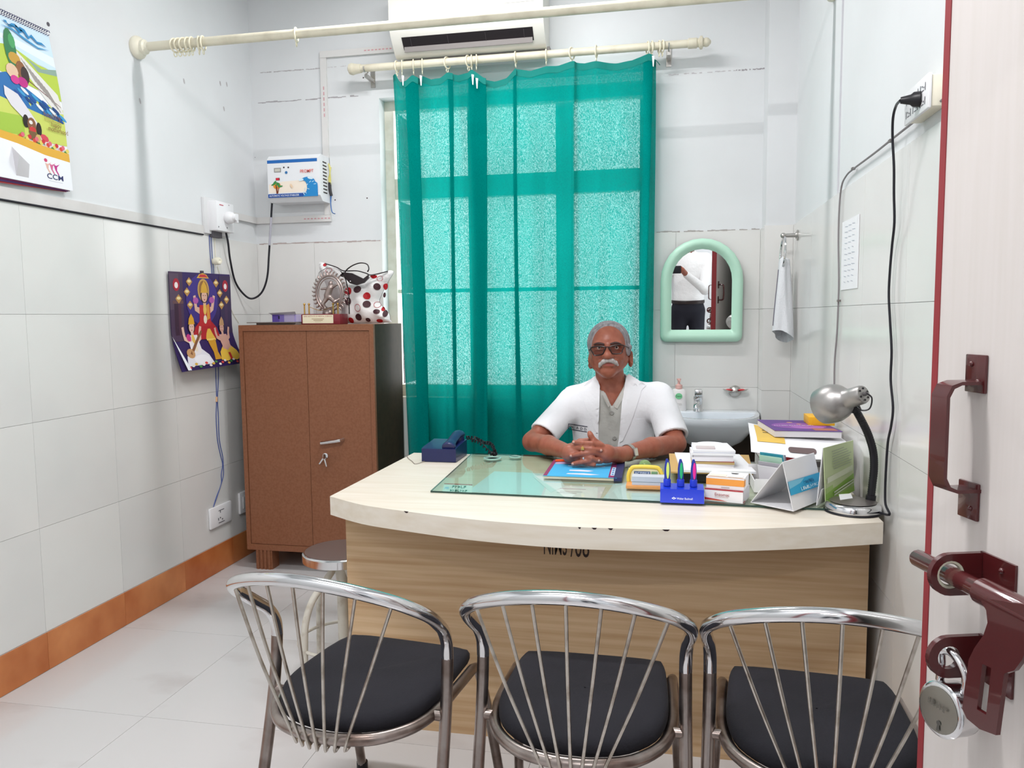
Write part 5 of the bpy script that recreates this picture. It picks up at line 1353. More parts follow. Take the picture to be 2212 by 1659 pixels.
slabthing('loose_papers', [(X0 + .015, Y0 - .022), (X1 + .018, Y0 - .018), (X1 - .005, Y1 - .01), (X0 + .0, Y1 - .005)], zz, zz + .007, paper, 'loose white sheets spread over the buff folder', 'papers'); zz += .007
cols = [('#f0eef0', .010), ('#b9a06a', .007), ('#9a4a42', .002), ('#eceaee', .012), ('#e4e2e6', .008), ('#f4f4f6', .008), ('#cdd2e6', .0015), ('#f2f2f6', .007)]
nmz = ['thick white booklet at the bottom of the small stack', 'tan notebook near the bottom of the small stack', 'thin red notebook above the tan one in the stack', 'white booklet in the middle of the small stack', 'greyish white pad below the top booklets', 'white pad second from the top of the stack', 'thin bluish sheet just below the top pad', 'white printed pad on top of the paper stack']
for (c_, t_), lb in zip(cols, nmz):
    j = [random.uniform(-.006, .006) for _ in range(4)]
    b0 = [(X0 + .055 + j[0], Y0 + .035 + j[1]), (X1 - .045 + j[2], Y0 + .038 + j[3]), (X1 - .055 + j[0], Y0 + .19 + j[1]), (X0 + .05 + j[2], Y0 + .187 + j[3])]
    slabthing('notebook', b0, zz, zz + t_, mat('page ' + c_, c_, .7), lb, 'notebook'); zz += t_
tpx = lambda u, v, h: (X0 + .06 + u * .12, Y0 + .04 + v * .14, zz + h)
obj('round_card', MB().prism(ell(0, 0, .045, .04, 22), 0, .0008, Matrix.Translation((X0 + .115, Y0 + .165, zz))), paper, label='round white card lying on top of the paper stack', cat='card')
obj('card_slip', MB().box(X0 + .065, X0 + .125, Y0 + .05, Y0 + .085, zz, zz + .006, .001), mat('pinkish card', '#cfc3c3', .6), label='small pinkish box lying on the top pad', cat='card')

# ---- tray of leaning files
tb0 = onZ(1608, 1062, ZG); 
tr_ = thing('file_tray', 'white open tray holding leaning papers behind the tent calendar', 'tray', (.33, 2.42, ZG))
tx0_, tx1_, ty0_, ty1_ = .262, .43, 2.37, 2.56
obj('tray', MB().box(tx0_, tx1_, ty0_, ty1_, ZG, ZG + .003).box(tx0_, tx0_ + .003, ty0_, ty1_, ZG + .003, ZG + .035).box(tx1_ - .003, tx1_, ty0_, ty1_, ZG + .003, ZG + .035).box(tx0_ + .003, tx1_ - .003, ty0_, ty0_ + .003, ZG + .003, ZG + .04).box(tx0_ + .003, tx1_ - .003, ty1_ - .003, ty1_, ZG + .003, ZG + .05), mat('tray white', '#e6e4e4', .5), tr_)
lf = [('#e2dfe4', .070, 'white leaflet at the front of'), ('#b9b6be', .082, 'silver grey leaflet in'), ('#b8dcc6', .100, 'mint green leaflet in'), ('#3f9fb4', .108, 'blue leaflet in'), ('#d5d2d8', .106, 'pale grey leaflet in'), ('#8a8c9c', .104, 'dark grey leaflet at the back of')]
wv = unit(np.array([.80, -.60, 0])); dv = unit(np.array([-.42, .0, .90])); dv = unit(dv - wv * (dv @ wv)); nv = np.cross(wv, dv); nv = nv if nv[1] < 0 else -nv
for i, (c_, ln, nm) in enumerate(lf):
    p_ = np.array([tx0_ + .026, ty0_ + .062, ZG + .0065]) - nv * .0115 * i - wv * .002 * i; p_[2] = ZG + .0065
    obj('leaflet', MB().box(0, .075, 0, ln, 0, .0016, M=frame(p_, wv, dv, np.cross(wv, dv))), mat('leaflet ' + c_, c_, .55), label=nm + ' the white file tray', cat='leaflet')

# ---- tent calendars
def tri_tent(A, Bp, Rp, v, th, m, t, name='panel'):
    for nm, p0, p1 in (('left_panel', A, Rp), ('right_panel', Bp, Rp), ('base_panel', A, Bp)):
        n = unit(np.cross(p1 - p0, v)) * th
        q = [p0, p1, p1 + v, p0 + v]; obj(nm, MB().add(list(q) + [p + n for p in q], [(0, 1, 2, 3), (7, 6, 5, 4), (0, 4, 5, 1), (1, 5, 6, 2), (2, 6, 7, 3), (3, 7, 4, 0)]), m, t)
zt_c = ZG + .002
A = onZ(1622, 1086, zt_c); Bp = onZ(1714, 1105, zt_c); C = onZ(1766, 1084, zt_c); v = (C - Bp) * 1.3; v[2] = 0
Rp = onY(1691, 999, Bp[1] + .015)
wcard = mat('white board', '#e9e9ec', .5)
t1 = thing('tent_calendar', 'white tent calendar with a blue band facing right', 'desk calendar', (.33, 2.22, ZG))
tri_tent(A, Bp, Rp, v, .0018, wcard, t1)
pn = unit(np.cross(v, Rp - Bp))
sg = 1 if np.dot(pn, CP - Bp) > 0 else -1
decal('band', t1, lambda u, w, h: Bp + u * v + w * (Rp - Bp) + pn * sg * (h + .0022), [('#31a9d6', [(0, .32), (1.0, .30), (1.0, .58), (0, .60)]), ('#7cc6e2', [(0, .45), (.35, .50), (.5, .58), (.0, .60)]), ] + scrib(.45, .45, .3, .07, '#1d6f9a', 6) + scrib(.3, .35, .6, .07, '#d8f0f8', 11))
t2 = thing('tent_calendar', 'green and white tent calendar beside the desk lamp', 'desk calendar', (.43, 2.25, ZG))
E_, G_ = onZ(1784, 1091, ZG + .001), onZ(1845, 1060, ZG + .001)
Et, Gt = onY(1779, 968, E_[1] + .004), onY(1843, 951, G_[1] + .004)
F_ = onZ(1763, 1092, ZG + .001); v2 = G_ - E_
def quad3(name, q, th, m, t):
    n = unit(np.cross(q[1] - q[0], q[3] - q[0])) * th
    return obj(name, MB().add(list(q) + [p + n for p in q], [(0, 1, 2, 3), (7, 6, 5, 4), (0, 4, 5, 1), (1, 5, 6, 2), (2, 6, 7, 3), (3, 7, 4, 0)]), m, t)
quad3('face', [E_, G_, Gt, Et], -.002, mat('pale green board', '#c5d3a4', .5), t2)
quad3('back', [F_, F_ + v2, Gt - (.003, 0, 0), Et - (.003, 0, 0)], .002, wcard, t2)
mid = (E_ + F_) / 2; quad3('foot_flap', [F_ + (.002, .002, 0), F_ + v2 * .9, mid + v2 * .9 + (0, 0, .045), mid + (0, 0, .045)], .001, wcard, t2)
sgn = unit(np.cross(G_ - E_, Et - E_)); sgn = sgn if np.dot(sgn, CP - E_) > 0 else -sgn
it = [('#a9c878', [(0, .0), (1, .0), (1, .38), (.5, .32), (0, .28)]), ('#8fbb52', [(0, .05), (1, .22), (1, .34), (0, .18)]), ('#9ccb55', [(0, 0), (1, 0), (1, .10), (0, .06)]), ('#dfe6cc', [(.06, .36), (.96, .40), (.96, .50), (.06, .46)])]
for k in range(8): it.append(('#a8b29a', rect(.25 + .02 * (k % 2), .88 - .045 * k, .92 - .05 * (k % 3), .895 - .045 * k)))
for k in range(2): it.append(('#e2e8d6', [(.25, .10 + .05 * k), (.95, .17 + .05 * k), (.95, .195 + .05 * k), (.25, .125 + .05 * k)]))
decal('print', t2, lambda u, w, h: E_ + u * (G_ - E_) + w * (Et - E_) + sgn * h, it)

# ---- pile of files, folder with hand hole, magazine
x0_, x1_ = .30, .548
ZP = ZG
pl_ = [('#d8d4d4', .040, 'grey white file at the bottom of the pile by the wall'), ('#8a8486', .018, 'dark grey file low in the pile by the wall'), ('#e2dfe0', .026, 'white file in the middle of the pile by the wall'), ('#a39c9c', .016, 'grey file near the top of the pile by the wall'), ('#ece9ea', .024, 'white file under the big white folder')]
for c_, t_, lb in pl_:
    j = random.uniform(-.006, .006)
    obj('document_file', MB().box(x0_ + .012 + j, x1_ - .01, 2.585 + j, 2.86, ZP, ZP + t_, .001, seg=1), mat('file ' + c_, c_, .6), label=lb, cat='file'); ZP += t_
obj('red_packet', MB().box(.345, .43, 2.567, 2.576, ZG + .045, ZG + .105, .002), mat('red packet', '#c01a22', .4), label='bright red packet standing in front of the file pile', cat='packet')
fo = thing('folder', 'big white folder with a hand hole lying on the file pile', 'folder', (.41, 2.68, ZP))
N = 14; rows = []
fx0, fx1, fy0, fy1 = .278, .562, 2.475, 2.87
def fsurf(u, v, h):
    return np.array([fx0 + (fx1 - fx0) * u + .03 * (v - .5) * (1 - u), fy0 + (fy1 - fy0) * v, ZP + .002 + .012 * math.exp(-u * 6) * v - .045 * (max(0, .27 - v) / .27) ** 1.3 * (.55 + .45 * math.sin(3 * u)) + .004 * math.sin(5 * u) * (1 - v) + h])
obj('sheet', sheet(fsurf, .003), paper, fo, sharp=180, recalc=False)
decal('print', fo, fsurf, [('#e3bd58', [(.07, .18), (.36, .16), (.36, .92), (.07, .94)]), ('#8a6f30', rect(.15, .62, .30, .68)), ('#8a6f30', rect(.15, .5, .28, .55)), ('#6b5a5a', rrect(.38, .05, .66, .12, .03))], h0=.0046, dh=.0003, sub=.05)
mg = thing('magazine', 'purple covered magazine on top of the white folder', 'magazine', (.44, 2.70, ZP + .012))
mgz = ZP + .0125
mo = np.array([.345, 2.575, mgz]); mu = np.array([.205, .0, 0]); mv = np.array([-.025, .255, 0])
mq = lambda u, v, h: mo + u * mu + v * mv + np.array([0, 0, h])
slab('pages', .005, .99, .01, .99, 0, .020, mat('magazine pages', '#dcd9dc', .7), mg, mq)
slab('cover', 0, 1, 0, 1, .020, .0215, ink('#5f3a86'), mg, mq)
decal('cover_print', mg, lambda u, v, h: mq(u, v, .0215 + h), [('#8a4fa0', ell(.5, .45, .42, .28, 18)), ('#a868b4', ell(.6, .35, .25, .16, 16)), ('#b06a5c', rect(.62, .05, .96, .24)), ('#e6b070', ell(.45, .75, .05, .03, 10)), ('#e0a860', ell(.55, .6, .04, .025, 10))] + scrib(.12, .42, .62, .05, '#e8dcee', 16), h0=.0002, dh=.00006)
obj('yellow_box', MB().box(.470, .552, 2.70, 2.80, mgz + .0218, mgz + .050, .001), mat('yellow card', '#f0b41e', .45), label='yellow box standing on the purple magazine behind the lamp', cat='box')

# ---- desk lamp
lb = onZ(1851, 1096, ZD + .0); lx, ly = .503, 2.207
lm = thing('desk_lamp', 'silver gooseneck desk lamp at the right end of the desk', 'lamp', (lx, ly, ZD))
obj('base', MB().lathe([(.071, 0), (.072, .006), (.070, .02), (.064, .026), (.05, .028), (.0001, .029)], 36, Matrix.Translation((lx, ly, ZD + .0005))), chrome, lm)
obj('base_top', MB().lathe([(.060, .0285), (.05, .030), (.0001, .031)], 30, Matrix.Translation((lx, ly, ZD + .0005))), mat('dull lamp top', '#8a8280', .35, .8), lm)
obj('base_ring', MB().lathe([(.073, 0), (.075, .002), (.073, .006)], 36, Matrix.Translation((lx, ly, ZD + .0002))), blackpl, lm)
npx = [(1880, 1085), (1884, 1050), (1888, 1010), (1886, 975), (1876, 940), (1862, 910), (1850, 888), (1843, 870)]
ny = ly + .02
npt = crv([onY(x, y, ny) for x, y in npx], 16)
npt[0][2] = ZD + .03
rr = [.0109 if i % 2 else .0100 for i in range(len(npt))]
obj('gooseneck', MB().tube(npt, rr, 12), blackpl, lm)
obj('collar', MB().tube(npt[:9], .0135, 12), blackpl, lm)
obj('collar', MB().tube(npt[-17:-3], .0140, 12), blackpl, lm)
hc = onY(1797, 872, ny + .0); hb = onY(1864, 852, ny - .075)
axd = unit(hb - hc); ux_ = unit(np.cross(axd, (0, 0, 1))); uy_ = np.cross(axd, ux_)
sil = mat('silver lamp paint', '#a9a6a4', .38, .85)
Rb = .064
prf = [(r_ * .83, z_ * .86) for r_, z_ in [(.036, -.054), (.048, -.043), (.060, -.035), (.064, -.010), (.063, .012), (.056, .035), (.044, .050), (.035, .058), (.031, .066), (.0305, .09), (.030, .115), (.027, .122), (.0001, .124)]]
prf_in = [(.0001, .03), (.04, .02), (.055, -.02), (.050, -.051)]
sh = obj('shade', MB().lathe(prf, 32, frame(hc, ux_, uy_, axd)), sil, lm)
obj('bulb', MB().ball(hc - axd * .012, .026), mat('bulb glass', '#f0f0ea', .3), lm)
mb = MB()
for k in range(6):
    a = k * math.pi / 3 + .4; p = hc + axd * .1060 + (ux_ * math.cos(a) + uy_ * math.sin(a)) * .0155; mb.lathe([(.0028, 0), (.0028, .0012), (.0001, .0013)], 8, frame(p, ux_, uy_, axd))
obj('vent_holes', mb, blackpl, sh)
obj('end_knob', MB().lathe([(.006, 0), (.005, .008), (.0001, .009)], 10, frame(hc + axd * .106, ux_, uy_, axd)), mat('knob grey', '#5d5a5c', .5), sh)
e_ = hc + axd * .114
obj('lead', MB().tube(crv([e_, e_ + (.012, -.004, -.012), e_ + (.008, .0, -.04), e_ + (-.012, .01, -.045), npt[-3]], 5), .0022, 6), blackpl, lm)
pc_ = [onZ(1812, 1068, ZD + .0315), onZ(1838, 1066, ZD + .0315), onZ(1842, 1076, ZD + .0315), onZ(1815, 1080, ZD + .0315)]
slabthing('paper_scrap', pc_, ZD + .0305, ZD + .0318, paper, 'small white paper scrap lying on the lamp base', 'paper scrap')

# ================================================================== STOOL
zs = .462
sc = onZ(646, 1196, zs); scx_, scy_ = sc[0] + .128, 2.51
so = thing('stool', 'round steel stool with white bowed legs left of the desk', 'stool', (scx_, scy_, 0))
obj('seat', MB().lathe([(.122, -.035), (.135, -.03), (.135, -.004), (.131, .0), (.123, .001), (.0001, .002)], 40, Matrix.Translation((scx_, scy_, zs))), [chrome], so)
obj('seat_top', MB().lathe([(.126, .0012), (.1, .0028), (.0001, .003)], 40, Matrix.Translation((scx_, scy_, zs))), mat('dull steel top', '#9c918f', .32, .85), so)
whl = mat('chipped white enamel', '#d5d1c6', .4, noise=(25, '#b6ab9a', .5, .75, (1, 1, 1), 4))
for k in range(4):
    a = math.radians(45 + 90 * k + 12); d_ = np.array([math.cos(a), math.sin(a), 0]); c_ = np.array([scx_, scy_, 0])
    obj('leg', MB().tube(crv([c_ + d_ * .03 + (0, 0, zs - .05), c_ + d_ * .06 + (0, 0, zs - .09), c_ + d_ * .12 + (0, 0, zs - .15), c_ + d_ * .150 + (0, 0, zs - .22), c_ + d_ * .158 + (0, 0, zs - .30), c_ + d_ * .162 + (0, 0, .02)], 5), .0125, 10), whl, so)
    obj('foot_cap', MB().tube([c_ + d_ * .162 + (0, 0, .03), c_ + d_ * .162 + (0, 0, 0)], .015, 10), blackpl, so)
obj('pillar', MB().tube([(scx_, scy_, zs - .035), (scx_, scy_, zs - .11), (scx_, scy_, zs - .33)], [.03, .02, .02], 14), whl, so)
obj('rung', MB().tube([(scx_ + .157 * math.cos(t), scy_ + .157 * math.sin(t), .14) for t in np.linspace(0, 2 * math.pi, 32, endpoint=False)], .006, 8, closed=True), whl, so)

# ================================================================== CHAIRS
seatm = mat('black seat fabric', '#121118', .9, noise=(6, '#1a1921', .3, .7, (1, 1, 1), 4), bump=(300, .3, .002))
def make_chair(label, group):
    t = thing('visitor_chair', label, 'chair', (0, 0, 0), group)
    ZS = .42
    lg = lambda s: [(s * .2155, .018, .545), (s * .216, .014, .58), (s * .2185, -.008, .615), (s * .223, -.045, .645), (s * .223, -.085, .675), (s * .212, -.130, .705), (s * .175, -.175, .737), (s * .095, -.215, .766)]
    full = lg(-1) + [(0, -.229, .777)] + lg(1)[::-1]
    obj('back_rail', MB().tube(crv(full, 6), .0135, 14, caps=False), chrome, t)
    for s in (-1, 1):
        obj('leg', MB().tube(crv([(s * .2155, .018, .547), (s * .216, .012, .49), (s * .217, 0, ZS + .001), (s * .219, -.03, .30), (s * .222, -.075, .14), (s * .225, -.115, .008)], 5), .0133, 12), chromeworn, t, label='worn rear leg')
        obj('leg', MB().tube(crv([(s * .187, .235, ZS - .004), (s * .190, .262, ZS - .012), (s * .193, .276, ZS - .04), (s * .200, .315, .26), (s * .212, .385, .008)], 5), .0125, 12), chromeworn, t)
        obj('bracket', MB().tube([(s * .217, 0, ZS), (s * .180, .0, ZS)], .0115, 10), chromeworn, t)
        for x, y in ((s * .225, -.115), (s * .212, .385)):
            obj('foot_cap', MB().tube([(x, y, .022), (x, y, 0)], .016, 10), blackpl, t)
    ring_ = [(-.187, .235, ZS - .004), (-.190, .12, ZS), (-.188, .02, ZS), (-.168, -.06, ZS), (-.115, -.122, ZS), (-.05, -.147, ZS), (0, -.152, ZS), (.05, -.147, ZS), (.115, -.122, ZS), (.168, -.06, ZS), (.188, .02, ZS), (.190, .12, ZS), (.187, .235, ZS - .004)]
    obj('seat_frame', MB().tube(crv(ring_, 5), .0128, 12), chromeworn, t)
    # padded seat following the frame
    pl = [(-.170, .258), (-.180, .12), (-.180, .02), (-.160, -.055), (-.110, -.110), (-.05, -.134), (0, -.138), (.05, -.134), (.110, -.110), (.160, -.055), (.180, .02), (.180, .12), (.170, .258), (.152, .278), (.09, .288), (-.09, .288), (-.152, .278)]
    pl = [(p[0], p[1]) for p in crv([(a, b, 0) for a, b in pl], 3, closed=True)]; c = np.array([0, .08])
    rows = []
    for f, z in ((.90, ZS + .004), (.985, ZS + .006), (1.0, ZS + .014), (1.0, ZS + .026), (.975, ZS + .036), (.90, ZS + .041), (.6, ZS + .042), (.25, ZS + .040), (.01, ZS + .040)):
        rows.append([(c[0] + (p[0] - c[0]) * f, c[1] + (p[1] - c[1]) * f, z - .012 * max(0, (p[1] - .2)) / .1 * f) for p in pl])
    obj('seat', MB().grid(rows, closed=True).add(rows[0], [tuple(range(len(pl)))]), seatm, t, sharp=60)
    fl = np.array(crv(full, 6)); 
    for k in range(7):
        u = (k - 3) / 3.0
        xb = .062 * u; xt = .19 * u * (1 - .04 * abs(u))
        half = fl[np.argmin(np.abs(fl[:, 0] - xt) + (fl[:, 2] < .66) * 9)]
        yb = -.152 + .35 * xb * xb / .1
        pts = [half, half * .5 + np.array([xb * .5 + xt * .02, (yb - .014) * .5 - .006, (ZS) * .5]), (xb, yb - .0145, ZS - .005), (xb, yb - .006, ZS - .017), (xb, yb + .006, ZS - .012)]
        obj('spoke', MB().tube(crv(pts, 5), .0036, 8), spokem, t)
    return t
CH = (('chrome chair with black seat furthest left in front of the desk', (-.675, 1.569), -7.0), ('middle one of the three chrome chairs with black seats', (-.170, 1.567), -.5), ('chrome chair with black seat next to the open door', (.309, 1.56), -4.0))
ch0 = make_chair(CH[0][0], 'three chrome visitor chairs')
for i, (lb_, p, a) in enumerate(CH):
    o = ch0 if i == 0 else dup(ch0, label=lb_)
    o.location = (p[0], p[1], 0); o.rotation_euler = (0, 0, math.radians(a))

# ================================================================== DOOR
DFx, DHx = np.array([.331, 1.056, 0]), np.array([.578, .19, 0])
De = unit(DFx - DHx); Dn = np.array([-De[1], De[0], 0])      # along the leaf towards its free edge; out of the face seen
Dn = Dn if np.dot(Dn, CP - DFx) > 0 else -Dn
DL = np.linalg.norm(DFx - DHx)
def onD(x, y, h=0): return onP(x, y, DFx + Dn * h, Dn)
DM = frame(DHx, De, (0, 0, 1), Dn)                            # local: u along leaf, z up, h out of face
doorm = mat('pale door laminate', '#d3cdca', .42, noise=(4, '#d0cac6', .35, .7, (30, 30, 1.2), 4))
dr = obj('door_1', MB().box(0, DL - .0, .005, 2.09, -.036, -.0, M=DM), doorm, kind='structure')
obj('lipping', MB().box(DL - .009, DL + .002, .005, 2.09, -.037, .0012, M=DM), maroonlip, dr)
def loc(p): d_ = np.array(p) - DHx; return np.array([d_ @ De, d_[2], d_ @ Dn])
# pull handle
Dp0 = lambda u, z, h: np.array(DM @ Vector((u, z, h)))
hA, hB = loc(onD(2112, 822)), loc(onD(2097, 1058))
hd = obj('pull_handle', MB().prism(
    [(0, .0), (.028, .0), (.040, -.004), (.046, -.016), (.046, hB[1] - hA[1] + .016), (.040, hB[1] - hA[1] + .004), (.028, hB[1] - hA[1]), (0, hB[1] - hA[1]),
     (0, hB[1] - hA[1] + .004), (.028, hB[1] - hA[1] + .004), (.037, hB[1] - hA[1] + .008), (.042, hB[1] - hA[1] + .018), (.042, -.018), (.037, -.008), (.028, -.004), (0, -.004)],
    -.014, .014, frame(DHx + De * hA[0] + np.array([0, 0, hA[1]]), Dn, (0, 0, 1), De)), maroon, dr)
for h_, up in ((hA, 1), (hB, -1)):
    z0_, z1_ = (h_[1] - .014, h_[1] + .030) if up > 0 else (h_[1] - .034, h_[1] + .010)
    obj('handle_plate', MB().box(h_[0] - .017, h_[0] + .017, z0_, z1_, 0, .004, .0012, M=DM), maroon, hd)
    for dz in (.3, .75):
        obj('screw', MB().ball(tuple((DM @ Vector((h_[0] + .006 * (1 if dz > .5 else -1), z0_ + (z1_ - z0_) * dz, .004)))), .0032, 8, 6), maroon, hd)
bh = obj('pull_handle', MB().tube(crv([Dp0(hA[0], hA[1], -.036), Dp0(hA[0], hA[1], -.07), Dp0(hA[0], hA[1] - .02, -.082), Dp0(hA[0], hB[1] + .02, -.082), Dp0(hA[0], hB[1], -.07), Dp0(hA[0], hB[1], -.036)], 4), .007, 8), maroon, dr)
for z_ in (hA[1], hB[1]): obj('handle_plate', MB().box(hA[0] - .017, hA[0] + .017, z_ - .03, z_ + .03, -.040, -.036, M=DM), maroon, bh)
# sliding bolt
HB = .040
bc = loc(onD(2050, 1240, HB)); zb_ = bc[1]; tipu = loc(onD(1978, 1207, HB))[0]
bolt = thing('door_bolt', 'maroon sliding bolt with a slotted hasp on the open door', 'bolt', DHx + De * bc[0] + np.array([0, 0, zb_]) )
Dp = lambda u, z, h: np.array(DM @ Vector((u, z, h)))
obj('rod', MB().tube([Dp(tipu, zb_, HB), Dp(tipu - .004, zb_, HB), Dp(bc[0] - .25, zb_, HB)], [.0085, .0105, .0105], 16), maroon, bolt)
slu = loc(onD(2122, 1275, HB))[0]
obj('sleeve', MB().tube([Dp(slu, zb_, HB), Dp(slu - .16, zb_, HB)], .0145, 18), maroon, bolt)
def staple(u, z, hole, par, bush):
    R1 = .0245
    a = [(R1 * math.cos(t) + HB, R1 * math.sin(t)) for t in np.linspace(-math.pi / 2, math.pi / 2, 13)]
    outer_ = [(0, -R1)] + a + [(0, R1)]
    inner_ = [(HB + hole * math.cos(t), hole * math.sin(t)) for t in np.linspace(math.pi, -math.pi, 21)]
    pol = outer_ + [(0, 0.0001)] + inner_ + [(0, -.0001)]
    mbx = MB().prism(pol, -.0035, .0035, frame(Dp(u, z, 0), Dn, (0, 0, 1), De))
    s_ = obj('staple', mbx, maroon, par)
    obj('staple_plate', MB().box(u - .055, u - .0, z - .026, z + .026, 0, .003, M=DM), maroon, par)
    for dz in (-.014, .014): obj('rivet', MB().ball(Dp(u - .035, z + dz, .003), .0035, 8, 6), maroon, par)
    if bush:
        obj('bushing', MB().tube([Dp(u, z, HB) + (Dn * math.cos(t) + np.array([0, 0, 1.]) * math.sin(t)) * (hole - .001) for t in np.linspace(0, 2 * math.pi, 24, endpoint=False)], .0032, 8, closed=True), mat('bush ivory', '#c9c8b4', .5), par)
staple(bc[0], zb_, .0165, bolt, True)
s2 = loc(onD(2046, 1418, HB)); staple(s2[0], s2[1], .0135, bolt, False)
HP = .052
hp = [loc(onD(x, y, HP)) for x, y in ((2118, 1290), (2134, 1318), (2137, 1345), (2128, 1372), (2108, 1400), (2096, 1425), (2082, 1530), (2092, 1552), (2120, 1575), (2155, 1588), (2173, 1455), (2195, 1448), (2212, 1425), (2230, 1380), (2240, 1310))]
sl_ = [loc(onD(x, y, HP)) for x, y in ((2126, 1434), (2145, 1443), (2134, 1544), (2114, 1532))]
o2 = [(p[0], p[1]) for p in hp]; i2 = [(p[0], p[1]) for p in sl_]
k0 = 5; ring2 = o2[:k0 + 1] + [i2[0]] + [i2[3], i2[2], i2[1], i2[0]] + o2[k0:]
ring2[k0 + 5] = (i2[0][0] + 1e-5, i2[0][1] + 1e-5)
ring2[k0 + 6] = (o2[k0][0] + 1e-5, o2[k0][1] - 1e-5)
obj('hasp', MB().prism_hole(o2, i2, HP - .003, HP + .002, DM), maroon, bolt)
# padlock
pk = thing('padlock', 'round steel padlock hanging from the bolt staple', 'padlock', Dp(s2[0], s2[1] - .09, HB))
pn_ = unit(Dn * .96 - De * .2 + np.array([0, 0, .06])); pu = unit(np.cross((0, 0, 1), pn_)); pw = np.cross(pn_, pu)
pcn = onD(2034, 1533, HB + .012)
Rl = .0305
obj('body', MB().lathe([(Rl * .9, -.030), (Rl * .98, -.026), (Rl, -.02), (Rl, -.004), (Rl * 1.03, -.003), (Rl * 1.03, .001), (Rl * .97, .003), (Rl * .9, .004), (.0001, .0045)], 36, frame(pcn, pu, pw, pn_)), chrome, pk)
obj('face', MB().lathe([(Rl * .86, .0046), (Rl * .8, .0052), (.0001, .0056)], 30, frame(pcn, pu, pw, pn_)), mat('dull lock face', '#8d8a82', .4, .9), pk)
decal('engraving', pk, lambda u, v, h: pcn + pu * u * Rl + pw * v * Rl + pn_ * (.0056 + h), [('#4c4a46', ell(.1, -.45, .10, .09, 10)), ('#4c4a46', [(.06, -.5), (.14, -.5), (.18, -.75), (.02, -.75)])] + scrib(-.45, .10, .9, .22, '#5a5750', 6))
stc = Dp(s2[0], s2[1], HB - .002)
tb_ = pcn - pn_ * .012 + pw * Rl * .86
pts = [tb_ + pu * .017, tb_ + pu * .017 + pw * .02, stc + pu * .012 + np.array([0, 0, .002]), stc + np.array([0, 0, .006]) + pu * .0, stc - pu * .010 + np.array([0, 0, .001]), tb_ - pu * .017 + pw * .02, tb_ - pu * .017]
obj('shackle', MB().tube(crv(pts, 6), .0048, 10), chrome, pk)
# ================================================================== THE SEATED MAN
HY = 3.12
HP_ = lambda x, y, dy=0.: onY(1240 + x * .10847, 680 + y * .1085, HY + dy)
Z6 = lambda x, y: (1100 + x * .229, 660 + y * .229)
def rest(p, r, zmin=None): p = np.array(p); p[2] = max(p[2], (ZG + .0005 if zmin is None else zmin) + r); return p
skinm = mat('brown skin', '#a3614c', .4, noise=(40, '#94523f', .35, .7, (1, 1, 1), 3))
man = thing('person', 'seated man in a white short-sleeved coat and glasses, hands clasped on the desk', 'person', (-.2, 3.2, 0))
SL, SR = onY(1236, 868, 3.18), onY(1424, 858, 3.18)
EL, ER = rest(onY(1150, 958, 2.985), .036), rest(onY(1460, 958, 3.0), .036)
W1, W2 = rest(onY(1232, 978, 2.715), .026), rest(onY(1337, 983, 2.715), .026)
NB = HP_(740, 1500, .055)
B = Vox((-.66, 2.53, .66), (.19, 3.34, 1.285), .0032)
# torso under the clothes, shoulders, neck
B.cone((NB[0], 3.20, .70), (NB[0], 3.19, .88), .118, .122, .0, sc=(1.15, .72, 1))
B.cone(SL + (.03, .005, -.012), SR + (-.03, .005, -.012), .045, .045, .05)
B.cone(HP_(690, 1000, .03), NB, .056, .060, .03, sc=(1, 1, 1))
B.cone(NB + (0, -.036, -.05), NB + (0, -.02, -.02), .036, .05, .03)
# head
B.ell(HP_(685, 560, .005), (.079, .098, .085), .02)
B.ell(HP_(680, 830, -.030), (.067, .062, .078), .025)
for a, b in ((430, 640), (930, 705)):
    B.cone(HP_(a, 900, -.015), HP_(b, 1120, -.068), .030, .024, .02)
B.ell(HP_(675, 1120, -.078), (.026, .020, .020), .018)
for x in (495, 865): B.ell(HP_(x, 820, -.066), (.026, .022, .026), .02)
B.cone(HP_(440, 585, -.080), HP_(640, 600, -.088), .012, .012, .015); B.cone(HP_(900, 575, -.080), HP_(710, 597, -.088), .012, .012, .015)
for x in (500, 845): B.ell(HP_(x, 655, -.100), (.021, .016, .013), .012, sub=True)
B.cone(HP_(662, 640, -.090), HP_(668, 800, -.114), .0085, .013, .010)
B.ell(HP_(668, 818, -.118), (.0165, .016, .0145), .008)
for x in (612, 728): B.ell(HP_(x, 834, -.104), (.0125, .014, .0105), .006)
B.ell(HP_(675, 945, -.088), (.032, .018, .020), .012)
B.cone(HP_(580, 978, -.099), HP_(800, 975, -.099), .006, .006, .006); B.cone(HP_(600, 1010, -.098), HP_(770, 1008, -.098), .007, .007, .006)
B.cone(HP_(560, 994, -.107), HP_(680, 990, -.110), .0022, .0022, .003, sub=True); B.cone(HP_(680, 990, -.110), HP_(820, 990, -.107), .0022, .0022, .003, sub=True)
for x, y, s in ((335, 915, -1), (1128, 875, 1)):
    c_ = HP_(x, y, .005); a = s * .35
    Rm = [[math.cos(a), -math.sin(a), 0], [math.sin(a), math.cos(a), 0], [0, 0, 1]]
    B.ell(c_, (.010, .024, .034), .006, R=Rm); B.ell(c_ + (s * .006, -.012, .002), (.006, .010, .018), .005, sub=True)
# arms
B.cone(SL, EL, .046, .037, .03); B.cone(SR, ER, .046, .037, .03)
m1, m2 = EL * .55 + W1 * .45 + (0, 0, .004), ER * .55 + W2 * .45 + (0, 0, .004)
B.cone(EL, m1, .037, .0355, .015).cone(m1, W1, .0355, .0255, .015); B.cone(ER, m2, .037, .0355, .015).cone(m2, W2, .0355, .0255, .015)
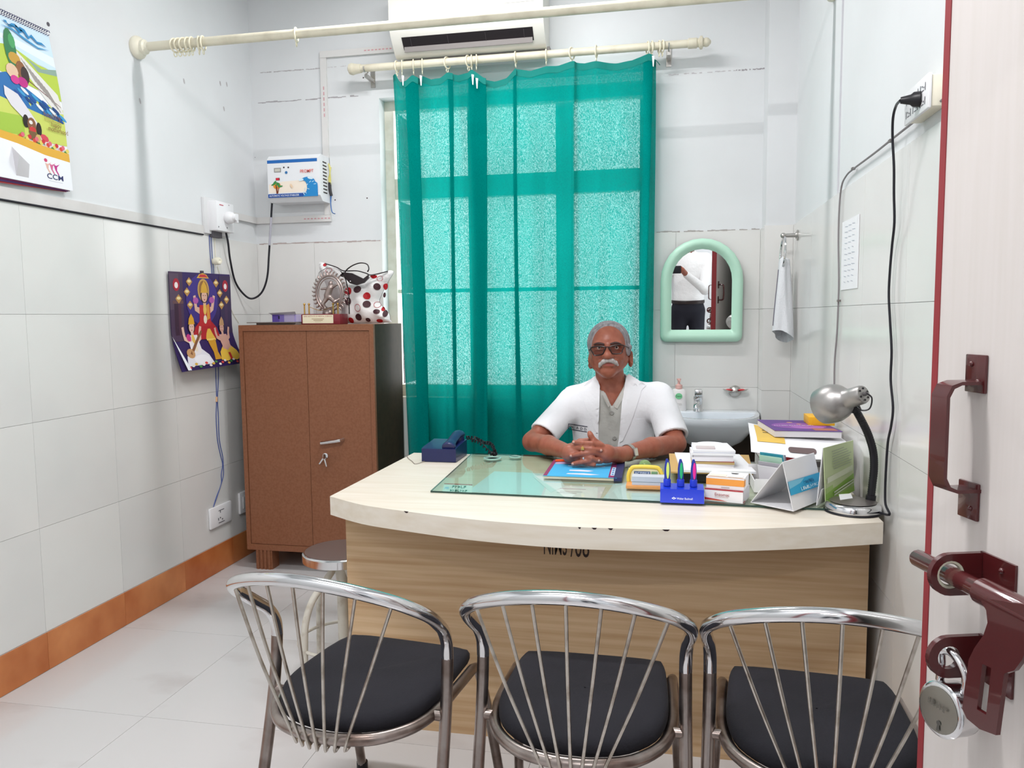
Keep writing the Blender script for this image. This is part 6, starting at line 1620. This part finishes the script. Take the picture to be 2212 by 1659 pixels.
# clasped hands
zpad = ZG + .0112
FP = lambda x, y, Y, r=.0085: rest(onY(1200 + x * .08137, 920 + y * .08136, Y), r, zpad)
pR, pL_ = FP(400, 720, 2.655, .03), FP(1340, 740, 2.655, .03)
for w_, p_, inn in ((W1, pR, FP(640, 690, 2.645, .02)), (W2, pL_, FP(1130, 690, 2.645, .02))):
    B.cone(w_, p_, .026, .030, .015); B.cone(p_, inn, .030, .026, .015)
fing = [  # (points, radius) -- tips last; interlaced, alternately from either hand
    [(1230, 520, 2.640), (980, 470, 2.622), (720, 455, 2.618), (490, 430, 2.626)],
    [(480, 560, 2.640), (720, 590, 2.615), (960, 615, 2.612), (1205, 645, 2.622)],
    [(1260, 760, 2.636), (980, 705, 2.612), (700, 738, 2.606), (425, 792, 2.618)],
    [(520, 800, 2.634), (760, 830, 2.612), (960, 860, 2.606), (1145, 915, 2.616)],
    [(1200, 930, 2.630), (900, 925, 2.608), (680, 960, 2.602), (470, 1005, 2.610)],
    [(600, 930, 2.628), (820, 990, 2.612), (1020, 1040, 2.610)]]
for f_ in fing:
    P_ = [FP(*q) for q in f_]; rr_ = [.0105, .0096, .0088, .0080]
    if len(P_) == 3: rr_ = [.0095, .0088, .0078]
    for i in range(len(P_) - 1): B.cone(P_[i], P_[i + 1], rr_[i], rr_[i + 1], .0035)
th = [FP(1180, 500, 2.655), FP(1020, 390, 2.640), FP(930, 250, 2.640), FP(905, 190, 2.643)]
for i in range(3): B.cone(th[i], th[i + 1], (.0125, .0105, .0095)[i], (.0105, .0095, .0085)[i], .005)
th = [FP(420, 560, 2.66), FP(640, 420, 2.668), FP(860, 380, 2.664)]
for i in range(2): B.cone(th[i], th[i + 1], (.0125, .0105)[i], (.0105, .0088)[i], .005)
bmb = B.mesh(1)
body = obj('body', bmb, skinm, man, sharp=180, recalc=False)
nail = mat('fingernail', '#c99a8a', .35)
for f_ in fing[:5]:
    t_ = FP(*f_[-1]); obj('fingernail', MB().ball(t_ + (0, -.0062, .0005), (.0058, .003, .0045), 10, 6), nail, man)
bbv = (bmb.v, bmb.f)
# lips, eyes, brows, moustache, hair
lipm = mat('lips', '#a2544c', .45)
HZ = lambda pts: [(1240 + x * .10847, 680 + y * .1085) for x, y in pts]
obj('lips', patch_on(bbv, HZ([(585, 985), (640, 966), (680, 962), (720, 964), (800, 985), (760, 1012), (690, 1022), (630, 1015)]), .0012, .003, 4), lipm, man)
for x, y in ((500, 655), (845, 648)):
    c_ = HP_(x, y, -.0745)
    e = obj('eye', MB().ball(c_, .0118), mat('eye white', '#d9cfc8', .2), man)
    obj('iris', MB().ball(c_ + (.0006, -.0085, .0004), (.0052, .0038, .0052), 12, 8), mat('dark iris', '#241812', .15), e)
    obj('eyelid', MB().lathe([(.0126, .0042), (.0098, .0082), (.0001, .0127)], 16, Matrix.Translation(c_) @ Matrix.Rotation(-.25, 4, 'X')), skinm, e)
greyh = mat('grey hair', '#9a9698', .8, noise=(90, '#6f6b70', .35, .7, (1, 1, .25), 4), bump=(200, .6, .004))
whiteh = mat('white moustache hair', '#c9c2c0', .85, noise=(120, '#a39a98', .35, .7, (1, 1, .4), 3), bump=(240, .7, .004))
H = Vox(HP_(150, 1250, -.14) , HP_(1250, -50, .16), .0032)
H.lo = np.array([HP_(150, 0)[0], HY - .14, HP_(0, 1250)[2]]); H.n = np.ceil((np.array([HP_(1250, 0)[0], HY + .13, HP_(0, 20)[2]]) - H.lo) / H.h).astype(int) + 1; H.d = np.full(H.n, 1., np.float32)
H.ell(HP_(690, 560, .008), (.086, .102, .090))
H.ell(HP_(695, 650, -.105), (.0735, .098, .092), .012, sub=True)
zc_ = HP_(0, 800)[2]
H.half((0, HY - .05, HP_(0, 850)[2]), (0, -.35, -1), H.lo, H.lo + H.n * H.h)
H.cone(HP_(345, 700, -.030), HP_(345, 850, -.028), .012, .008, .008); H.cone(HP_(1095, 640, -.030), HP_(1082, 780, -.030), .012, .008, .008)
obj('hair', H.mesh(1), greyh, man, sharp=180, recalc=False)
V = Vox(HP_(0, 0), HP_(0, 0), .002)
def minivox(c, ext, h):
    v_ = Vox(np.array(c) - ext, np.array(c) + ext, h); return v_
V = minivox(HP_(690, 950, -.10), .045, .0018)
for s, xs_ in ((-1, [(655, 905, -.113), (590, 930, -.109), (525, 985, -.100), (505, 1035, -.094)]), (1, [(690, 905, -.113), (760, 915, -.109), (830, 955, -.100), (872, 1000, -.093)])):
    for i in range(3): V.cone(HP_(*xs_[i]), HP_(*xs_[i + 1]), (.0085, .0085, .0075)[i], (.0085, .0075, .0045)[i], .004)
obj('moustache', V.mesh(1), whiteh, man, sharp=180, recalc=False)
browm = mat('dark brow hair', '#4a3430', .85)
obj('eyebrow', MB().tube(crv([HP_(400, 592, -.086), HP_(480, 570, -.096), HP_(600, 588, -.101)], 5), [.003, .0035, .004, .0044, .0046, .0048, .0048, .0046, .0042, .0038, .003], 8), browm, man)
obj('eyebrow', MB().tube(crv([HP_(720, 585, -.101), HP_(830, 558, -.097), HP_(930, 580, -.086)], 5), [.003, .0038, .0042, .0046, .0048, .0048, .0046, .0044, .004, .0035, .003], 8), browm, man)
# glasses
gls = obj('eyeglasses', MB().tube(crv([HP_(x, y, -.112 + .010 * abs(x - 660) / 330) for x, y in ((335, 665), (460, 628), (615, 640), (600, 720), (560, 785), (420, 808), (375, 760))], 5, closed=True), .0027, 8, closed=True)
          .tube(crv([HP_(x, y, -.112 + .010 * abs(x - 660) / 330) for x, y in ((700, 645), (850, 600), (990, 612), (965, 700), (935, 765), (780, 778), (735, 725))], 5, closed=True), .0023, 8, closed=True)
          .tube([HP_(610, 650, -.112), HP_(655, 640, -.115), HP_(702, 648, -.112)], .0022, 8), mat('dark tortoiseshell', '#2a1614', .3), man)
obj('temple', MB().tube([HP_(335, 668, -.102), HP_(300, 700, -.06), HP_(330, 740, .01)], .0023, 8), mat('dark tortoiseshell'), gls)
obj('temple', MB().tube([HP_(990, 612, -.102), HP_(1080, 650, -.06), HP_(1110, 700, .01)], .0023, 8), mat('dark tortoiseshell'), gls)
for q in (((345, 670), (460, 635), (610, 645), (595, 720), (555, 780), (425, 800), (380, 755)), ((705, 650), (850, 606), (983, 617), (960, 700), (930, 760), (785, 772), (740, 722))):
    obj('lens', MB().add([HP_(x, y, -.111 + .010 * abs(x - 660) / 330) for x, y in q], [tuple(range(7))]), arch_glass('tinted lens', '#cfc4c0', 1.35), gls, recalc=False)
# ---- coat, shirt, trousers
def clothes(off, voxel, sleeves):
    V = Vox((-.66, 2.88, .66), (.20, 3.40, 1.08), voxel)
    V.cone((NB[0] + .005, 3.20, .69), (NB[0], 3.19, .885), .128 + off, .136 + off, 0, sc=(1.15, .76, 1))
    V.cone(SL + (.012, .0, -.008), SR + (-.012, .0, -.008), .050 + off, .050 + off, .06)
    V.cone(NB + (0, .012, -.03), NB + (0, .014, .012), .075 + off, .060 + off, .035)
    return V
CV = clothes(.010, .0045, True)
eL, eR = onY(1174, 938, 3.03), onY(1453, 944, 3.035)
for S_, e_, r0, r1 in ((SL, eL, .058, .060), (SR, eR, .058, .064)):
    d_ = unit(e_ - S_); CV.cone(S_ - d_ * .0, e_ + d_ * .04, r0, r1, .03)
for S_, e_, lo_, hi_ in ((SL, eL, (-.66, 2.88, .66), (e for e in (-.40, 3.40, .90))), (SR, eR, (-.02, 2.88, .66), (.20, 3.40, .90))):
    d_ = unit(e_ - S_ + np.array([0, 0, -.03])); hi_ = tuple(hi_)
    CV.half(e_, d_, lo_, hi_); CV.cone(e_ - d_ * .05, e_ + d_ * .05, .046, .050, .0, sub=True)
tl, bl_, trr, brr = onY(1289, 808, 3.05), onY(1292, 950, 3.05), onY(1356, 806, 3.05), onY(1333, 965, 3.05)
def wedge(a0, a1, b0, b1, yfr):
    def fn(X, Y, Z):
        xl = a0[0] + (a1[0] - a0[0]) * (Z - a0[2]) / (a1[2] - a0[2]); xr_ = b0[0] + (b1[0] - b0[0]) * (Z - b0[2]) / (b1[2] - b0[2])
        return np.maximum(np.maximum(xl - X, X - xr_), Y - yfr)
    return fn
CV.cut(wedge(tl, bl_, trr, brr, 3.14), (-.66, 2.88, .66), (.2, 3.40, 1.08))
CV.cone(NB + (0, -.005, -.01), HP_(690, 1000, .03), .066, .068, .0, sub=True)
CV.half((0, 0, .70), (0, 0, -1), (-.66, 2.88, .66), (.2, 3.40, 1.08))
cmb = CV.mesh(1)
coatm = mat('white coat cotton', '#f2f2f6', .75, bump=(18, .25, .02))
coat = obj('coat', cmb, coatm, man, sharp=180, recalc=False)
SV = clothes(.001, .005, False)
wl = [onY(1296, 822, 3.07), onY(1321, 880, 3.07), onY(1352, 822, 3.07)]
SV.cut(wedge(wl[0] + (-.004, 0, 0), wl[1] + (-.001, 0, 0), wl[2] + (.004, 0, 0), wl[1] + (.001, 0, 0), 3.15), (-.4, 2.88, wl[1][2]), (.1, 3.40, 1.08))
SV.cone(NB + (0, -.005, -.01), HP_(690, 1000, .03), .060, .062, .0, sub=True)
smb = SV.mesh(1)
shirtm = mat('grey shirt cotton', '#b9b8b3', .8, bump=(18, .3, .02))
shirt = obj('shirt', smb, shirtm, man, sharp=180, recalc=False)
cbv, sbv = (cmb.v, cmb.f), (smb.v, smb.f)
z6 = lambda L: [Z6(*p) for p in L]
obj('lapel', patch_on(cbv, z6([(818, 655), (855, 760), (852, 900), (842, 1150), (834, 1250), (770, 1060), (705, 905), (690, 860), (742, 808), (668, 800), (735, 722)]), .004, .006), coatm, coat)
obj('lapel', patch_on(cbv, z6([(1128, 645), (1200, 690), (1292, 752), (1208, 764), (1245, 800), (1232, 860), (1150, 1100), (1045, 1335), (1036, 1250), (1052, 1050), (1064, 900), (1105, 665)]), .004, .006), coatm, coat)
obj('pocket', patch_on(cbv, z6([(1140, 1075), (1365, 1065), (1372, 1260), (1150, 1290)]), .0015, .003, 12), coatm, coat)
obj('shirt_collar', patch_on(sbv, z6([(838, 650), (868, 705), (920, 830), (962, 935), (935, 960), (880, 860), (832, 720)]), .004, .006, 7).__class__() if False else patch_on(sbv, z6([(838, 650), (868, 705), (920, 830), (962, 935), (935, 960), (880, 860), (832, 720)]), .004, .006, 7), mat('pale collar', '#c6c4be', .8), shirt)
obj('shirt_collar', patch_on(sbv, z6([(1105, 650), (1080, 760), (1030, 860), (972, 945), (1020, 975), (1065, 890), (1120, 720)]), .004, .006, 7), mat('pale collar'), shirt)
def onmesh(bv, p):
    h = BVHTree.FromPolygons(*bv).ray_cast(Vector(CP), Vector(ray(*p)).normalized()); return (np.array(h[0]), np.array(h[1])) if h[0] else (onY(p[0], p[1], 3.08), np.array([0, -1., 0]))
for p in ((968, 1013), (993, 1250)):
    q, n = onmesh(sbv, Z6(*p)); u_ = unit(np.cross((0, 0, 1), n)); w_ = np.cross(n, u_)
    obj('button', MB().lathe([(.0078, 0), (.0085, .0015), (.007, .003), (.004, .0022), (.0001, .0022)], 18, frame(q + n * .0015, u_, w_, n)), mat('grey button', '#a09f9b', .4), shirt)
bvh_c = BVHTree.FromPolygons(*cbv)
def badge(u, v, h):
    a, b, c, d = (np.array(Z6(*p)) for p in ((553, 1168), (733, 1196), (738, 1140), (557, 1113)))
    p = a * (1 - u) * (1 - v) + b * u * (1 - v) + c * u * v + d * (1 - u) * v
    dr_ = Vector(ray(*p)).normalized(); hh = bvh_c.ray_cast(Vector(CP), dr_)
    q = np.array(hh[0]) if hh[0] is not None else onY(p[0], p[1], 3.08)
    return q - np.array(dr_) * (h + .0015)
decal('name_tag', coat, badge, [('#262a44', rect(0, 0, 1, .12)), ('#262a44', rect(0, .88, 1, 1)), ('#262a44', rect(0, 0, .03, 1)), ('#262a44', 'Dr.', .07, .28, .25, .45, .015), ('#262a44', 'A', .42, .28, .13, .42, .015), ('#262a44', 'D', .64, .28, .12, .42, .015), ('#262a44', 'D.', .84, .28, .15, .42, .015)], h0=.0005, dh=.00002, sub=.12)
# ring, watch
rp = FP(720, 600, 2.603); obj('gold_ring', MB().tube([FP(725, 592, 2.615) + .0112 * np.array([0, math.cos(t), math.sin(t)]) for t in np.linspace(0, 2 * math.pi, 18, endpoint=False)], .0016, 6, closed=True).box(-.0055, .0055, -.0055, .0055, 0, .003, .0012, M=frame(FP(722, 598, 2.602), (1, 0, 0), (0, 0, 1), (0, -1, 0))), gold, man)
q_ = FP(740, 862, 2.600); obj('silver_ring', MB().ball(q_, (.004, .003, .005), 8, 6), chrome, man)
wc = W2 * .72 + m2 * .28; wd_ = unit(m2 - W2); wa = unit(np.cross(wd_, (0, 0, 1))); wb = np.cross(wa, wd_)
obj('watch', MB().lathe([(.0285, -.0085), (.0312, -.0085), (.0312, .0085), (.0285, .0085), (.0285, -.0084)], 28, frame(wc, wa, wb, wd_)), steel, man)
wf = unit(CP + np.array([0, 0, -.2]) - wc); wf = unit(wf - wd_ * (wf @ wd_)); wz = np.cross(wd_, wf)
obj('watch_case', MB().box(-.0105, .0105, -.015, .015, 0, .008, .002, M=frame(wc + wf * .0285, wd_, wz, wf)), steel, man)
obj('watch_dial', MB().box(-.008, .008, -.012, .012, .008, .009, M=frame(wc + wf * .0285, wd_, wz, wf)), mat('watch dial', '#d5d0c2', .3), man)
# trousers and shoes (behind the desk panel)
TV = Vox((-.52, 2.50, 0.03), (.12, 3.42, .80), .008)
TV.cone((NB[0], 3.20, .56), (NB[0], 3.20, .74), .125, .125, 0, sc=(1.2, .8, 1))
for s in (-1, 1):
    hip, kn, an = np.array([NB[0] + s * .085, 3.19, .52]), np.array([NB[0] + s * .12, 2.80, .50]), np.array([NB[0] + s * .12, 2.84, .09])
    TV.cone(hip, kn, .088, .065, .03).cone(kn, an, .063, .045, .03)
obj('trousers', TV.mesh(1), mat('grey trousers', '#4a4a4e', .8), man, sharp=180, recalc=False)
for s in (-1, 1):
    x = NB[0] + s * .12; SVx = Vox((x - .07, 2.62, -.01), (x + .07, 2.92, .12), .006)
    SVx.cone((x, 2.84, .04), (x, 2.70, .034), .042, .034, 0).half((0, 0, 0.001), (0, 0, -1), (x - .07, 2.62, -.01), (x + .07, 2.92, .12))
    obj('shoe', SVx.mesh(1), blackpl, man, sharp=180, recalc=False)
oc = thing('office_chair', 'low dark chair hidden behind the desk under the seated man', 'chair', (NB[0], 3.25, 0))
obj('seat', MB().box(NB[0] - .22, NB[0] + .22, 3.0, 3.42, .385, .435, .02), seatm, oc)
obj('backrest', MB().box(NB[0] - .16, NB[0] + .16, 3.40, 3.43, .52, .80, .012), seatm, oc)
for x in (-.19, .19):
    for y in (3.03, 3.40): obj('leg', MB().tube([(NB[0] + x, y, 0), (NB[0] + x, y, .39 if y < 3.2 else .54)], .014, 8), chromeworn, oc)

# ================================================================== THE PHOTOGRAPHER (seen in the mirror)
ph = thing('person', 'person in a white shirt and dark trousers photographing the room, seen in the mirror', 'person', (.15, -.42, 0))
cxp = .15
PB = Vox((-.45, -.66, .9), (.45, -.015, 1.78), .006)
PB.cone((cxp, -.42, 1.40), (cxp, -.41, 1.47), .05, .05).ell((cxp, -.40, 1.60), (.074, .095, .105), .03).ell((cxp, -.44, 1.52), (.055, .05, .05), .03) if False else PB.cone((cxp, -.43, 1.36), (cxp, -.42, 1.46), .05, .052)
PB.ell((cxp, -.42, 1.585), (.074, .094, .10), .03); PB.ell((cxp, -.375, 1.53), (.058, .055, .062), .03); PB.cone((cxp, -.335, 1.60), (cxp, -.315, 1.555), .010, .015, .012)
for s in (-1, 1):
    PB.ell((cxp + s * .076, -.42, 1.58), (.010, .022, .032), .006)
    hnd = np.array([s * .085, -.060, 1.275]); wr = np.array([s * .13, -.12, 1.22]); el_ = np.array([cxp + (.165 if s > 0 else -.26), -.24, 1.06]); sh_ = np.array([cxp + s * .175, -.43, 1.36])
    PB.cone(sh_, el_, .04, .035, .02).cone(el_, wr, .034, .026, .02).cone(wr, hnd, .026, .027, .015)
    for k in range(4):
        a_ = np.array([s * .082, -.042, 1.305 - .018 * k]); PB.cone(a_, a_ + (-s * .030, .004 - .004, .004), .0085, .0075, .004)
    PB.cone(hnd + (0, -.01, -.02), (s * .05, -.062, 1.255), .010, .008, .006)
PB.cone((cxp, -.43, 1.0), (cxp, -.43, 1.3), .10, .12, .03, sc=(1.15, .7, 1))
obj('body', PB.mesh(1), skinm, ph, sharp=180, recalc=False)
hv = Vox((cxp - .11, -.55, 1.5), (cxp + .11, -.28, 1.72), .006); hv.ell((cxp, -.425, 1.60), (.082, .10, .10)).ell((cxp, -.31, 1.57), (.075, .09, .085), .01, sub=True).half((0, 0, 1.55), (0, -.3, -1), (cxp - .11, -.55, 1.5), (cxp + .11, -.28, 1.72))
obj('hair', hv.mesh(1), mat('black hair', '#1c181a', .7), ph, sharp=180, recalc=False)
sv_ = Vox((-.48, -.70, .85), (.50, -.06, 1.5), .008)
sv_.cone((cxp, -.43, .93), (cxp, -.43, 1.28), .142, .150, 0, sc=(1.15, .74, 1)); sv_.cone((cxp - .165, -.43, 1.36), (cxp + .165, -.43, 1.36), .062, .062, .05); sv_.cone((cxp, -.43, 1.38), (cxp, -.425, 1.43), .075, .062, .03)
for s in (-1, 1):
    wr = np.array([s * .13, -.12, 1.22]); el_ = np.array([cxp + (.165 if s > 0 else -.26), -.24, 1.06]); sh_ = np.array([cxp + s * .175, -.43, 1.36])
    sv_.cone(sh_, el_, .06, .05, .03).cone(el_, wr, .048, .036, .02)
sv_.half((0, 0, .90), (0, 0, -1), (-.48, -.70, .85), (.50, -.06, 1.5)); sv_.cone((cxp, -.425, 1.40), (cxp, -.41, 1.52), .056, .058, 0, sub=True)
obj('shirt', sv_.mesh(2), mat('white shirt', '#eeeeee', .8, bump=(14, .4, .03)), ph, sharp=180, recalc=False)
tv_ = Vox((-.25, -.66, .02), (.45, -.20, 1.0), .01)
tv_.cone((cxp, -.43, .84), (cxp, -.43, .93), .138, .136, 0, sc=(1.16, .78, 1))
for s in (-1, 1): tv_.cone((cxp + s * .085, -.43, .82), (cxp + s * .10, -.42, .46), .090, .068, .03).cone((cxp + s * .10, -.42, .46), (cxp + s * .11, -.43, .06), .067, .052, .02)
tv_.half((0, 0, .945), (0, 0, 1), (-.25, -.66, .02), (.45, -.20, 1.0))
obj('trousers', tv_.mesh(1), mat('navy trousers', '#191a26', .8), ph, sharp=180, recalc=False)
obj('belt', MB().tube([(cxp + .166 * math.cos(t), -.43 + .113 * math.sin(t), .925) for t in np.linspace(0, 2 * math.pi, 36, endpoint=False)], .018, 8, closed=True, sq=(.25, 1)), mat('belt leather', '#2a2020', .4), ph)
for s in (-1, 1):
    x = cxp + s * .11; q = Vox((x - .07, -.58, -.01), (x + .07, -.2, .13), .008); q.cone((x, -.45, .045), (x, -.28, .036), .045, .036, 0).half((0, 0, .001), (0, 0, -1), (x - .07, -.58, -.01), (x + .07, -.2, .13))
    obj('shoe', q.mesh(1), blackpl, ph, sharp=180, recalc=False)
phn = obj('phone', MB().box(-.076, .076, -.026, -.016, 1.242, 1.318, .004), blackpl, label='black phone held up by the photographer in the mirror', cat='phone')
